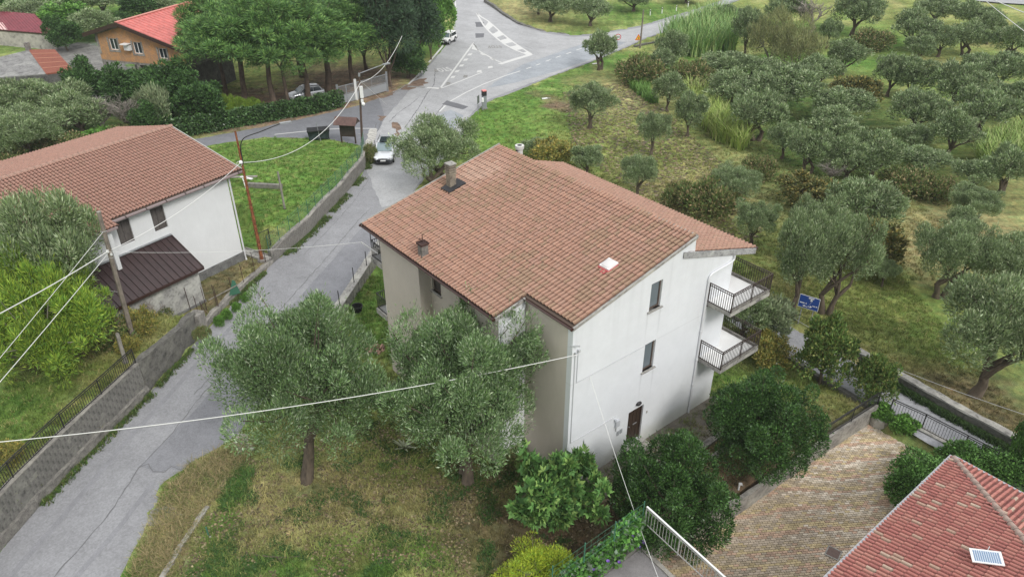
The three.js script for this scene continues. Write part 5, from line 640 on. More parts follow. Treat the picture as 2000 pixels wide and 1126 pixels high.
// path and slab beside the white house
struct('garden_path', [sheet([[hw(14.3, 0, 1.2)], [hw(14.3, 0, 12.6)], [hw(15.9, 0, 13.4)], [hw(16.6, 0, 9.6)], [hw(16.2, 0, 5)], [hw(15.6, 0, 1.0)]].map(([p]) => [p.x, p.z]), 0.06, 0.05)], mat('path', [0.27, 0.245, 0.205], 0.95, { map: rep(T.concrete, 0.5), bumpMap: rep(T.concreteB, 0.8), bumpScale: 0.02 }));
{ const o = hw(16.6, 0, 9.4), s = thing('path_step', 'two worn concrete steps at the garden path', 'step', V3(o.x, 0, o.z), -HYAW); part(s, 'step', bx(0.35, 0.22, 2.6, -0.1, 0.05, -0.4), M.concrete); part(s, 'step', bx(0.3, 0.16, 2.6, 0.7, 0.02, -0.5), M.concrete); }
{ // paved yard
  const r = rngOf(17), bed = struct('yard_bed', sheet(YARD.P, -0.93), mat('yard_joint', [0.085, 0.08, 0.06], 1)); const A = at(1560, 990, -0.9), ang = Math.atan2(-0.10, 1), ca = Math.cos(ang), sa = Math.sin(ang), pl = 0.24, pw = 0.12, spots = [];
  const cols = [[0.512, 0.419, 0.297], [0.582, 0.468, 0.275], [0.57, 0.397, 0.291], [0.524, 0.435, 0.338], [0.699, 0.609, 0.5], [0.629, 0.544, 0.429]], tones = [0.80, 0.98, 1.12], gs = cols.flatMap((c) => tones.map((t) => paintG(bx(pl - 0.02, 0.06, pw - 0.02), c.map((k) => k * t))));
  for (let j = -90; j < 120; j++) for (let i = -40; i < 60; i++) { const a = i * pl + (j % 2 ? pl / 2 : 0), b = j * pw, x = A.x + a * ca - b * sa, z = A.z + a * sa + b * ca; if (sdQ(YARD, x, z) < 0.12 || z > -13) continue; const o = rowOf(x, -0.9, z), seen = o.x > 0 && o.x < 2000 && o.y < 1126 && o.y > 0; if (z > -17.5 && !seen) continue; const ph = (b / 1.02 + 0.9 * vnoise(a * 0.35, b * 0.5, 4)) % 1, q = (ph + 1) % 1; let k = q < 0.3 ? 0 : q < 0.5 ? 1 : q < 0.72 ? 2 : q < 0.86 ? 4 : 5; const wear = sstep(-1.5, 2.2, a) ; if (r() < 0.30) k = Math.floor(r() * 6); if (k >= 4 && r() > wear) k = 3; spots.push([x, z, k * 3 + Math.floor(r() * 3), seen ? o.depth : 1e6, (r() - 0.5) * 0.008, (r() - 0.5) * 0.02]); }
  spots.sort((a, b) => a[3] - b[3]); spots.slice(0, 300).forEach(([x, z, k, , y, t]) => piece(bed, 'paver', gs[k], M.paver, V3(x, -0.928 + y, z), -ang + t));
  const rest = spots.slice(300).map(([x, z, k, , y, t]) => gs[k].clone().rotateY(-ang + t).translate(x, -0.928 + y, z)); const big = part(bed, 'paving', mergeGeometries(rest), M.paver); big.userData.kind = 'stuff'; big.geometry.userData.done = true;
  const d = at(1628, 1080, -0.9), g = thing('drain_grate', 'square brown drain cover let into the paved yard', 'drain', V3(d.x, -0.885, d.z), -0.64); part(g, 'frame', [bx(0.62, 0.04, 0.06, 0, 0, 0.28), bx(0.62, 0.04, 0.06, 0, 0, -0.28), bx(0.06, 0.04, 0.5, 0.28, 0, 0), bx(0.06, 0.04, 0.5, -0.28, 0, 0)], M.concreteLight); part(g, 'cover', bx(0.5, 0.03, 0.5, 0, 0.0, 0), mat('drain_brown', [0.15, 0.10, 0.085], 0.7));
}
// ---------------------------------------------------------------- poles and cables
const pole = (name, px, py, topPy, m, r0, r1, label, topPx, h0) => { const b = h0 === undefined ? gp(px, py) : at(px, py, h0), h = heightTo(b, topPy); const p = thing(name, label, 'pole', b); const q = rowOf(b.x, h, b.z), lean = topPx === undefined ? 0 : (topPx - q.x) * q.depth / FPX; part(p, 'shaft', taper([V3(0, -0.4, 0), V3(lean * 0.5, (h - b.y) * 0.5, 0), V3(lean, h - b.y, 0)], [r0, (r0 + r1) / 2, r1], 9), m); p.userData.top = undefined; return { p, b, h: h - b.y, lean, tip: (t) => V3(b.x + lean * t, b.y + (h - b.y) * t, b.z) }; };
const p1 = pole('utility_pole', 262, 672, 414, M.woodPole, 0.15, 0.10, 'grey wooden utility pole before the lean-to roof', 192);
part(p1.p, 'cap', cyl(V3(p1.lean, p1.h - 0.03, 0), V3(p1.lean, p1.h + 0.03, 0), 0.105, 0.105, 9), M.woodOld); part(p1.p, 'insulator', [bx(0.1, 0.14, 0.1, p1.lean * 0.74, p1.h * 0.735, 0.16), bx(0.08, 0.12, 0.08, p1.lean * 0.72 + 0.12, p1.h * 0.71, 0.1)], M.trim);
part(p1.p, 'hoop', [new THREE.TorusGeometry(0.14, 0.012, 5, 14).rotateX(1.4).translate(p1.lean * 0.85, p1.h * 0.87, 0.02), new THREE.TorusGeometry(0.16, 0.012, 5, 14).rotateX(1.2).translate(p1.lean * 0.68, p1.h * 0.68, 0.03)], M.cableGrey);
const p2 = pole('utility_pole', 512, 510, 256, M.rust, 0.13, 0.06, 'rusty lattice-like iron pole at the corner of the green lawn', 459);
{ const s = p2; for (let i = 1; i < 22; i++) part(s.p, 'rung', bx(0.34, 0.025, 0.025, s.lean * i / 30, s.h * i / 30, 0.02), M.rust);
  part(s.p, 'lamp_arm', tube([V3(s.lean * 0.78 + 0.1, s.h * 0.77, 0.05), V3(s.lean * 0.9 + 0.16, s.h * 0.9, 0), V3(s.lean * 0.93 + 0.4, s.h * 0.945, -0.1), V3(s.lean + 1.4, s.h * 0.975, -0.6), V3(s.lean + 2.6, s.h * 1.01, -1.2)], 0.035, 7, 40), M.darkIron); part(s.p, 'lamp_head', bx(0.75, 0.10, 0.22, s.lean + 2.9, s.h * 1.012, -1.32, 0.5), M.steel);
  part(s.p, 'insulator', [new THREE.SphereGeometry(0.13, 10, 8).translate(s.lean * 0.79, s.h * 0.785, 0.16), new THREE.TorusGeometry(0.17, 0.012, 5, 16).translate(s.lean * 0.79 - 0.1, s.h * 0.775, 0.2)], M.trim); part(s.p, 'base', bx(0.5, 0.4, 0.5, 0, 0, 0), M.concrete); }
const p3 = pole('utility_pole', 708, 302, 138, M.rust, 0.13, 0.075, 'rust-brown pole with a white box beside the parked car', 701, 0.1);
p3.p.children[0].material = mat('pole_brown', [0.13, 0.085, 0.065], 0.8, { map: rep(T.metal, 0.6) }); p3.p.children[0].userData.label = undefined; delete p3.p.children[0].userData.label;
part(p3.p, 'control_box', bx(0.28, 1.05, 0.22, p3.lean * 0.78 + 0.17, p3.h * 0.765, 0.2), M.trim); part(p3.p, 'camera', [bx(0.2, 0.3, 0.2, p3.lean * 0.68 + 0.2, p3.h * 0.665, 0.2), new THREE.SphereGeometry(0.17, 10, 8).translate(p3.lean * 0.66 + 0.3, p3.h * 0.63, 0.3)], M.trim); part(p3.p, 'lamp_arm', [cyl(V3(p3.lean, p3.h * 0.97, 0), V3(p3.lean + 1.9, p3.h * 1.0, -2.2), 0.035)], M.steel); part(p3.p, 'lamp_head', [bx(0.75, 0.1, 0.26, p3.lean + 2.1, p3.h * 1.0, -2.35, 0.85), bx(0.16, 0.3, 0.16, p3.lean, p3.h * 0.96, 0.15)], M.steel);
const p4 = pole('utility_pole', 1250, 94, 20, M.woodPole, 0.14, 0.09, 'wooden pole by the warning sign at the upper road', 1257); part(p4.p, 'cap', cyl(V3(p4.lean, p4.h, 0), V3(p4.lean, p4.h + 0.04, 0), 0.1, 0.1, 8), M.woodOld);
const p5 = pole('iron_post', 28, 720, 655, M.net, 0.06, 0.05, 'green iron post at the edge of the bamboo thicket', 8, 1.75); part(p5.p, 'foot', cyl(V3(0, 0, 0), V3(0, 0.08, 0), 0.1), M.concrete);
const p6 = pole('wooden_post', 556, 408, 335, M.woodOld, 0.09, 0.07, 'old wooden post standing in the green lawn', 542); part(p6.p, 'foot', cyl(V3(0, -0.1, 0), V3(0, 0.06, 0), 0.12), M.soil);
const p7 = pole('broken_post', 244, 706, 651, M.woodOld, 0.11, 0.10, 'pale broken concrete post at the end of the iron fence', 228, 2.0); part(p7.p, 'foot', cyl(V3(0, -0.1, 0), V3(0, 0.06, 0), 0.14), M.concrete);
const cable = (a, b, sag, r, label, m = M.cable) => { const c = thing('cable', label, 'cable', V3((a.x + b.x) / 2, (a.y + b.y) / 2, (a.z + b.z) / 2)); part(c, 'strand', rope(a, b, sag, r), m, c.position); return c; };
const j1 = p1.tip(0.735).add(V3(0, 0, 0.2)), j2 = p2.tip(0.785).add(V3(0, 0, 0.2)), j3 = p3.tip(0.87).add(V3(0.1, 0, 0.1));
const away = (px, py, h) => at(px, py, h);
const beyond = (a, b, k) => b.clone().lerp(a, -k);
const e1 = away(-160, 692, 9.6);
cable(j1, e1, 0.15, 0.027, 'thick white cable from the grey wooden pole to the left edge of the view');
cable(j1, j2, 0.45, 0.019, 'white cable between the grey wooden pole and the rusty iron pole'); cable(j2, j3, 1.9, 0.024, 'thick white sagging cable between the rusty pole and the brown pole');
cable(j3, at(785, 70, 8.5), 0.9, 0.023, 'white cable from the brown pole up into the dark conifers'); cable(p3.tip(0.89).add(V3(0.1, 0, 0.1)), at(755, 204, 0.05), 0, 0.014, 'thin stay wire from the brown pole to the tarmac');
cable(j1.clone().add(V3(0, -0.12, 0.05)), away(-120, 883, 8.2), 0.05, 0.017, 'white cable from the wooden pole down to the lower left edge'); cable(p1.tip(0.87), away(-120, 840, 8.8), 0.05, 0.013, 'thin white cable running from the pole top down across the bamboo');
cable(j1.clone().add(V3(0.1, 0.0, 0)), hw(0.35, 8.05, -0.35), 0.25, 0.008, 'thin pale cable from the wooden pole to the white house eave'); cable(p1.tip(0.42), away(180, 559, 4), 0.05, 0.012, 'short thin wire low on the wooden pole');
{ const a = hw(HL + 0.25, 7.98, 1.75), e = away(-200, 880, 8.2); cable(a, e, 0.55, 0.017, 'long white cable from the white house corner across both front olive trees'); }
const TERR = 1.3; // terrace level
{ const a = hw(HL + 0.03, 6.17, 2.83), b = at(1256, 1046, TERR + 1.1); cable(a, b, 0.12, 0.010, 'thin white wire from the gable wall down to the terrace railing'); cable(b, at(1310, 1190, TERR + 1.3), 0.05, 0.012, 'thin white wire over the grey terrace floor'); }
cable(away(1925, -8, 9), away(2100, 62, 9), 0.1, 0.05, 'pale cable crossing the top right corner'); cable(away(1927, 2, 8.5), away(2080, 118, 8.5), 0.1, 0.04, 'thin pale cable slanting down at the top right corner');
{ const b = gp(1994, 138), p = thing('iron_post', 'pale thin post at the right edge of the grove', 'post', b); part(p, 'shaft', cyl(V3(0, 0, 0), V3(0, 2.6, 0), 0.06), M.steel); part(p, 'foot', cyl(V3(0, 0, 0), V3(0, 0.1, 0), 0.12), M.concrete); }

// ---------------------------------------------------------------- cars
// body sections from tail to nose: [z, half width at the sill, half width at the belt, belt height, sill height]
function loft(sec, rows) { const pos = [], idx = [], n = rows; sec.forEach((ring) => ring.forEach((p) => pos.push(...p))); for (let i = 0; i < sec.length - 1; i++) for (let k = 0; k < n - 1; k++) { const a = i * n + k, b = a + n; idx.push(a, b, a + 1, a + 1, b, b + 1); } const cap = (o, flip) => { for (let k = 1; k < n - 1; k++) flip ? idx.push(o, o + k + 1, o + k) : idx.push(o, o + k, o + k + 1); }; cap(0, true); cap((sec.length - 1) * n, false); const g = new THREE.BufferGeometry(); g.setAttribute('position', new THREE.Float32BufferAttribute(pos, 3)); g.setIndex(idx); g.computeVertexNormals(); return g; }
function bodyRing(z, w, y0, y1, crown = 0.04, tuck = 0.06) { const R = []; const pts = [[-w + tuck * 1.6, y0], [-w + tuck * 0.3, y0 + 0.08], [-w, y0 + (y1 - y0) * 0.45], [-w + 0.02, y0 + (y1 - y0) * 0.75], [-w + tuck, y1 - 0.02], [-w * 0.78, y1 + crown * 0.5], [-w * 0.35, y1 + crown], [w * 0.35, y1 + crown], [w * 0.78, y1 + crown * 0.5], [w - tuck, y1 - 0.02], [w - 0.02, y0 + (y1 - y0) * 0.75], [w, y0 + (y1 - y0) * 0.45], [w - tuck * 0.3, y0 + 0.08], [w - tuck * 1.6, y0]]; for (const [x, y] of pts) R.push([x, y, z]); return R; }
function makeCar(name, label, paint, { L = 4.5, Wd = 1.84, Ht = 1.66, belt = 1.02, hood = 0.96, sill = 0.3, boxy = 0, lower = null, sunroof = false } = {}, pos, ry) {
  const C = thing(name, label, 'car', pos, ry), w = Wd / 2, f = L / 2, wb = L * 0.295, wr = 0.335;
  const S = boxy ? [[-f, w * 0.92, 0.42, belt], [-f + 0.08, w * 0.98, sill, belt + 0.02], [-f * 0.4, w, sill, belt + 0.02], [f * 0.32, w, sill, belt], [f * 0.45, w * 0.99, sill, hood + 0.02], [f - 0.12, w * 0.97, sill, hood - 0.06], [f, w * 0.93, 0.4, hood - 0.12]] : [[-f, w * 0.78, 0.5, belt - 0.12], [-f + 0.14, w * 0.92, sill + 0.05, belt - 0.02], [-f + 0.5, w * 0.985, sill, belt], [-f * 0.35, w, sill, belt + 0.01], [f * 0.2, w, sill, belt - 0.01], [f * 0.42, w * 0.99, sill, hood + 0.02], [f * 0.7, w * 0.97, sill, hood - 0.04], [f - 0.3, w * 0.93, sill, hood - 0.12], [f - 0.1, w * 0.84, sill + 0.04, hood - 0.24], [f, w * 0.68, 0.42, hood - 0.36]];
  part(C, 'body', loft(S.map(([z, ww, a, b]) => bodyRing(z, ww, a, b)), 14), paint);
  if (lower) part(C, 'lower_cladding', [bx(Wd * 0.965, 0.24, L * 0.5, 0, sill + 0.04, 0), loft([[f - 0.36, w * 0.955], [f - 0.12, w * 0.87], [f + 0.015, w * 0.72]].map(([z, ww], i) => bodyRing(z, ww, sill - 0.04, hood - 0.22 - i * 0.09, 0.01)), 14)], lower);
  // glasshouse
  const cab = boxy ? [[-f + 0.05, w - 0.08, w - 0.17, Ht - 0.05], [-f + 0.16, w - 0.07, w - 0.16, Ht], [0, w - 0.06, w - 0.16, Ht + 0.01], [f * 0.22, w - 0.07, w - 0.18, Ht - 0.02], [f * 0.46, w - 0.1, w - 0.2, belt + 0.03]] : [[-f + 0.16, w - 0.20, w - 0.30, belt + 0.02], [-f + 0.55, w - 0.10, w - 0.24, Ht - 0.10], [-f * 0.35, w - 0.07, w - 0.20, Ht], [f * 0.02, w - 0.07, w - 0.20, Ht - 0.01], [f * 0.16, w - 0.08, w - 0.22, Ht - 0.09], [f * 0.50, w - 0.13, w - 0.24, hood + 0.05]];
  const cr = (z, a, b, y, up = 0) => { const yb = belt - 0.04; return [[-a, yb, z], [-lerp(a, b, 0.5), lerp(yb, y, 0.55), z], [-b, y - 0.05 + up, z], [-b + 0.10, y + up, z], [0, y + 0.02 + up, z], [b - 0.10, y + up, z], [b, y - 0.05 + up, z], [lerp(a, b, 0.5), lerp(yb, y, 0.55), z], [a, yb, z]]; };
  part(C, 'windows', loft(cab.map(([z, a, b, y]) => cr(z, a, b, y)), 9), M.glassDark);
  const rs = cab.slice(1, boxy ? 4 : 5); part(C, 'roof', loft(rs.map(([z, a, b, y], i) => [[-b - 0.02, y - 0.09, z], [-b - 0.012, y - 0.03, z], [-b + 0.1, y + 0.018, z], [0, y + 0.04, z], [b - 0.1, y + 0.018, z], [b + 0.012, y - 0.03, z], [b + 0.02, y - 0.09, z]]), 7), paint);
  const e = cab[cab.length - 1], p = cab[cab.length - 2]; for (const s of [-1, 1]) { part(C, 'pillar', bar(V3(s * (p[2] + 0.0), p[3] - 0.03, p[0]), V3(s * (e[1] - 0.02), e[3] - 0.06, e[0] + 0.02), 0.08, 0.06), paint); part(C, 'pillar', bar(V3(s * (cab[2][2] + 0.035), cab[2][3] - 0.08, cab[2][0]), V3(s * (cab[2][1] + 0.005), belt, cab[2][0] + 0.05), 0.03, 0.1), paint); part(C, 'pillar', bar(V3(s * (cab[1][2] + 0.02), cab[1][3] - 0.05, cab[1][0]), V3(s * (cab[0][1] + 0.03), belt, cab[0][0] + 0.2), 0.04, 0.16), paint); }
  if (sunroof) part(C, 'sunroof', extr(rect(-0.46, -1.25, 0.46, 0.12), 0.01).rotateX(-Math.PI / 2).translate(0, Ht + 0.045, -0.7), M.glassDark);
  for (const s of [-1, 1]) { part(C, 'roof_rail', bar(V3(s * (w - 0.24), Ht + 0.035, -f + 0.7), V3(s * (w - 0.24), Ht + 0.03, 0.0), 0.035), M.darkIron); const mi = part(C, 'mirror', new THREE.SphereGeometry(0.13, 10, 8).scale(1, 0.75, 0.6).translate(s * (w + 0.1), belt + 0.05, f * 0.34), paint); part(mi, 'mirror_foot', bar(V3(s * (w - 0.06), belt, f * 0.35), V3(s * (w + 0.06), belt + 0.03, f * 0.34), 0.05), M.blackPlastic); }
  part(C, 'windscreen', quadSlab(V3(-p[2] + 0.06, p[3] + 0.012, p[0] + 0.02), V3(p[2] - 0.06, p[3] + 0.012, p[0] + 0.02), V3(e[1] - 0.06, e[3] + 0.02, e[0] + 0.035), V3(-e[1] + 0.06, e[3] + 0.02, e[0] + 0.035), 0.015), M.screen); part(C, 'windscreen_trim', bar(V3(-e[1] + 0.02, e[3] - 0.05, e[0] + 0.03), V3(e[1] - 0.02, e[3] - 0.05, e[0] + 0.03), 0.05), M.blackPlastic);
  for (const z of [wb, -wb]) for (const s of [-1, 1]) { part(C, 'wheel_arch', new THREE.TorusGeometry(wr + 0.05, 0.055, 6, 18, Math.PI).rotateY(Math.PI / 2).translate(s * (w - 0.03), wr, z), M.blackPlastic); const t = part(C, 'wheel', new THREE.CylinderGeometry(wr, wr, 0.22, 22).rotateZ(Math.PI / 2).translate(s * (w - 0.11), wr, z), M.tyre); part(t, 'rim', new THREE.CylinderGeometry(0.22, 0.22, 0.24, 14).rotateZ(Math.PI / 2).translate(s * (w - 0.105), wr, z), M.rim); }
  const nz = boxy ? f : f - 0.06, hl = mats.lamp_glass || mat('lamp_glass', [0.7, 0.72, 0.74], 0.15);
  for (const s of [-1, 1]) part(C, 'headlight', boxy ? bx(0.24, 0.16, 0.05, s * (w - 0.22), hood - 0.26, f) : new THREE.SphereGeometry(0.2, 12, 8).scale(1.15, 0.5, 1.0).rotateY(s * 0.6).translate(s * (w * 0.74), hood - 0.25, f - 0.26), hl);
  part(C, 'grille', boxy ? bx(Wd * 0.5, 0.14, 0.04, 0, hood - 0.27, f + 0.005) : bx(Wd * 0.46, 0.15, 0.14, 0, hood - 0.34, f - 0.09), M.blackPlastic); if (!boxy) part(C, 'chrome_bar', [bar(V3(-0.38, hood - 0.27, f - 0.01), V3(0, hood - 0.31, f + 0.01), 0.035), bar(V3(0, hood - 0.31, f + 0.01), V3(0.38, hood - 0.27, f - 0.01), 0.035)], M.rim);
  part(C, 'bumper', boxy ? [bx(Wd * 0.97, 0.24, 0.2, 0, 0.45, f), bx(Wd * 0.97, 0.24, 0.2, 0, 0.45, -f)] : [loft([[f - 0.2, w * 0.86], [f + 0.02, w * 0.62]].map(([z, ww]) => bodyRing(z, ww, 0.24, 0.46, 0.01)), 14)], M.blackPlastic);
  part(C, 'number_plate', bx(0.5, 0.12, 0.02, 0, boxy ? 0.47 : 0.50, f + (boxy ? 0.11 : 0.03)), M.trim); part(C, 'underside', bx(Wd * 0.88, 0.14, L * 0.92, 0, 0.28, 0), M.blackPlastic);
  return C;
}
{
  const silver = new THREE.MeshPhysicalMaterial({ color: new THREE.Color(0.66, 0.68, 0.71), roughness: 0.28, metalness: 0.35, clearcoat: 1, clearcoatRoughness: 0.05 }), cladding = mat('cladding', [0.05, 0.055, 0.065], 0.35, { clearcoat: 0.6 }); silver.name = 'silver_paint';
  const a = at(748, 322, 0).add(V3(0.02, 0.008, -2.05)); makeCar('parked_car', 'silver SUV with sunroof facing the camera beside the brown pole', silver, { L: 4.5, Wd: 1.82, Ht: 1.66, lower: cladding, sunroof: true }, a, 0.02);
  const grey = silver.clone(); grey.color.setRGB(0.55, 0.57, 0.62); grey.name = 'grey_paint'; const b = at(596, 196, 0).add(V3(0, 0.03, -0.6)); makeCar('parked_car', 'light grey hatchback half hidden behind the ivy hedge under the pines', grey, { L: 4.1, Wd: 1.75, Ht: 1.52, belt: 0.96, hood: 0.9 }, b, -1.0);
  const white = mat('white_paint', [0.8, 0.8, 0.79], 0.35, { clearcoat: 0.5 }), c = at(872, 88, 0).add(V3(0.1, 0.012, -1.5)); makeCar('parked_car', 'small boxy white car by the road edge under the dark conifers', white, { L: 3.4, Wd: 1.5, Ht: 1.45, belt: 0.92, hood: 0.9, boxy: 1 }, c, -0.36);
}
// ---------------------------------------------------------------- road furniture
{ // notice board with a small roof
  const b = at(681, 277, 0.12), k = thing('notice_board', 'brown wooden notice board under a small pitched roof at the road junction', 'notice board', b, -0.16);
  const y = 0.1; for (const s of [-1, 1]) part(k, 'post', bx(0.12, 2.0 + y, 0.12, s * 0.72, 0.9 + y / 2, 0), M.woodDark); part(k, 'board', bx(1.36, 1.15, 0.06, 0, 1.25, 0), mat('board_brown', [0.085, 0.065, 0.055], 0.7, { map: rep(T.wood, 1) })); part(k, 'cross_rail', [bx(1.4, 0.09, 0.1, 0, 0.62, 0.01), bx(1.4, 0.09, 0.1, 0, 1.86, 0.01)], M.woodDark);
  const rm = mat('roof_brown', [0.17, 0.095, 0.08], 0.7, { map: rep(T.metal, 0.6) }); for (const s of [-1, 1]) part(k, 'roof_panel', bx(2.25, 0.05, 0.95, 0, 0, 0).rotateX(s * 0.72).translate(0, 2.22, s * 0.345), rm); part(k, 'gable_board', [-1, 1].map((s) => extr([[-0.62, 0], [0.62, 0], [0, 0.54]], 0.03).rotateY(Math.PI / 2).translate(s * 1.03, 1.94, 0)), M.woodDark);
}
for (const [px, py, lab, s] of [[613, 272, 'dark green waste container nearer the left at the road edge', 1], [634, 270, 'dark waste container beside the notice board', 1.1]]) { const b = at(px, py, 0.05), c = thing('waste_container', lab, 'waste container', b, 0.25); part(c, 'bin', loft([[-0.5, 0], [0.5, 0]].map(([z]) => [[-0.42, 0.15, z * 0.9], [-0.55, 1.0, z], [0.55, 1.0, z], [0.42, 0.15, z * 0.9]]), 4), mat('bin_dark' + px, [0.03, 0.045, 0.05], 0.6)); part(c, 'lid', bx(1.16, 0.07, 1.06, 0, 1.04, 0).rotateX(0.06), M.blackPlastic); for (const k of [-1, 1]) part(c, 'wheel', cyl(V3(k * 0.38, 0.1, 0.3), V3(k * 0.46, 0.1, 0.3), 0.1, 0.1, 10), M.tyre); }
{ const b = at(628, 271, 0.05), p = thing('marker_post', 'thin pale leaning post before the dark waste containers', 'post', b); part(p, 'shaft', cyl(V3(0, 0, 0.5), V3(-0.2, 1.9, 0.5), 0.03), M.steel); part(p, 'foot', cyl(V3(0, 0, 0.5), V3(0, 0.06, 0.5), 0.07), M.concrete); }
{ const b = gp(946, 212), p = thing('speed_camera_box', 'tall grey roadside box with a black band and a red top', 'roadside box', b, 0.5); part(p, 'column', bx(0.42, 1.5, 0.42, 0, 0.75, 0), mat('column_grey', [0.26, 0.28, 0.30], 0.5)); part(p, 'black_band', bx(0.44, 0.5, 0.44, 0, 1.74, 0), M.blackPlastic); part(p, 'red_top', bx(0.46, 0.1, 0.46, 0, 2.04, 0), mat('red_top', [0.75, 0.25, 0.24], 0.5)); part(p, 'foot', bx(0.6, 0.12, 0.6, 0, 0.04, 0), M.concrete);
  const c = gp(943, 215), q = thing('bollard', 'short white post beside the tall grey roadside box', 'post', c); part(q, 'shaft', cyl(V3(0, 0, 0), V3(0, 0.95, 0), 0.09, 0.09, 10), M.steel); part(q, 'head', [cyl(V3(0, 0.95, 0), V3(0, 1.3, 0), 0.15, 0.13, 10), new THREE.SphereGeometry(0.13, 10, 6).translate(0, 1.3, 0)], M.trim);
  const d = gp(934, 223), s = thing('road_sign', 'narrow grey sign seen edge-on at the grassy corner', 'sign', d, 1.25); part(s, 'post', cyl(V3(0, 0, 0), V3(0, 2.0, 0), 0.035), M.steel); part(s, 'panel', bx(0.6, 0.85, 0.03, 0, 1.65, 0.045), mat('sign_back', [0.13, 0.14, 0.14], 0.6)); }
{ const f = await new FontLoader().loadAsync('fonts/droid/droid_sans_bold.typeface.json'); const txt = (s, h, d = 0.006) => { const g = new THREE.ShapeGeometry(f.generateShapes(s, h), 3); g.computeBoundingBox(); const b = g.boundingBox; return g.translate(-(b.min.x + b.max.x) / 2, -(b.min.y + b.max.y) / 2, d); };
  const b = gp(1206, 92), s = thing('speed_limit_sign', 'round white 30 speed limit sign with a red rim at the upper road', 'sign', V3(b.x, b.y, b.z), 0.05), h = heightTo(b, 72) - b.y; part(s, 'post', cyl(V3(0, 0, -0.04), V3(0, h + 0.4, -0.04), 0.035), M.steel); part(s, 'rim', new THREE.CylinderGeometry(0.43, 0.43, 0.025, 28).rotateX(Math.PI / 2).translate(0, h, 0), mat('sign_red', [0.5, 0.03, 0.045], 0.5)); part(s, 'face', new THREE.CylinderGeometry(0.33, 0.33, 0.012, 28).rotateX(Math.PI / 2).translate(0, h, 0.012), M.trim); part(s, 'number', txt('30', 0.33, 0.02).translate(0, h, 0), M.blackPlastic);
  const c = gp(1246, 86), w = thing('warning_sign', 'orange triangular roadworks warning sign beside the wooden pole', 'sign', c, 0.1), hh = heightTo(c, 73) - c.y; part(w, 'post', cyl(V3(0, 0, -0.04), V3(0, hh + 0.3, -0.04), 0.03), M.steel); part(w, 'rim', extr([[-0.5, -0.38], [0.5, -0.38], [0, 0.5]], 0.02).translate(0, hh, 0), mat('sign_orange', [0.72, 0.16, 0.03], 0.5)); part(w, 'face', extr([[-0.3, -0.26], [0.3, -0.26], [0, 0.27]], 0.008).translate(0, hh, 0.021), mat('sign_yellow', [0.8, 0.45, 0.03], 0.5)); part(w, 'symbol', [bx(0.07, 0.22, 0.006, 0, hh - 0.06, 0.034), bx(0.07, 0.06, 0.006, 0, hh - 0.21, 0.034)], M.blackPlastic);
  // blue direction sign
  const q = at(1570, 634, 0.0), B = thing('direction_sign', 'blue road sign with white arrows under the leaning olive trees', 'sign', q, -0.62), u = 1.75, blue = mat('sign_blue', [0.02, 0.07, 0.30], 0.4); for (const x of [-0.42, 0.42]) part(B, 'post', cyl(V3(x, -0.2, -0.05), V3(x, u + 0.75, -0.05), 0.035), M.steel); part(B, 'border', bx(1.46, 1.06, 0.03, 0, u + 0.2, 0), M.trim); part(B, 'panel', bx(1.40, 1.0, 0.012, 0, u + 0.2, 0.014), blue);
  const z = 0.026, L = (a, b2, t) => bar(V3(a[0], u + 0.2 + a[1], z), V3(b2[0], u + 0.2 + b2[1], z), t, 0.008); part(B, 'arrow', [L([-0.1, -0.42], [0.05, -0.2], 0.075), L([0.05, -0.2], [0.14, 0.02], 0.07), L([0.14, 0.02], [0.14, 0.2], 0.07), extr([[0.03, 0.18], [0.25, 0.18], [0.14, 0.36]], 0.008).translate(0, u + 0.2, z - 0.004), L([-0.08, -0.36], [-0.26, -0.34], 0.07), extr([[-0.25, -0.44], [-0.25, -0.24], [-0.4, -0.34]], 0.008).translate(0, u + 0.2, z - 0.004), L([-0.02, -0.33], [0.14, -0.3], 0.06), extr([[0.13, -0.4], [0.13, -0.2], [0.28, -0.28]], 0.008).translate(0, u + 0.2, z - 0.004)], M.trim); B.scale.setScalar(0.84);
  part(B, 'place_name', [bx(0.42, 0.055, 0.006, 0.12, u + 0.62, z), bx(0.36, 0.045, 0.006, 0.10, u + 0.555, z), bx(0.34, 0.075, 0.006, -0.46, u + 0.07, z), bx(0.06, 0.12, 0.006, -0.18, u + 0.08, z), bx(0.2, 0.06, 0.006, 0.38, u + 0.02, z), bx(0.12, 0.07, 0.006, 0.58, u + 0.03, z)], M.trim); }
{ // guide posts
  const D = [[1270, 30, 'white guide post nearest the speed limit sign along the upper road'], [1293, 26, 'second white guide post along the upper road'], [1321, 21, 'third white guide post along the upper road'], [1344, 13, 'white guide post farthest up the upper road']]; let g0 = null;
  for (const [x, y, l] of D) { const b = gp(x, y); if (!g0) { g0 = thing('guide_post', l, 'guide post', b, 0, 'guide posts along the upper road'); part(g0, 'shaft', bx(0.14, 0.95, 0.1, 0, 0.45, 0), M.trim); part(g0, 'dark_band', bx(0.15, 0.18, 0.11, 0, 0.75, 0), M.blackPlastic); } else copy(g0, 'guide_post', l, b); } }
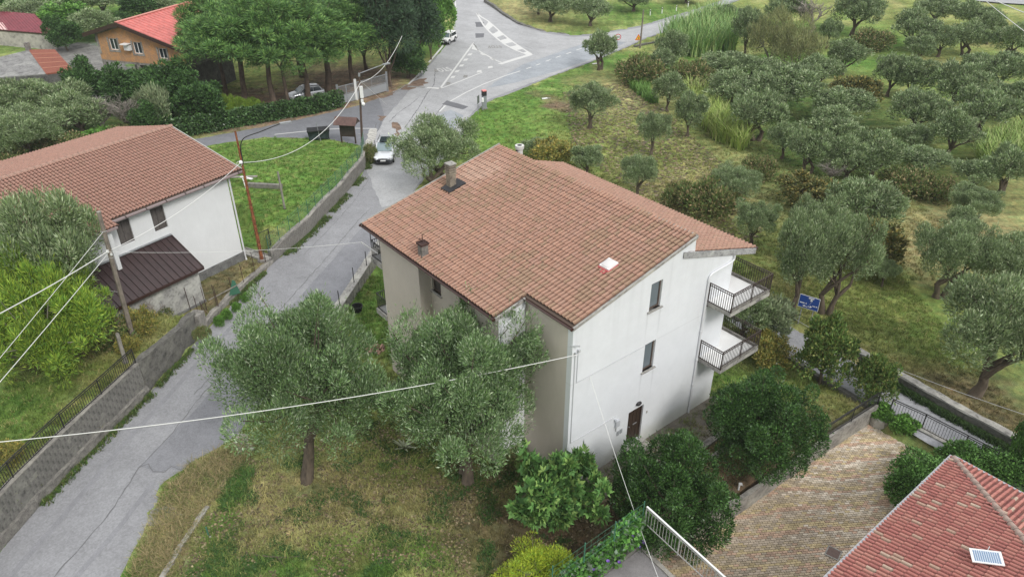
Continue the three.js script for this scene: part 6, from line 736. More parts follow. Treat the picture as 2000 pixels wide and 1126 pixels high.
{ // grey gate
  const A = at(662, 205, 0.02), B = at(697, 196, 0.02), C = at(757, 178, 0.02), G = thing('gate', 'grey metal double gate with white posts at the pine grove entrance', 'gate', B), gm = mat('gate_grey', [0.30, 0.315, 0.33], 0.5), H = 2.05;
  const leaf = (p, q, nm) => { const a = p.clone().sub(B), b = q.clone().sub(B), y = (v, h) => V3(v.x, h, v.z), f = part(G, nm, [bar(y(a, 0.12), y(b, 0.12), 0.06), bar(y(a, H), y(b, H), 0.06), bar(y(a, 1.1), y(b, 1.1), 0.05), bar(y(a, 0.1), y(a, H), 0.07), bar(y(b, 0.1), y(b, H), 0.07), bar(y(a.clone().lerp(b, 0.5), 0.1), y(a.clone().lerp(b, 0.5), H), 0.06)], M.steel), n = Math.round(a.distanceTo(b) / 0.125); const bg = flat(bx(0.03, H - 0.14, 0.03)); for (let i = 1; i < n; i++) { const v = a.clone().lerp(b, i / n); piece(f, 'bar', bg, gm, V3(v.x, H / 2 + 0.06, v.z)); } part(f, 'sheet', bar(y(a, 0.55), y(b, 0.55), 0.012, 0.9), gm); };
  leaf(A, B.clone().lerp(A, 0.04), 'gate_leaf'); leaf(B.clone().lerp(C, 0.03), C.clone().lerp(B, 0.02), 'gate_leaf'); part(G, 'post', bx(0.24, 2.5, 0.24, 0, 1.2, 0), M.trim); for (const P of [A, C]) part(G, 'post', bx(0.22, 2.35, 0.22, P.x - B.x, 1.15, P.z - B.z), M.steel); }
{ // wire fence with green netting round the lawn
  const o = V3(-15, 0, -56), F = thing('wire_fence', 'green wire-netting fence on thin posts along the top of the lawn wall', 'fence', o), f = along(S4), L = f(0).L, top = (s) => lerp(0.95, 1.28, sstep(0, 4, s)), loc = (s, y) => { const q = f(s); return V3(q.x - q.nx * 0.14 - o.x, y, q.z - q.nz * 0.14 - o.z); }, wires = [], n = Math.round(L / 1.35);
  for (let i = 0; i <= n; i++) { const s = L * i / n; part(F, 'post', cyl(loc(s, top(s) - 0.1), loc(s, top(s) + 1.25), 0.025, 0.025, 6), M.net); }
  for (let i = 0; i < n; i++) { const a = L * i / n, b = L * (i + 1) / n; for (let k = 0; k <= 5; k++) wires.push(bar(loc(a, top(a) + 0.1 + k * 0.21), loc(b, top(b) + 0.1 + k * 0.21), 0.008)); for (let k = 0; k < 6; k++) { const s = lerp(a, b, k / 6); wires.push(bar(loc(s, top(s) + 0.08), loc(s, top(s) + 1.2), 0.008)); } } part(F, 'netting', wires, mat('net_green', [0.14, 0.25, 0.19], 0.7)); }
{ // posts and rails round the yard of the lean-to
  const o = V3(-18.4, 0, -42), F = thing('wire_fence', 'sparse rusty wire fence on the low wall before the lean-to', 'fence', o), P = [[-18.9, -38.6], [-18.6, -40.2], [-18.2, -41.8], [-17.9, -43.2], [-17.55, -44.6], [-17.2, -46.0]], q = P.map(([x, z]) => V3(x - 0.2 - o.x, 0.4, z - o.z)); q.forEach((a, i) => part(F, 'post', cyl(a, V3(a.x - 0.03, 1.75 + 0.2 * Math.sin(i * 2.1), a.z), 0.022, 0.02, 6), M.rustDark)); const w = []; for (let i = 0; i < q.length - 1; i++) for (const h of [0.5, 1.0, 1.5]) w.push(bar(V3(q[i].x, h, q[i].z), V3(q[i + 1].x, h, q[i + 1].z), 0.008)); part(F, 'wire', w, M.rustDark);
  for (const [x, y, h] of [[372, 606, 1.7], [389, 618, 1.5], [404, 606, 1.7], [424, 598, 1.6]]) { const b = at(x, y, 0.4).sub(o); part(F, 'post', cyl(b, V3(b.x - 0.05, b.y + h, b.z - 0.02), 0.022, 0.02, 6), M.rustDark); } { const a = at(389, 590, 0.9).sub(o), b = at(404, 612, 0.6).sub(o); part(F, 'brace', bar(a, b, 0.03), M.rustDark); }
  const g = at(508, 500, 0.45), G = thing('wire_gate', 'small rusty wire gate beside the iron pole', 'gate', g, 0.9); part(G, 'frame', [bx(0.05, 1.9, 0.05, 0, 0.95, 0), bx(0.05, 1.8, 0.05, 1.0, 0.9, 0), bx(1.0, 0.04, 0.04, 0.5, 1.75, 0), bx(1.0, 0.04, 0.04, 0.5, 0.3, 0)], M.darkIron); part(G, 'mesh', Array.from({ length: 9 }, (_, i) => bx(0.012, 1.4, 0.012, 0.1 + i * 0.1, 1.02, 0)), M.rustDark);
  const n = at(447, 578, 0.4), N = thing('net_panel', 'folded green netting panel leaning in the yard below the house', 'netting', n, 0.6); part(N, 'net', [extr([[0, 0], [0.75, 0], [0.55, 1.0], [0.4, 1.1]], 0.02)], M.net); part(N, 'stick', bar(V3(-1.3, 0.2, 0.1), V3(0.7, 0.7, 0.1), 0.05), M.woodOld);
  const s = at(478, 492, 0.42), S2 = thing('concrete_slab', 'pale concrete strip between the house corner and the lawn', 'slab', s, -0.5); part(S2, 'slab', bx(2.6, 0.14, 0.6, 1.0, 0.02, 0), M.concreteLight); part(S2, 'edge', bx(2.6, 0.2, 0.12, 1.0, 0.05, -0.36), M.concrete); }
{ // old trough and a small wall on the lawn
  const b = gp(500, 366), t = thing('stone_trough', 'long low stone bed edge with pale planks in the green lawn', 'garden bed', b, -0.12); part(t, 'stone', [bx(2.9, 0.42, 0.3, 0.8, 0.18, 0)], M.stone); part(t, 'plank', bx(2.6, 0.06, 0.3, -1.6, 0.5, -0.9, 0.2), M.woodOld); part(t, 'plank', bx(1.2, 0.06, 0.25, -1.0, 0.56, -0.6, -0.3), M.trim); part(t, 'pipe', cyl(V3(-0.75, 0, 0.3), V3(-1.0, 1.0, 0.1), 0.05), M.trim); }
{ // corner terrace of the neighbour with its white railing
  const A = at(1253, 1070, TERR), dB = V3(0.571, 0, 0.821), dA = V3(-0.78, 0, 0.626), o = A.clone(), Tt = thing('terrace', 'grey gravelly terrace corner at the bottom edge', 'terrace', o), q = (a, b) => { const p = A.clone().addScaledVector(dA, a).addScaledVector(dB, b); return [p.x, p.z]; }; const P = [q(0, 0), q(7, 0), q(7, 9), q(0, 9)];
  part(Tt, 'floor', sheet(P, TERR + 0.001), mat('terrace_floor', [0.37, 0.35, 0.345], 1, { map: rep(T.asphalt, 0.5), bumpMap: rep(T.concreteB, 2), bumpScale: 0.02 }), o); part(Tt, 'parapet', [sweptWall([q(0, 0), q(7, 0)], -0.9, TERR + 0.22, 0.22, 0.12, 0.01, 0.4, 71, 2)], M.concreteDark, o); part(Tt, 'wall', [sweptWall([q(0, 0.0), q(0, 9)], -1.2, TERR + 0.08, 0.2, 0, 0.01, 0.6, 72, 2)], M.concrete, o);
  const R = thing('terrace_railing', 'white-topped metal railing on the terrace corner', 'railing', o); const z0 = [0, 0], z1 = [dB.x * 9, dB.z * 9]; const rr = railing(R, 'rail', [z0, z1], TERR + 0.1, TERR + 1.1, { gap: 0.16, r: 0.012, m: M.railGrey, top: M.railGrey, postEvery: 1.8 }); part(R, 'handrail', bar(V3(0, TERR + 1.12, 0), V3(z1[0], TERR + 1.12, z1[1]), 0.065, 0.04), M.trim);
  const F = thing('wire_fence', 'dark green wire fence under the morning glory by the terrace', 'fence', o), w = []; const a = V3(-0.09, 0, -0.1); for (let i = 0; i <= 3; i++) { const p = a.clone().addScaledVector(dA, i * 1.6); part(F, 'post', cyl(V3(p.x, TERR + 0.2, p.z), V3(p.x, TERR + 1.3, p.z), 0.025), M.net); } for (let k = 0; k < 4; k++) w.push(bar(V3(a.x, TERR + 0.3 + k * 0.3, a.z), V3(a.x + dA.x * 5, TERR + 0.3 + k * 0.3, a.z + dA.z * 5), 0.008)); for (let k = 0; k < 14; k++) { const p = a.clone().addScaledVector(dA, k * 0.36); w.push(bar(V3(p.x, TERR + 0.25, p.z), V3(p.x, TERR + 1.25, p.z), 0.008)); } part(F, 'netting', w, M.net); }
{ // small things in the garden
  const a = gp(407, 1046), p = thing('garden_post', 'short dark green post in the grass by the kerb', 'post', a); part(p, 'shaft', cyl(V3(0, 0, 0), V3(0, 0.55, 0), 0.035), M.net); part(p, 'foot', new THREE.DodecahedronGeometry(0.07).translate(0.12, 0.03, 0.08), M.concreteLight);
  const b = gp(474, 866), s = thing('pale_slab', 'broken pale stone slab beside the road under the olive tree', 'slab', b, 0.5); part(s, 'slab', [extr([[-0.35, -0.7], [0.2, -0.6], [0.35, 0.5], [-0.1, 0.75], [-0.4, 0.2]], 0.12).rotateX(-Math.PI / 2)], M.concreteLight); part(s, 'chip', new THREE.DodecahedronGeometry(0.14).translate(0.3, 0.08, 0.7), M.concreteLight);
  const c = gp(316, 1005), s2 = thing('pale_slab', 'flat grey concrete patch in the dry verge by the road', 'slab', c, 0.3); part(s2, 'slab', [extr([[-0.6, -0.5], [0.3, -0.7], [0.75, -0.1], [0.3, 0.55], [-0.5, 0.4]], 0.05).rotateX(-Math.PI / 2)], M.concrete); part(s2, 'chip', new THREE.DodecahedronGeometry(0.1).translate(0.8, 0.04, 0.3), M.concreteLight);
  const d = gp(728, 690), t = thing('tile_stack', 'heap of old terracotta tiles on the grass behind the olive tree', 'tile heap', d), r = rngOf(8); for (let i = 0; i < 22; i++) { const m = piece(t, 'tile', tileSet[i % 6], M.tile, V3((r() - 0.5) * 1.1, 0.05 + 0.05 * (i % 5), (r() - 0.5) * 0.7), r() * 0.5 - 0.3); }
  const w = gp(782, 772), ws = thing('timber_stack', 'stack of weathered timber between the two front olive trees', 'timber stack', w, 0.35); for (let j = 0; j < 4; j++) for (let i = 0; i < 5; i++) part(ws, 'beam', bx(3.0 - 0.3 * j, 0.12, 0.13, (r() - 0.5) * 0.25, 0.08 + j * 0.14, (i - 2) * 0.24 + (r() - 0.5) * 0.05), i % 2 ? M.woodOld : M.woodPole);
  const g = gp(1436, 985), f = thing('yard_tap', 'pale standpipe fitting on the yard wall', 'tap', V3(g.x, 0.05, g.z)); part(f, 'body', [cyl(V3(0, -0.1, 0), V3(0, 0.25, 0), 0.05), bx(0.16, 0.09, 0.09, 0.04, 0.26, 0)], M.trim); part(f, 'spout', cyl(V3(0.08, 0.27, 0), V3(0.16, 0.18, 0.05), 0.025), M.rim);
  const tb = gp(683, 605), tub = thing('rubber_tub', 'black tub at the foot of the pale retaining wall', 'tub', V3(tb.x + 0.5, -0.75, tb.z)); part(tub, 'shell', new THREE.CylinderGeometry(0.36, 0.28, 0.4, 16, 1, true).translate(0, 0.2, 0), mat('tub', [0.02, 0.02, 0.02], 0.6, { side: THREE.DoubleSide })); part(tub, 'rim', new THREE.TorusGeometry(0.36, 0.03, 6, 18).rotateX(Math.PI / 2).translate(0, 0.4, 0), M.blackPlastic);
  for (const [x, y, l] of [[1064, 193, 'white litter scrap on the dry grass'], [1162, 125, 'pale sheet at the roadside by the twin-trunked olive']]) { const q = gp(x, y), s3 = thing('litter', l, 'litter', q, 0.4); part(s3, 'scrap', bx(0.7, 0.05, 0.35, 0, 0.06, 0), M.trim); part(s3, 'scrap', bx(0.3, 0.05, 0.3, 0.5, 0.05, 0.1, 0.6), M.concreteLight); }
}
// ---------------------------------------------------------------- vegetation
const GAIN = 1.85;
function leaves({ lobes, n, len, wid, cols, seed = 1, inner = 0.5, up = 0.35, out = 0.6, under = 0.5, gap = 0.0, shape = 1, sway = 0.9, gf = 1.3 }) {
  const r = rngOf(seed), wsum = [], P = [], C = [], I = []; let tot = 0; for (const l of lobes) { tot += Math.pow(l.r[0] * l.r[1] * l.r[2], 2 / 3) * (l.k ?? 1); wsum.push(tot); }
  const d = V3(0, 0, 0), a = V3(0, 0, 0), w = V3(0, 0, 0), q = V3(0, 0, 0), b = V3(0, 0, 0);
  const quad = (pos, ax, sd, L, Wd, c) => { const o = P.length / 3; P.push(pos.x, pos.y, pos.z, pos.x + ax.x * L * 0.45 + sd.x * Wd, pos.y + ax.y * L * 0.45 + sd.y * Wd, pos.z + ax.z * L * 0.45 + sd.z * Wd, pos.x + ax.x * L, pos.y + ax.y * L, pos.z + ax.z * L, pos.x + ax.x * L * 0.45 - sd.x * Wd, pos.y + ax.y * L * 0.45 - sd.y * Wd, pos.z + ax.z * L * 0.45 - sd.z * Wd); for (let k = 0; k < 4; k++) C.push(...c); I.push(o, o + 1, o + 2, o, o + 2, o + 3); };
  for (let i = 0, tries = 0; i < n && tries < n * 4; tries++) {
    const t = r() * tot; let k = 0; while (wsum[k] < t) k++; const l = lobes[k];
    do d.set(r() * 2 - 1, r() * 2 - 1, r() * 2 - 1); while (d.lengthSq() > 1 || d.lengthSq() < 0.01); d.normalize(); if (d.y < -0.15 && r() < under) d.y = -d.y;
    const rad = inner + (1 - inner) * Math.sqrt(r()) + 0.12 * (r() - 0.4) + (r() < 0.12 ? 0.34 * r() * (0.4 + Math.max(0, d.y)) : 0); q.set(l.c[0] + d.x * l.r[0] * rad, l.c[1] + d.y * l.r[1] * rad, l.c[2] + d.z * l.r[2] * rad); if (q.y < 0.05) continue;
    if (gap && vnoise(q.x * gf + q.y * 0.9 * gf, q.z * gf - q.y * 0.7 * gf, seed) < gap && r() < 0.85) continue; i++;
    a.set(d.x * out + (r() - 0.5) * sway, d.y * out + (r() - 0.5) * sway + up, d.z * out + (r() - 0.5) * sway).normalize(); b.set(d.x + (r() - 0.5) * 1.3, d.y + 0.45 + (r() - 0.5) * 1.3, d.z + (r() - 0.5) * 1.3).normalize(); w.copy(b).cross(a).normalize();
    const base = cols[Math.floor(Math.pow(r(), 1.15) * cols.length)], br = GAIN * (0.62 + 0.76 * r()) * (0.82 + 0.36 * (l.b ?? 0.5)), c = [base[0] * br * (0.94 + 0.12 * r()), base[1] * br, base[2] * br], L = len * (0.65 + 0.7 * r()), Wd = wid * (0.65 + 0.7 * r()) / 2;
    if (shape === 1) quad(q, a, w, L, Wd, c); else { quad(q, a, w, L, Wd, c); for (const s of [-1, 1]) { b.copy(a).multiplyScalar(0.55).addScaledVector(w, s * 0.83).normalize(); const ww = w.clone().multiplyScalar(0.55).addScaledVector(a, -s * 0.83); quad(q, b, ww, L * 0.8, Wd * 0.8, c); } }
  }
  const g = new THREE.BufferGeometry(); g.setAttribute('position', new THREE.Float32BufferAttribute(P, 3)); g.setAttribute('color', new THREE.Float32BufferAttribute(C, 3)); g.setIndex(I); g.computeVertexNormals(); g.userData.done = true; return g;
}
function limbs(lobes, { fork, base = 0.3, seed = 2, sides = 7, twist = 0.5, trunks = 1, lean = [0, 0] }) { // trunk, limbs and twigs out to every lobe
  const r = rngOf(seed), geos = [], main = []; const n = Math.min(5, Math.max(3, Math.round(lobes.length / 5)));
  for (let t = 0; t < trunks; t++) { const o = trunks > 1 ? V3((t - (trunks - 1) / 2) * base * 2.4, 0, (r() - 0.5) * base) : V3(0, 0, 0), f = V3(lean[0] + o.x * 2 + (r() - 0.5) * twist * 0.4, fork, lean[1] + (r() - 0.5) * twist * 0.4), mid = o.clone().lerp(f, 0.5).add(V3((r() - 0.5) * twist * 0.4, 0, (r() - 0.5) * twist * 0.4)); geos.push(taper([V3(o.x, -0.3, o.z), V3(o.x, 0.12, o.z), mid, f], [base * 1.5, base * 1.15, base * 0.85, base * 0.75], sides + 1, 0.25, seed + t)); main.push(f); }
  const hubs = []; for (let i = 0; i < n; i++) { const l = lobes[Math.floor(i * lobes.length / n)], f = main[i % main.length], e = f.clone().lerp(V3(...l.c), 0.55); e.y += 0.1; const m = f.clone().lerp(e, 0.5).add(V3((r() - 0.5) * twist, 0.1 * twist, (r() - 0.5) * twist)); geos.push(taper([f.clone().add(V3(0, -0.1, 0)), m, e], [base * 0.62, base * 0.45, base * 0.32], sides, 0.15, seed + i + 5)); hubs.push(e, m); }
  for (const l of lobes) { const c = V3(...l.c); let h = hubs[0]; for (const k of hubs) if (k.distanceTo(c) < h.distanceTo(c)) h = k; const m = h.clone().lerp(c, 0.5).add(V3((r() - 0.5) * twist * 0.5, 0, (r() - 0.5) * twist * 0.5)); geos.push(taper([h, m, c.clone().add(V3(0, l.r[1] * 0.5, 0))], [base * 0.26, base * 0.16, base * 0.05], 5, 0, 1)); }
  return merge(geos);
}
function crownLobes(r, { H, R, n, lo = 0.34, hi = 0.9, lr = 0.3, flatY = 0.85, rag = 0.34 }) {
  const L = [], cy = H * (lo + hi) / 2, b = H * (hi - lo) / 2; for (let i = 0; i < n; i++) { const t = (i + 0.5) / n, y = 1 - 1.75 * t, q = Math.sqrt(Math.max(0, 1 - y * y)), az = i * 2.39996 + (r() - 0.5) * 0.9, k = (i % 4 === 3 ? 0.45 : 0.8) * (1 - rag * r()), s = R * lr * (0.72 + 0.56 * r()); L.push({ c: [Math.cos(az) * q * R * k, cy + y * b * k * 1.02, Math.sin(az) * q * R * k], r: [s, s * flatY, s], b: r() }); if (i % 2 === 0) { const z = s * (0.35 + 0.3 * r()), e = k + 0.14 + 0.16 * r(); L.push({ c: [Math.cos(az + 0.3) * q * R * e, cy + (y * b * e) + 0.10 * b, Math.sin(az + 0.3) * q * R * e], r: [z, z * 1.35, z], b: 0.5 + 0.5 * r() }); } }
  let sx = 0, sz = 0, sw = 0; for (const l of L) { const w = l.r[0] * l.r[0]; sx += l.c[0] * w; sz += l.c[2] * w; sw += w; } for (const l of L) { l.c[0] -= sx / sw; l.c[2] -= sz / sw; }
  return L;
}
const OLIVE_C = [[0.103, 0.14, 0.066], [0.121, 0.165, 0.077], [0.143, 0.185, 0.09], [0.111, 0.156, 0.059], [0.172, 0.207, 0.116], [0.084, 0.12, 0.057], [0.244, 0.281, 0.176]];
const OLIVE_N = [[0.08, 0.128, 0.054], [0.10, 0.155, 0.066], [0.118, 0.176, 0.074], [0.09, 0.15, 0.046], [0.145, 0.195, 0.105], [0.064, 0.105, 0.046], [0.225, 0.27, 0.18]];
const DARK_C = [[0.030, 0.065, 0.018], [0.038, 0.08, 0.022], [0.05, 0.10, 0.026], [0.026, 0.054, 0.018]], CITRUS_C = [[0.024, 0.056, 0.014], [0.033, 0.072, 0.017], [0.046, 0.098, 0.022], [0.018, 0.042, 0.012]];
const PINE_C = [[0.052, 0.106, 0.035], [0.072, 0.14, 0.04], [0.101, 0.186, 0.049], [0.043, 0.086, 0.029], [0.15, 0.236, 0.065]], CONIF_C = [[0.024, 0.046, 0.022], [0.030, 0.058, 0.026], [0.02, 0.038, 0.018]], LIME_C = [[0.15, 0.215, 0.03], [0.19, 0.25, 0.035], [0.11, 0.185, 0.03], [0.08, 0.15, 0.025]];
const WILLOW_C = [[0.16, 0.17, 0.075], [0.13, 0.15, 0.065], [0.19, 0.19, 0.09], [0.11, 0.125, 0.055]], HAZEL_C = [[0.11, 0.105, 0.04], [0.07, 0.085, 0.03], [0.19, 0.155, 0.05], [0.05, 0.065, 0.022]], REED_C = [[0.22, 0.38, 0.12], [0.28, 0.44, 0.14], [0.17, 0.3, 0.1], [0.4, 0.48, 0.2]], BRIGHT_C = [[0.075, 0.155, 0.03], [0.095, 0.185, 0.035], [0.055, 0.12, 0.025]], BRAMBLE_C = [[0.061, 0.095, 0.03], [0.081, 0.115, 0.034], [0.135, 0.135, 0.054], [0.189, 0.149, 0.081]], FIG_C = [[0.065, 0.137, 0.039], [0.091, 0.176, 0.047], [0.13, 0.202, 0.058], [0.047, 0.098, 0.031]];
const protos = {};
function proto(kind, H, R, build) { protos[kind] = { H, R, build, made: null }; }
const plantKind = (kind, cat, leafMat, barkMat, H, R, lobesFn, lf, lb) => proto(kind, H, R, (name, label, group) => { const r = rngOf(kind.length * 77 + kind.charCodeAt(kind.length - 1) * 13), lobes = lobesFn(r), t = thing(name, label, cat, V3(0, 0, 0), 0, group); part(t, lf.part ?? 'crown', leaves({ lobes, ...lf }), leafMat); if (lb) part(t, lb.part ?? 'trunk', limbs(lobes, lb), barkMat); return t; });
const ol = (k, n, len, wid, seed, H, R, nl, extra = {}, cols = OLIVE_C, lb = {}) => plantKind(k, 'olive tree', M.leaf, M.bark, H, R, (r) => { for (let i = 0; i < seed; i++) r(); return crownLobes(r, { H, R, n: nl, ...extra }); }, { n, len, wid, cols, seed, inner: 0.5, up: 0.5, gap: k.includes('front') ? 0.43 : 0.38, gf: 5.5 / R }, { fork: H * 0.2, base: R * 0.085, seed, twist: R * 0.22, ...lb });
ol('olive_front_a', 105000, 0.155, 0.040, 3, 8.4, 4.1, 46, { lr: 0.23, lo: 0.30, hi: 0.92, flatY: 0.9, rag: 0.5 }, OLIVE_N, { base: 0.28, fork: 2.0 }); ol('olive_front_b', 105000, 0.15, 0.039, 9, 8.2, 3.9, 44, { lr: 0.23, lo: 0.22, hi: 0.92, flatY: 0.95, rag: 0.5 }, OLIVE_N, { base: 0.24, fork: 1.5, trunks: 2 });
ol('olive_mid_a', 34000, 0.19, 0.050, 4, 6, 3.1, 26, { lr: 0.28 }); ol('olive_mid_b', 34000, 0.19, 0.050, 8, 6, 3.2, 22, { lr: 0.3, lo: 0.36, rag: 0.5 }, OLIVE_C, { trunks: 2 }); ol('olive_mid_c', 30000, 0.19, 0.05, 12, 5.6, 2.8, 19, { lr: 0.31, rag: 0.45 });
ol('olive_far_a', 12000, 0.30, 0.095, 5, 5.5, 3, 20, { lr: 0.3, lo: 0.3 }); ol('olive_far_b', 12000, 0.30, 0.095, 7, 5.5, 3, 16, { lr: 0.33, lo: 0.32, rag: 0.45 }); ol('olive_far_c', 12000, 0.30, 0.095, 11, 5.2, 3.1, 22, { lr: 0.29, lo: 0.28, rag: 0.5 }, OLIVE_C, { trunks: 2 }); ol('olive_far_d', 10000, 0.30, 0.09, 13, 5, 2.5, 14, { lr: 0.34, lo: 0.3, rag: 0.4 });
const bush = (k, cat, cols, n, len, wid, H, R, nl, o = {}, bm = M.twig, lm = M.leaf) => plantKind(k, cat, lm, bm, H, R, (r) => crownLobes(r, { H, R, n: nl, lo: o.lo ?? 0.06, hi: o.hi ?? 0.92, lr: o.lr ?? 0.4, flatY: o.fy ?? 0.9, rag: o.rag ?? 0.3 }), { n, len, wid, cols, seed: n % 97, inner: o.inner ?? 0.5, gap: o.gap ?? 0.22, up: o.up ?? 0.3, out: o.out ?? 0.6, shape: o.shape ?? 1, part: o.part ?? 'foliage', gf: 4 / R, sway: o.sway ?? 0.9, under: o.under ?? 0.5 }, { fork: H * (o.fork ?? 0.12), base: o.base ?? R * 0.05, seed: 3, twist: R * 0.15, part: o.bpart ?? 'stem', trunks: o.trunks ?? 1 });
bush('citrus', 'tree', CITRUS_C, 60000, 0.12, 0.055, 5.3, 2.6, 34, { lr: 0.30, lo: 0.06, hi: 0.95, rag: 0.05, inner: 0.68, gap: 0.16, part: 'crown', bpart: 'trunk', top: 0.9, fork: 0.18, under: 0.3 }, M.bark, M.leafGloss);
bush('fig', 'fig tree', FIG_C, 3400, 0.25, 0.13, 3.2, 2.1, 26, { lr: 0.21, inner: 0.2, gap: 0.46, rag: 0.6, fy: 1.2, shape: 3, part: 'crown', bpart: 'trunk', out: 0.9 }, M.bark);
bush('bamboo', 'bamboo thicket', LIME_C, 60000, 0.24, 0.036, 4.8, 3.4, 60, { lr: 0.15, lo: 0.08, hi: 0.86, inner: 0.1, gap: 0.22, up: 0.45, out: 0.45, fy: 2.3, rag: 0.25 }); bush('lime', 'shrub', [[0.23, 0.28, 0.03], [0.28, 0.31, 0.035], [0.16, 0.24, 0.03]], 20000, 0.17, 0.03, 2.2, 1.9, 22, { lr: 0.32, inner: 0.3, up: 0.7, gap: 0.25, fy: 1.1 });
bush('leafy_mid', 'tree', [[0.07, 0.115, 0.03], [0.09, 0.14, 0.035], [0.15, 0.16, 0.05], [0.05, 0.085, 0.025]], 9000, 0.2, 0.10, 3.6, 1.9, 15, { lr: 0.36, inner: 0.35, gap: 0.36, part: 'crown', bpart: 'trunk', trunks: 2, fork: 0.25 }, M.bark); bush('hazel', 'shrub', HAZEL_C, 6000, 0.26, 0.14, 3.4, 2.2, 13, { gap: 0.4, inner: 0.3 });
bush('bramble', 'bramble', BRAMBLE_C, 7000, 0.26, 0.11, 2.1, 2.4, 14, { lo: 0.1, hi: 0.7, gap: 0.3 }); bush('willow', 'bush', WILLOW_C, 10000, 0.55, 0.05, 6, 3.6, 16, { lr: 0.4, inner: 0.45, up: 0.55, gap: 0.15 }); bush('yellowing', 'bush', [[0.13, 0.135, 0.04], [0.18, 0.165, 0.05], [0.09, 0.115, 0.03], [0.24, 0.19, 0.05]], 5500, 0.2, 0.08, 2.2, 1.6, 12, { gap: 0.36, inner: 0.3 });
bush('dark_tree', 'tree', DARK_C, 11000, 0.42, 0.20, 8, 3.6, 20, { lr: 0.36, inner: 0.55, part: 'crown', bpart: 'trunk', gap: 0.2, fork: 0.2 }, M.bark); bush('green_tree', 'tree', BRIGHT_C, 9000, 0.45, 0.18, 8, 3.2, 18, { lr: 0.36, inner: 0.5, part: 'crown', bpart: 'trunk', gap: 0.22, lo: 0.15 }, M.bark); bush('shrub_green', 'shrub', BRIGHT_C, 3200, 0.14, 0.08, 0.8, 0.7, 9, { lr: 0.45 }); bush('conifer', 'conifer', CONIF_C, 14000, 0.55, 0.10, 15, 4.4, 30, { lr: 0.30, lo: 0.12, hi: 0.9, top: 0.95, inner: 0.4, gap: 0.25, part: 'crown', bpart: 'trunk', up: -0.1 }, M.barkPine); bush('greyshrub', 'shrub', [[0.12, 0.145, 0.085], [0.15, 0.175, 0.10], [0.09, 0.12, 0.06]], 4500, 0.34, 0.10, 4.2, 1.6, 12, { lr: 0.4, fy: 1.3, gap: 0.32, inner: 0.25, up: 0.7 });
bush('hedge_br', 'hedge', [[0.05, 0.105, 0.025], [0.07, 0.14, 0.032], [0.04, 0.085, 0.02]], 5200, 0.15, 0.085, 1.9, 1.15, 14, { lr: 0.42, lo: 0.1, gap: 0.18 });
plantKind('pine', 'pine tree', M.leaf, M.barkPine, 14, 4.6, (r) => { const L = []; for (let i = 0; i < 120; i++) { const az = i * 2.4 + r(), t = (i + 0.5) / 120, rr = 4.6 * (0.1 + 0.8 * Math.sqrt(t)) * (0.72 + 0.36 * r()), y = lerp(13.2, 6.2, t * 0.6 + 0.4 * r()), s = 0.5 + 0.5 * r(); L.push({ c: [Math.cos(az) * rr, y, Math.sin(az) * rr], r: [s, s * 0.75, s], b: r() }); } return L; }, { n: 34000, len: 0.42, wid: 0.06, cols: PINE_C, seed: 5, inner: 0.2, up: 0.35, out: 1.3, sway: 0.6, gap: 0.16, gf: 0.9 }, { fork: 6.0, base: 0.26, seed: 4, twist: 0.8, sides: 8 });
proto('bare', 4.4, 2.4, (name, label, group) => { const r = rngOf(71), t = thing(name, label, 'bare shrub', V3(0, 0, 0), 0, group), tw = [], grow = (p, d, L, rad, k) => { const e = p.clone().addScaledVector(d, L), m = p.clone().lerp(e, 0.5).add(V3((r() - 0.5) * L * 0.2, 0, (r() - 0.5) * L * 0.2)); tw.push(taper([p, m, e], [rad, rad * 0.8, rad * 0.55], k > 2 ? 5 : 3, 0, 1)); if (k > 0) for (let i = 0; i < (k > 3 ? 5 : 3); i++) grow(p.clone().lerp(e, 0.5 + 0.5 * r()), d.clone().add(V3((r() - 0.5) * 1.5, (r() - 0.15) * 0.8, (r() - 0.5) * 1.5)).normalize(), L * (0.55 + 0.3 * r()), rad * 0.55, k - 1); }; grow(V3(0, -0.1, 0), V3(0, 1, 0), 1.3, 0.10, 5); const g = merge(tw); part(t, 'branches', g, M.twig); part(t, 'root_flare', taper([V3(0, -0.2, 0), V3(0, 0.3, 0)], [0.2, 0.12], 7), M.twig); return t; });
const NAME = { olive: 'olive_tree', citrus: 'round_tree', fig: 'fig_tree', bamboo: 'bamboo_thicket', lime: 'yellow_green_shrub', leafy_mid: 'leafy_tree', hazel: 'hazel_shrub', bramble: 'bramble_bush', willow: 'round_bush', yellowing: 'yellowing_bush', dark_tree: 'dark_leafy_tree', green_tree: 'green_tree', shrub_green: 'green_shrub', conifer: 'dark_conifer', greyshrub: 'grey_green_shrub', hedge_br: 'hedge_bush', pine: 'pine_tree', bare: 'bare_shrub' };
let plantN = 0;
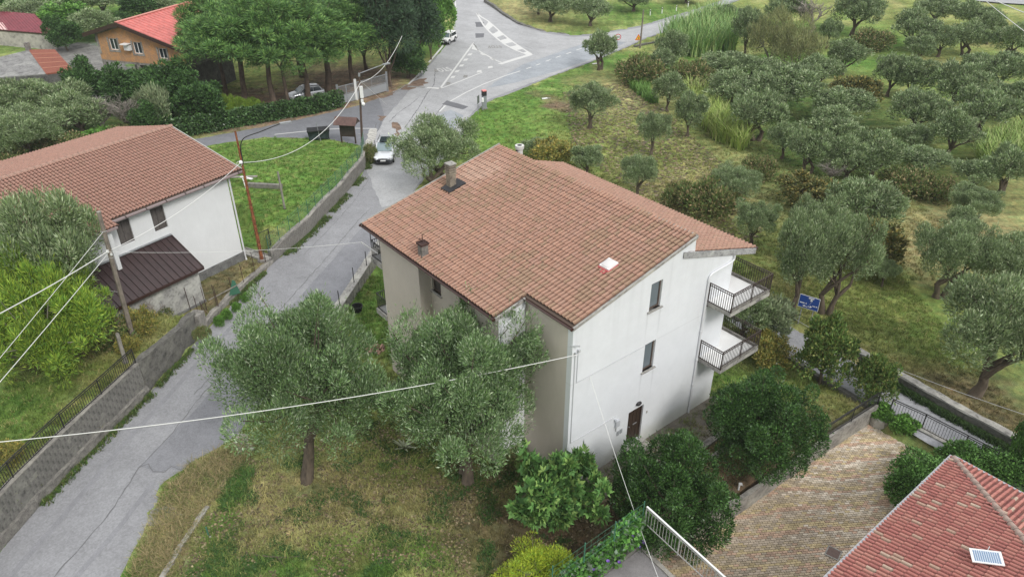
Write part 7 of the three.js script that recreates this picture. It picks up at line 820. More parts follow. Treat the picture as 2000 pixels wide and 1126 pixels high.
function plant(kind, px, py, topPy, wpx, label, { h0, ry, lean = 0, group, hs = 1 } = {}) {
  if (kind.startsWith('olive_far')) { wpx *= 1.06; topPy -= 1; }
  const P = protos[kind], b = h0 === undefined ? gp(px, py) : at(px, py, h0), dep = rowOf(b.x, b.y + 1.5, b.z).depth, R = wpx * dep / FPX / 2, H = Math.max(0.4, (heightTo(b, topPy) - b.y) - R * 0.48 * Math.pow((CAMY - 3) / Math.hypot(b.x, b.z), 2)) * hs, nm = NAME[kind] ?? NAME[kind.split('_')[0]], a = ry ?? (plantN++ * 2.39996) % 6.2832; let o;
  if (!P.made) { o = P.made = P.build(numbered(nm), label, group); { const q = o.children[0].geometry.attributes.position.array, ys = [], rs = []; for (let i = 0; i < q.length; i += 12) { ys.push(q[i + 1]); rs.push(Math.hypot(q[i], q[i + 2])); } ys.sort((x, y) => x - y); rs.sort((x, y) => x - y); P.H = ys[Math.floor(ys.length * 0.975)]; P.R = rs[Math.floor(rs.length * 0.95)]; } o.position.copy(b); o.rotation.y = a; } else { o = P.made.clone(); o.name = numbered(nm); o.userData = { ...P.made.userData, label }; scene.add(o); o.position.copy(b); o.rotation.set(0, a, 0); delete o.userData.group; if (group) o.userData.group = group; }
  o.scale.set(R / P.R, H / P.H, R / P.R); if (lean) o.rotation.z = lean; return o;
}
// the two olives in front of the white house, and the plants round it
plant('olive_front_a', 600, 938, 580, 284, 'big olive tree with a clear trunk on the front lawn beside the road', { ry: 0, lean: -0.13 });
plant('olive_front_b', 912, 932, 590, 305, 'big spreading olive tree against the long beige wall of the white house', { ry: 2.0 });
plant('citrus', 1296, 1062, 853, 222, 'round dark green tree nearest the camera, by the house door', { ry: 0.3 }); plant('citrus', 1470, 915, 738, 204, 'round dark green tree below the corner balconies', { ry: 2.2 });
plant('fig', 1082, 1025, 880, 175, 'fig tree with lobed leaves at the foot of the gable corner');
plant('lime', 1052, 1148, 1062, 160, 'bright yellow-green shrub at the bottom edge beside the terrace');
plant('bramble', 995, 905, 868, 60, 'small dark shrub at the foot of the beige wall beside the downpipe');
plant('leafy_mid', 1600, 748, 628, 102, 'dense leafy tree by the lower road near the blue sign'); plant('leafy_mid', 1692, 785, 697, 82, 'small sparse tree overhanging the corner of the yard fence');
plant('yellowing', 1505, 712, 662, 90, 'yellowing bush below the lower corner balcony'); plant('yellowing', 1480, 690, 640, 60, 'small yellow-brown bush behind the lower corner balcony'); plant('greyshrub', 1500, 668, 590, 90, 'grey-green shrub behind the balconies, this side of the lower road');
plant('olive_far_d', 1450, 660, 575, 90, 'dark olive tree half hidden between the two corner balconies');
for (const [x, y, t, w, l] of [[1770, 985, 925, 90, 'hedge bush at the left end of the hedge by the red roof'], [1805, 930, 890, 95, 'hedge bush beside the corner of the red roof'], [1870, 925, 872, 90, 'hedge bush behind the corner gutter of the red roof'], [1925, 935, 885, 90, 'hedge bush by the lower road, above the red roof'], [1975, 945, 890, 95, 'hedge bush at the right edge above the red roof']]) plant('hedge_br', x, y, t, w, l, { h0: -0.7, group: undefined });
plant('hedge_br', 1985, 915, 835, 50, 'upright bright green shrub at the right edge of the lower road', { h0: -0.2, hs: 1.3 }); plant('hedge_br', 1775, 960, 905, 80, 'hedge bush spreading over the paved yard', { h0: -0.8 });
plant('shrub_green', 1722, 812, 792, 50, 'low green shrub in the curved planter of the yard', { h0: -0.5 }); plant('shrub_green', 1762, 838, 815, 52, 'low green shrub along the yard railing', { h0: -0.5 });
// road side
plant('olive_mid_b', 856, 374, 240, 160, 'bushy olive tree between the road and the ridge of the white house', { ry: 1.0 });
for (const [x, y, t, w, l] of [[429, 636, 618, 19, 'bright green weed clump nearest the pillar at the low wall foot'], [445, 622, 606, 21, 'bright green weed clump second from the pillar along the low wall'], [462, 606, 592, 19, 'green weed clump third from the pillar along the low wall'], [480, 588, 574, 17, 'green weed clump farthest up the low wall']]) plant('shrub_green', x, y, t, w, l, { h0: 0.02 });
plant('bramble', 724, 316, 285, 28, 'dark weeds between the brown pole and the parked car', { h0: 0 });
// left foreground
plant('olive_mid_a', 145, 668, 390, 205, 'broad olive tree hiding the corner of the house across the road', { h0: 1.5 }); plant('olive_mid_c', 20, 650, 415, 130, 'olive tree at the left edge before the pinkish roof', { h0: 1.5 });
plant('bamboo', 105, 722, 520, 236, 'feathery yellow-green bamboo thicket at the left edge', { ry: 0.5 }); plant('bramble', 225, 672, 628, 90, 'dark bramble between the bamboo and the wooden pole'); plant('bramble', 300, 620, 590, 70, 'tangled creeper at the lean-to eave', { h0: 0.6 });
plant('yellowing', 255, 690, 655, 46, 'yellow-leaved bush by the broken post'); plant('yellowing', 18, 905, 868, 60, 'yellow-leaved bush at the left edge behind the iron fence'); plant('yellowing', 285, 655, 605, 60, 'yellow-green weeds round the foot of the wooden pole'); plant('bramble', 395, 660, 640, 34, 'dark ivy hanging over the concrete pillar', { h0: 1.2 });
plant('bare', 300, 640, 590, 55, 'bare grey twiggy shrub before the lean-to wall', { h0: 0.8 });
// upper left
plant('olive_mid_a', 62, 318, 215, 150, 'pale olive tree at the left edge behind the pinkish roof'); plant('olive_far_a', 30, 255, 165, 105, 'olive tree at the left edge below the grey shed roof'); plant('olive_far_c', 128, 245, 168, 112, 'grey-green olive tree in front of the rusty shed roof'); plant('olive_far_b', 165, 264, 185, 95, 'olive tree between the shed and the bare shrub'); plant('olive_far_d', 70, 190, 160, 60, 'small olive tree tucked under the grey shed roof');
plant('dark_tree', 178, 206, 124, 78, 'dark leafy tree between the parking yard and the brick house'); plant('dark_tree', 262, 224, 132, 92, 'dark leafy tree before the brick house windows'); plant('dark_tree', 338, 234, 128, 100, 'dark leafy tree at the right corner of the brick house'); plant('dark_tree', 395, 245, 150, 100, 'dark leafy tree under the first pine behind the hedge'); plant('dark_tree', 300, 265, 200, 70, 'low dark tree before the long pinkish roof end');
plant('bare', 258, 262, 190, 74, 'bare grey shrub left of the young grey-green shrubs'); plant('bare', 205, 262, 195, 60, 'bare pale shrub among the olives at the left'); plant('greyshrub', 320, 262, 175, 52, 'young grey-green shrub beside the bare grey shrub'); plant('greyshrub', 295, 250, 180, 40, 'narrow young grey-green shrub behind the bare grey shrub');
plant('shrub_green', 195, 278, 255, 78, 'green creeper mound behind the far roof slope'); plant('bramble', 20, 338, 300, 90, 'dark yellowish creeper along the left roof edge'); plant('bramble', 250, 268, 245, 70, 'dark bramble along the far eave of the pinkish roof'); plant('bramble', 110, 300, 265, 110, 'bramble between the left olive trees and the roof');
for (const [x, y, t, w, l] of [[408, 232, 188, 55, 'yellowish bamboo clump at the left of the ivy hedge'], [450, 226, 190, 60, 'yellowish bamboo clump in the middle behind the ivy hedge'], [490, 222, 195, 50, 'yellowish bamboo clump at the right behind the ivy hedge']]) { const o = plant('bamboo', x, y, t, w, l); }
plant('olive_far_a', 70, 60, 5, 110, 'olive tree behind the maroon barn roof'); plant('green_tree', 20, 40, -15, 90, 'leafy tree at the top left corner'); plant('green_tree', 140, 70, 12, 100, 'leafy tree beyond the barn gable'); plant('dark_tree', 132, 100, 38, 60, 'dark tree at the barn corner'); plant('olive_far_b', 190, 80, 20, 84, 'olive tree behind the brick house left of the green lawn'); plant('olive_far_d', 203, 28, -15, 80, 'olive tree at the top edge above the brick house'); plant('dark_tree', 285, 40, -25, 90, 'dark tree at the top edge beside the green lawn'); plant('olive_far_b', 318, 42, 0, 64, 'pale olive tree behind the red ridge'); plant('green_tree', 105, 42, -20, 90, 'leafy tree at the top edge above the barn');
plant('dark_tree', 240, 58, 25, 40, 'small dark tree on the lawn behind the brick house');
// pines and conifers
plant('pine', 482, 208, 8, 190, 'pine tree nearest the brick house', { ry: 0.2 }); plant('pine', 538, 212, -22, 170, 'tall pine tree with a leaning trunk behind the ivy hedge', { ry: 1.4 }); plant('pine', 565, 214, 40, 120, 'slender pine tree with a short crown close to the hedge', { ry: 2.9 }); plant('pine', 602, 198, -5, 165, 'pine tree in front of the light grey hatchback', { ry: 4.1 }); plant('pine', 642, 182, 6, 200, 'broad pine tree nearest the grey gate', { ry: 5.2 }); plant('pine', 690, 168, -10, 150, 'pine tree behind the grey gate', { ry: 0.9 }); plant('pine', 442, 186, -15, 135, 'pine tree overhanging the red sheet roof', { ry: 3.6 }); plant('pine', 590, 150, -50, 160, 'tall pine tree at the back of the grove', { ry: 2.2 });
plant('conifer', 762, 168, -55, 120, 'dark conifer at the corner of the stop line'); plant('conifer', 715, 135, -60, 120, 'dark conifer behind the pines, left of the others'); plant('conifer', 812, 128, -60, 120, 'dark conifer between the stop lettering and the white car'); plant('green_tree', 858, 92, -45, 70, 'bright green tree leaning over the white boxy car'); plant('green_tree', 842, 116, 20, 60, 'green shrub tree behind the white boxy car'); plant('dark_tree', 800, 152, 95, 70, 'low dark shrub tree at the road edge below the conifers');
// field and corner lawn
const F = 'far';
for (const [k, x, y, t, w, l] of [
  ['olive_mid_c', 1152, 250, 168, 92, 'small olive tree alone on the corner field beside the bare soil patch'], ['olive_mid_a', 1243, 384, 308, 70, 'compact olive tree on the field just above the ridge of the white house'], ['olive_far_c', 1172, 136, 67, 60, 'olive tree with two trunks at the edge of the upper road'], ['olive_mid_c', 1272, 303, 224, 66, 'rounded olive tree in the middle of the dry field'], ['olive_far_d', 1146, 342, 288, 58, 'low pale olive shrub close behind the white house ridge'], ['yellowing', 1080, 320, 272, 90, 'yellow-green bush behind the white chimney'], ['olive_far_d', 1045, 305, 275, 50, 'small grey-green bush left of the yellow-green bush'],
  ['olive_far_d', 1303, 218, 148, 56, 'olive tree with a leaning trunk at the left end of the grove'], ['olive_far_d', 1342, 266, 186, 56, 'olive tree beside the yellow-green reeds on the dry slope'], ['olive_mid_b', 1428, 402, 330, 100, 'olive tree on the dry slope above the lower tiled slope'], ['olive_mid_c', 1466, 478, 398, 88, 'olive tree just behind the upper corner balcony'],
  ['bramble', 1385, 415, 358, 110, 'thorny dark bramble on the dry slope behind the house'], ['bramble', 1330, 400, 362, 70, 'thorny bramble above the fascia of the white house'], ['hazel', 1572, 402, 345, 110, 'dark broad-leaved bush at the end of the dry slope'], ['bramble', 1480, 345, 310, 70, 'dark green bramble below the yellow-green reeds'],
  ['olive_mid_a', 1548, 616, 428, 108, 'olive tree with an upright trunk left of the blue road sign'], ['olive_mid_b', 1612, 612, 424, 132, 'olive tree with a leaning trunk right of the blue road sign'], ['olive_mid_c', 1585, 520, 395, 112, 'olive tree behind the two leaning trunks'], ['olive_far_a', 1680, 465, 360, 128, 'broad olive tree above the leafy hazel in the right field'], ['hazel', 1702, 522, 432, 120, 'leafy yellowing hazel between the right field olives'], ['olive_mid_c', 1722, 560, 508, 46, 'tiny olive shrub at the foot of the hazel'],
  ['olive_mid_c', 1884, 432, 366, 84, 'olive tree at the top of the right field strip'], ['olive_mid_c', 1905, 440, 378, 76, 'olive tree leaning right at the top of the right field'], ['olive_far_b', 1872, 470, 412, 70, 'dark small olive above the gnarled right field olive'], ['olive_mid_b', 1835, 580, 442, 138, 'gnarled olive tree with a thick dark trunk in the right field'], ['olive_mid_a', 1935, 600, 472, 132, 'olive tree behind the large front one at the right edge'], ['olive_mid_c', 1990, 500, 455, 40, 'olive branch tip tree at the right frame edge'],
  ['olive_mid_a', 1905, 772, 556, 214, 'large olive tree with a thick twisted trunk by the field wall at the right'],
  // the grove, row by row from the top
  ['olive_far_a', 1664, 70, -8, 86, 'tall olive tree at the top edge right of the bare grey tree'], ['olive_far_d', 1614, 95, 42, 38, 'slender small olive tree below the bare grey tree'], ['bare', 1582, 66, 0, 74, 'bare grey tree at the top of the grove'], ['olive_far_b', 1780, 95, 24, 80, 'open olive tree with a forked trunk on upper bright grass'], ['olive_far_a', 1826, 48, -2, 80, 'olive tree touching the grey road at the top right'], ['olive_far_c', 1884, 108, 50, 66, 'olive tree with thin upright limbs in the upper right grove'], ['olive_far_b', 1898, 66, 8, 78, 'olive tree under the top right cables'], ['olive_far_d', 1832, 111, 54, 60, 'small olive leaning right, left of the thin-limbed one'], ['olive_far_d', 1927, 86, 30, 42, 'thin young olive tree on open grass at the top right'], ['olive_far_c', 1964, 118, 52, 72, 'olive tree leaning right near the right frame edge'], ['olive_far_d', 1790, 125, 74, 52, 'small dark olive below the open forked one'],
  ['olive_far_d', 1645, 146, 84, 70, 'grey-green olive tree right of the yellow willow bushes'], ['bramble', 1700, 96, 62, 80, 'yellowing bush patch in the upper grove'], ['olive_far_a', 1733, 188, 114, 66, 'dense round olive tree in the middle of the grove'], ['olive_far_b', 1598, 168, 112, 72, 'dark olive tree at the foot of the yellow willow bushes'], ['willow', 1500, 128, 26, 84, 'round pale willow-like bush, left of the pair'], ['willow', 1550, 146, 46, 96, 'round pale willow-like bush, right of the pair'], ['olive_far_d', 1453, 110, 22, 54, 'dark olive tree right behind the tall reeds'], ['olive_far_b', 1530, 58, -8, 70, 'dark olive tree at the top edge above the willow bushes'], ['olive_far_d', 1420, 60, 15, 60, 'olive tree behind the tall reeds at the road'], ['olive_far_d', 1310, 136, 65, 56, 'dark olive tree between the road wall and the tall reeds'], ['olive_far_d', 1290, 150, 100, 50, 'scrubby olive tree below the road signs'],
  ['olive_far_a', 1415, 152, 106, 92, 'wide pale olive tree below the tall reeds'], ['olive_far_c', 1475, 158, 116, 86, 'wide pale olive tree left of the willow bushes'], ['olive_far_b', 1430, 216, 146, 104, 'large pale olive tree in the dense left part of the grove'], ['olive_far_a', 1531, 218, 134, 124, 'widest pale olive tree in the dense left part of the grove'], ['olive_far_c', 1476, 274, 188, 98, 'olive tree with a dark bent trunk beside the yellow-green reeds'], ['olive_far_a', 1641, 245, 178, 104, 'bushy olive tree right of the widest pale one'], ['hazel', 1668, 208, 150, 96, 'brownish hazel thicket in the middle of the grove'], ['olive_far_b', 1620, 284, 217, 100, 'bushy olive tree below the hazel thicket'], ['olive_far_d', 1527, 309, 244, 62, 'dark small olive tree low in the grove'], ['olive_far_c', 1577, 340, 262, 80, 'olive tree with a split trunk above the bare brambles'], ['olive_far_b', 1652, 352, 275, 84, 'olive tree between the split-trunk one and the spreading dark-limbed one'], ['olive_far_c', 1701, 350, 268, 98, 'spreading olive tree with dark V-shaped limbs'], ['olive_far_a', 1780, 266, 184, 100, 'olive tree with a straight trunk right of the hazel thicket'], ['olive_far_d', 1773, 192, 118, 76, 'pale leafy olive tree right of the dense round one'], ['olive_far_a', 1856, 219, 130, 92, 'tall olive tree with a clear dark trunk at the right of the grove'], ['olive_far_c', 1906, 266, 180, 108, 'very broad olive tree in the right part of the grove'], ['olive_far_b', 1849, 307, 218, 88, 'olive tree with a clear trunk low in the right part of the grove'], ['olive_far_d', 1776, 298, 248, 62, 'small olive tree under the straight-trunk one'], ['olive_far_d', 1797, 334, 292, 86, 'low olive shrub at the lower edge of the grove'], ['olive_far_b', 1898, 372, 314, 84, 'low bushy olive tree at the lower right of the grove'], ['olive_far_c', 1955, 376, 293, 88, 'olive tree with a thick trunk near the right edge of the grove'], ['olive_far_a', 1950, 180, 108, 92, 'olive tree by the pale thin post at the right edge'], ['olive_far_b', 1968, 218, 160, 92, 'olive tree below the pale thin post at the right edge'], ['olive_far_d', 1905, 155, 110, 66, 'olive tree above the tall clear-trunk one'], ['olive_far_d', 1995, 250, 190, 60, 'olive tree cut off by the right frame edge above the reeds'],
  ['bare', 1620, 358, 315, 66, 'bare pale bramble stems below the split-trunk olive'], ['bramble', 1690, 405, 365, 90, 'reddish-brown bramble at the lower edge of the grove'], ['bramble', 1770, 375, 335, 100, 'rusty yellow bramble mound at the lower edge of the grove'], ['bramble', 1600, 390, 352, 80, 'dark bramble between the hazel bush and the grove'], ['bramble', 1250, 160, 115, 90, 'scrub of brambles on the bank below the upper road'], ['bramble', 1350, 165, 125, 90, 'dry yellowish scrub below the dark olives on the bank'], ['bramble', 1370, 190, 160, 70, 'green scrub at the top of the yellow-green reeds'], ['bramble', 1830, 388, 350, 80, 'dark green bramble along the lower grove edge'],
  ['olive_far_a', 1075, 42, -6, 74, 'olive tree left of the pair on the upper roadside field'], ['olive_far_b', 1153, 50, -4, 66, 'olive tree right of the pair on the upper roadside field'], ['olive_far_d', 1237, 22, -18, 64, 'olive tree on the upper roadside field close to the guide posts'], ['olive_far_d', 1052, 28, -20, 50, 'dark olive tree cut by the top edge left of the roadside pair'], ['olive_far_d', 1120, 18, -20, 40, 'olive tree at the top edge between the roadside pair'], ['olive_far_d', 1340, 6, -25, 60, 'olive tree at the top edge behind the guide posts'],
]) plant(k, x, y, t, w, l);
// ---------------------------------------------------------------- reeds, hedge, creeper, weeds, grass
function stuff(name, geo, m, label) { const o = shade(new THREE.Mesh(geo, m)); o.name = numbered(name); o.userData = { kind: 'stuff', label }; scene.add(o); return o; }
function bladesAt(spots, { len, wid, bend = 0.5, cols, seed = 1, per = 6, spread = 0.25, feather = 0 }) { const r = rngOf(seed), P = [], C = [], I = []; for (const [x, y, z, s = 1] of spots) for (let k = 0; k < per; k++) { const a = r() * 6.283, h = len * s * (0.6 + 0.6 * r()), b = bend * h * (0.3 + r()), ox = x + (r() - 0.5) * spread, oz = z + (r() - 0.5) * spread, ca = Math.cos(a), sa = Math.sin(a), w = wid * (0.6 + 0.8 * r()), c = cols[Math.floor(r() * cols.length)], f = 0.7 + 0.6 * r(), o = P.length / 3, n = feather ? 3 : 2; for (let i = 0; i <= n; i++) { const t = i / n, ww = w * (1 - t * 0.85) * 0.5, px = ox + ca * b * t * t, py = y + h * (t - 0.25 * t * t * bend), pz = oz + sa * b * t * t; P.push(px - sa * ww, py, pz + ca * ww, px + sa * ww, py, pz - ca * ww); for (let q = 0; q < 2; q++) C.push(c[0] * f, c[1] * f, c[2] * f); if (i) { const e = o + i * 2; I.push(e - 2, e - 1, e, e, e - 1, e + 1); } } } const g = new THREE.BufferGeometry(); g.setAttribute('position', new THREE.Float32BufferAttribute(P, 3)); g.setAttribute('color', new THREE.Float32BufferAttribute(C, 3)); g.setIndex(I); g.computeVertexNormals(); g.userData.done = true; return g; }
const inPoly = (px, n, seed, jit = 0) => { const P = px.map(([x, y]) => { const p = gp(x, y); return [p.x, p.z]; }), b = boxOf(P), r = rngOf(seed), out = []; let k = 0; while (out.length < n && k++ < n * 30) { const x = lerp(b[0], b[2], r()), z = lerp(b[1], b[3], r()); if (sdPoly(P, x, z) > 0) out.push([x, hT(x, z) - 0.05, z, 0.7 + 0.5 * r()]); } return out; };
stuff('reeds', bladesAt(inPoly([[1290, 90], [1330, 66], [1400, 40], [1440, 70], [1432, 108], [1380, 112], [1330, 112]], 900, 1), { len: 3.6, wid: 0.16, bend: 0.45, cols: REED_C, seed: 2, per: 9, spread: 0.5, feather: 1 }), M.leaf, 'tall green reeds beside the upper road');
stuff('reeds', bladesAt(inPoly([[1335, 190], [1352, 178], [1385, 205], [1425, 240], [1462, 280], [1448, 296], [1400, 275], [1355, 230]], 700, 3), { len: 2.2, wid: 0.11, bend: 0.6, cols: [[0.34, 0.46, 0.11], [0.42, 0.52, 0.14], [0.26, 0.38, 0.09], [0.46, 0.48, 0.2]], seed: 4, per: 9, spread: 0.45, feather: 1 }), M.leaf, 'yellow-green reeds on the dry slope at the grove edge');
stuff('reeds', bladesAt(inPoly([[1905, 320], [1935, 285], [1975, 268], [2050, 262], [2060, 320], [1990, 345], [1940, 345]], 700, 5), { len: 2.4, wid: 0.12, bend: 0.6, cols: [[0.30, 0.43, 0.12], [0.36, 0.48, 0.14], [0.22, 0.34, 0.09], [0.38, 0.42, 0.18]], seed: 6, per: 8, spread: 0.5, feather: 1 }), M.leaf, 'bright reeds at the right edge of the grove');
stuff('reeds', bladesAt(inPoly([[1205, 130], [1225, 140], [1260, 165], [1285, 200], [1270, 205], [1235, 175]], 260, 7), { len: 1.2, wid: 0.09, bend: 0.7, cols: [[0.14, 0.27, 0.06], [0.18, 0.32, 0.07]], seed: 8, per: 9, spread: 0.5 }), M.leaf, 'lush green grass strip on the bank below the twin-trunked olive');
{ // ivy hedge
  const P = [[343, 268], [400, 259], [450, 249], [510, 238], [560, 229], [620, 219], [661, 208]].map(([x, y]) => { const p = at(x, y, 0); return [p.x, p.z]; }), f = along(P), L = f(0).L, lobes = [], o = f(L / 2); for (let s = 0; s < L; s += 0.55) { const q = f(s); for (const y of [0.35, 0.9, 1.35]) lobes.push({ c: [q.x - q.nx * -0.1 - o.x, y + 0.1 * Math.sin(s * 3), q.z - o.z], r: [0.62, 0.42, 0.55], b: vnoise(s, y) }); }
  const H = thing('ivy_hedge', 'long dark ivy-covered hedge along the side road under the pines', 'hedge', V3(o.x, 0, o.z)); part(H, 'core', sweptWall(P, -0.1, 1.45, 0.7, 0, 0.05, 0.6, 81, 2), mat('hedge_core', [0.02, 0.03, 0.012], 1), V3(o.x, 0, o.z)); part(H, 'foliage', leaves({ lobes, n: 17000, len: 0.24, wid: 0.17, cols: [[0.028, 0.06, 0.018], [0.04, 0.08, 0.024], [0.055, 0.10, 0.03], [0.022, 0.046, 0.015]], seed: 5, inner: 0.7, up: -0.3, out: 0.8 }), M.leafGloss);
}
{ // morning glory over the terrace fence
  const A = at(1253, 1066, TERR), dA = V3(-0.78, 0, 0.626), lobes = [], r = rngOf(4); for (let i = 0; i < 12; i++) { const p = dA.clone().multiplyScalar(i * 0.36 - 0.1), h = i < 4 ? 1.5 : 0.85; for (const y of [0.3, 0.75]) lobes.push({ c: [p.x - 0.12 + 0.2 * (r() - 0.5), y * h + 0.15 + 0.2 * r(), p.z - 0.12], r: [0.36, 0.34, 0.32], b: i < 4 ? 1 : 0.3 }); }
  const G = thing('morning_glory', 'morning glory vine with violet flowers over the terrace fence', 'climbing plant', V3(A.x, TERR, A.z)); part(G, 'foliage', leaves({ lobes, n: 3200, len: 0.17, wid: 0.19, cols: [[0.07, 0.17, 0.035], [0.095, 0.21, 0.045], [0.055, 0.13, 0.03], [0.13, 0.17, 0.12]], seed: 8, inner: 0.45, up: 0.2 }), M.leaf);
  const fl = new THREE.ConeGeometry(0.075, 0.09, 9, 1, true).rotateX(Math.PI), vi = mat('violet', [0.20, 0.10, 0.42], 0.7, { side: THREE.DoubleSide }); for (const [s, h] of [[0.2, 0.3], [0.3, 0.15], [0.15, 0.42], [1.4, 0.35], [1.55, 0.22], [1.3, 0.5], [2.7, 0.7], [3.1, 0.55], [0.5, 0.95], [2.2, 0.8]]) { const p = dA.clone().multiplyScalar(s); piece(G, 'flower', flat(fl), vi, V3(p.x + 0.12 * Math.sin(s * 9), h + 0.25, p.z + 0.22)); } }
{ // variegated agave
  const b = gp(790, 876), A = thing('agave', 'pale variegated agave rosette on the lawn between the front olives', 'agave', b), c = mat('agave', [0.33, 0.36, 0.24], 0.6, { side: THREE.DoubleSide }); for (let i = 0; i < 15; i++) { const a = i * 2.4, t = 0.25 + 0.75 * (i / 15), L = 0.62 + 0.14 * Math.sin(i * 5), g = bladesAt([[0, 0, 0]], { len: 1, wid: 1, cols: [[1, 1, 1]], per: 1 }); g.dispose(); const P = [], I = []; for (let k = 0; k <= 5; k++) { const u = k / 5, w = 0.055 * Math.sin(Math.PI * (0.25 + 0.75 * u)), x = L * u * Math.cos((1 - t) * 1.2), y = 0.06 + L * u * Math.sin((1 - t) * 1.2 + 0.35) - 0.18 * u * u * t; P.push(x, y, -w, x, y - 0.02, 0, x, y, w); if (k) { const e = k * 3; I.push(e - 3, e - 2, e, e, e - 2, e + 1, e - 2, e - 1, e + 1, e + 1, e - 1, e + 2); } } const h = new THREE.BufferGeometry(); h.setAttribute('position', new THREE.Float32BufferAttribute(P, 3)); h.setIndex(I); h.computeVertexNormals(); h.rotateY(a); part(A, 'leaf', h, c); } }
{ // weeds along wall feet
  const r = rngOf(33), sp = []; const lineW = (P, n, w, off, y = 0.0) => { const f = along(P), L = f(0).L; for (let i = 0; i < n; i++) { const s = r() * L, q = f(s); if (vnoise(s * 0.6, n, 3) < 0.36) continue; const o = off + w * r() * r(); sp.push([q.x + q.nx * o, y, q.z + q.nz * o, 0.5 + 0.9 * r() * vnoise(s * 0.9, 5, 8)]); } };
  lineW(S1, 900, 0.5, 0.12); lineW([[-20.0, -32.0], [-19.6, -34], [-19.3, -35.8], [-19.1, -37.6], [-18.8, -39.3], [-18.3, -42], [-17.5, -45.2]], 900, 0.5, 0.05); lineW(S4, 1300, 0.7, 0.05);
  stuff('weeds', bladesAt(sp, { len: 0.26, wid: 0.05, bend: 0.8, cols: [[0.08, 0.15, 0.03], [0.10, 0.18, 0.035], [0.16, 0.17, 0.06], [0.06, 0.11, 0.025]], seed: 3, per: 7, spread: 0.22 }), M.leaf, 'weeds along the foot of the roadside walls');
  const s2 = []; const lw = [[1990, 888], [1850, 811], [1720, 736]].map(([x, y]) => at(x, y, -0.3)).map((p) => [p.x, p.z]), f = along(lw), L = f(0).L; for (let i = 0; i < 1500; i++) { const s = r() * L, q = f(s), o = -0.1 + 0.5 * r() * r(); s2.push([q.x - q.nx * -o * -1, -0.35, q.z + q.nz * o * -1, 0.6 + 0.8 * r()]); } stuff('weeds', bladesAt(s2, { len: 0.3, wid: 0.06, bend: 0.8, cols: [[0.05, 0.10, 0.025], [0.07, 0.13, 0.03], [0.035, 0.07, 0.02]], seed: 6, per: 6, spread: 0.25 }), M.leaf, 'dark weeds along the foot of the field wall');
  const s3 = inPoly([[372, 910], [430, 880], [480, 858], [500, 872], [440, 950], [400, 1000], [330, 1126], [250, 1126], [300, 1020], [320, 965]], 900, 12); stuff('dry_grass', bladesAt(s3, { len: 0.42, wid: 0.03, bend: 1.1, cols: [[0.36, 0.29, 0.15], [0.42, 0.34, 0.18], [0.26, 0.22, 0.10], [0.14, 0.17, 0.05]], seed: 7, per: 9, spread: 0.4 }), M.leaf, 'long dry straw on the verge by the road');
  const s4 = inPoly([[470, 905], [500, 925], [480, 960], [440, 1005], [425, 985], [450, 940]], 260, 13); stuff('weeds', bladesAt(s4, { len: 0.28, wid: 0.06, bend: 0.8, cols: [[0.06, 0.14, 0.025], [0.09, 0.18, 0.035]], seed: 9, per: 8, spread: 0.3 }), M.leaf, 'lush weeds over the broken kerb');
}
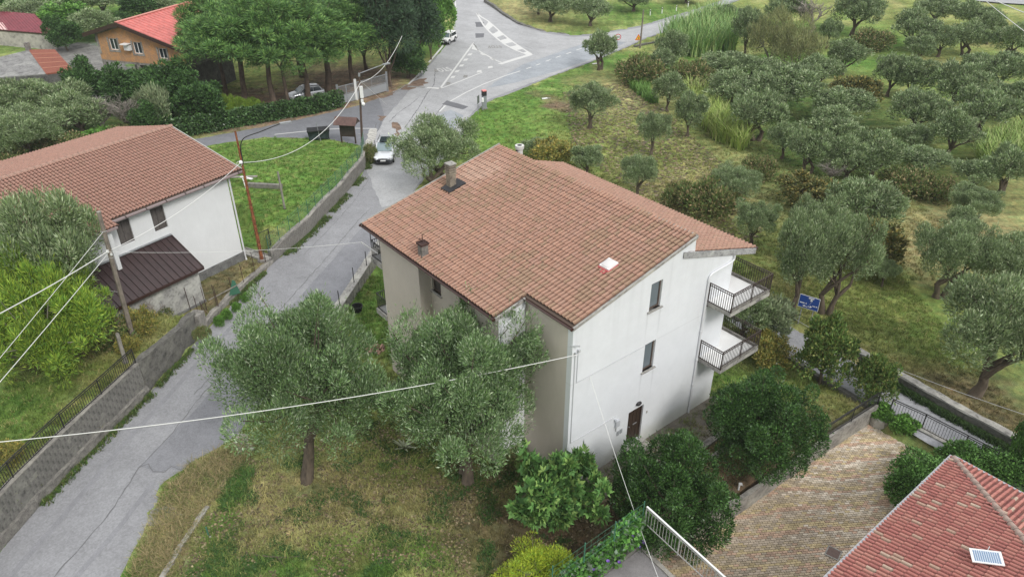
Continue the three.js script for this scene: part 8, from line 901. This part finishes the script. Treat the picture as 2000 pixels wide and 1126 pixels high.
{ // fallen leaves and twigs, and low broad-leaved weeds in patches
  const r = rngOf(61), P = [], C = [], I = [], cols = [[0.30, 0.23, 0.13], [0.22, 0.15, 0.09], [0.38, 0.31, 0.19], [0.13, 0.10, 0.065], [0.10, 0.085, 0.05]]; const area = W([[380, 930], [480, 870], [700, 820], [960, 850], [1180, 960], [1160, 1060], [980, 1140], [330, 1140], [420, 990]]), bb = boxOf(area), fld = W([[1100, 180], [1240, 160], [1420, 330], [1500, 430], [1450, 500], [1250, 380], [1120, 300]]), fb = boxOf(fld);
  const put = (x, z, s) => { const y = hT(x, z) + 0.03 + 0.03 * r(), a = r() * 6.28, l = s * (0.5 + r()), w = l * (0.12 + 0.4 * r()), ca = Math.cos(a), sa = Math.sin(a), t = (r() - 0.5) * 0.05, o = P.length / 3; P.push(x, y, z, x + ca * l * 0.5 - sa * w, y + t, z + sa * l * 0.5 + ca * w, x + ca * l, y + t, z + sa * l, x + ca * l * 0.5 + sa * w, y - t, z + sa * l * 0.5 - ca * w); const c = cols[Math.floor(r() * 5)], k = 0.7 + 0.6 * r(); for (let q = 0; q < 4; q++) C.push(c[0] * k, c[1] * k, c[2] * k); I.push(o, o + 2, o + 1, o, o + 3, o + 2); };
  for (let i = 0; i < 26000; i++) { const x = lerp(bb[0], bb[2], r()), z = lerp(bb[1], bb[3], r()); if (sdPoly(area, x, z) > 0 && vnoise(x * 0.8, z * 0.8, 71) > 0.34) put(x, z, 0.11); } for (let i = 0; i < 9000; i++) { const x = lerp(fb[0], fb[2], r()), z = lerp(fb[1], fb[3], r()); if (sdPoly(fld, x, z) > 0) put(x, z, 0.28); }
  const g = new THREE.BufferGeometry(); g.setAttribute('position', new THREE.Float32BufferAttribute(P, 3)); g.setAttribute('color', new THREE.Float32BufferAttribute(C, 3)); g.setIndex(I); g.computeVertexNormals(); g.userData.done = true; stuff('leaf_litter', g, M.leaf, 'fallen leaves and straw on the lawns');
  const sp = []; for (let i = 0; i < 16000; i++) { const x = lerp(bb[0], bb[2], r()), z = lerp(bb[1], bb[3], r()); if (sdPoly(area, x, z) < 0) continue; const c = groundColour(x, z), gr = c[1] / (c[0] + 1e-3), n = fbm(x * 0.9, z * 0.9, 3, 83); if (n > (gr > 1.15 ? 0.47 : 0.60)) sp.push([x, hT(x, z), z, 0.6 + 0.8 * r()]); }
  stuff('weeds', bladesAt(sp, { len: 0.13, wid: 0.055, bend: 1.0, cols: [[0.045, 0.11, 0.022], [0.065, 0.14, 0.028], [0.035, 0.085, 0.018], [0.085, 0.165, 0.035]], seed: 13, per: 7, spread: 0.26 }), M.leaf, 'low broad-leaved weeds in patches on the front lawn');
  for (const [x, y, l, a] of [[700, 846, 'thin fallen branch beside the front olive trunk', 0.3], [905, 918, 'pale stripped branch at the foot of the second front olive', 1.9], [540, 1088, 'small dry stick on the front lawn', -0.1]]) { const b2 = gp(x, y), t = thing('fallen_branch', l, 'branch', b2, a); part(t, 'stick', taper([V3(-0.9, 0.05, 0), V3(-0.2, 0.12, 0.08), V3(0.5, 0.06, 0), V3(1.0, 0.1, -0.1)], [0.035, 0.03, 0.022, 0.01], 5), M.bark); part(t, 'side_twig', taper([V3(0, 0.1, 0.05), V3(0.3, 0.22, 0.3), V3(0.6, 0.12, 0.55)], [0.018, 0.012, 0.006], 4), M.bark); }
}
{ // grass tufts where blades can be told
  const base = bladesAt([[0, 0, 0]], { len: 0.17, wid: 0.022, bend: 0.9, cols: [[1, 1, 1], [0.8, 0.8, 0.8], [1.15, 1.1, 1]], seed: 3, per: 13, spread: 0.34 }), r = rngOf(44), put = []; const m = new THREE.Matrix4(), e = new THREE.Euler(), q = new THREE.Quaternion();
  const hsq = [hw(1, 0, 0.2), hw(14.4, 0, 0.2), hw(14.4, 0, 12.4), hw(1, 0, 12.4)].map((p) => [p.x, p.z]);
  for (let k = 0; k < 300000 && put.length < 62000; k++) { const far = r() < 0.45, x = far ? lerp(-34, 34, r()) : lerp(-26, 27, r()), z = far ? lerp(-90, -44, r()) : lerp(-46, -18, r()); const c = rowOf(x, 0, z); if (c.x < -40 || c.x > 2040 || c.y > 1160) continue; if (sdQ(ROAD, x, z) > -0.12 || sdQ(LOWROAD, x, z) > -0.3 || sdQ(YARD, x, z) > -0.3 || sdPoly(hsq, x, z) > -0.2) continue; const gc = groundColour(x, z), green = gc[1] / (gc[0] + 1e-3); if (green < 0.72 && r() < 0.35) continue; if (r() > 1.15 - sstep(-50, -88, z)) continue; if (sdQ(LEFTYARD, x, z) > 0 && r() < 0.6) continue; put.push([x, hT(x, z) - 0.01, z, gc]); }
  const g = new THREE.InstancedMesh(base, M.blade, put.length); put.forEach(([x, y, z, c], i) => { const s = (0.55 + 0.75 * r()) * (c[1] > 0.12 ? 1.1 : 0.85); q.setFromEuler(e.set((r() - 0.5) * 0.3, r() * 6.28, (r() - 0.5) * 0.3)); m.compose(V3(x, y, z), q, V3(s, s * (0.7 + 0.6 * r()), s)); g.setMatrixAt(i, m); const k = 0.85 + 0.5 * r(), dry = r() < 0.12 ? 0.6 : 0; const cc = mix3(c, STRAW, dry); g.setColorAt(i, new THREE.Color().setRGB(cc[0] * k * 1.05, cc[1] * k * 1.12, cc[2] * k)); });
  g.name = 'grass'; g.userData = { kind: 'stuff', label: 'short grass on the lawns and verges' }; shade(g); scene.add(g); M.blade.vertexColors = true;
}
renderer.render(scene, camera);
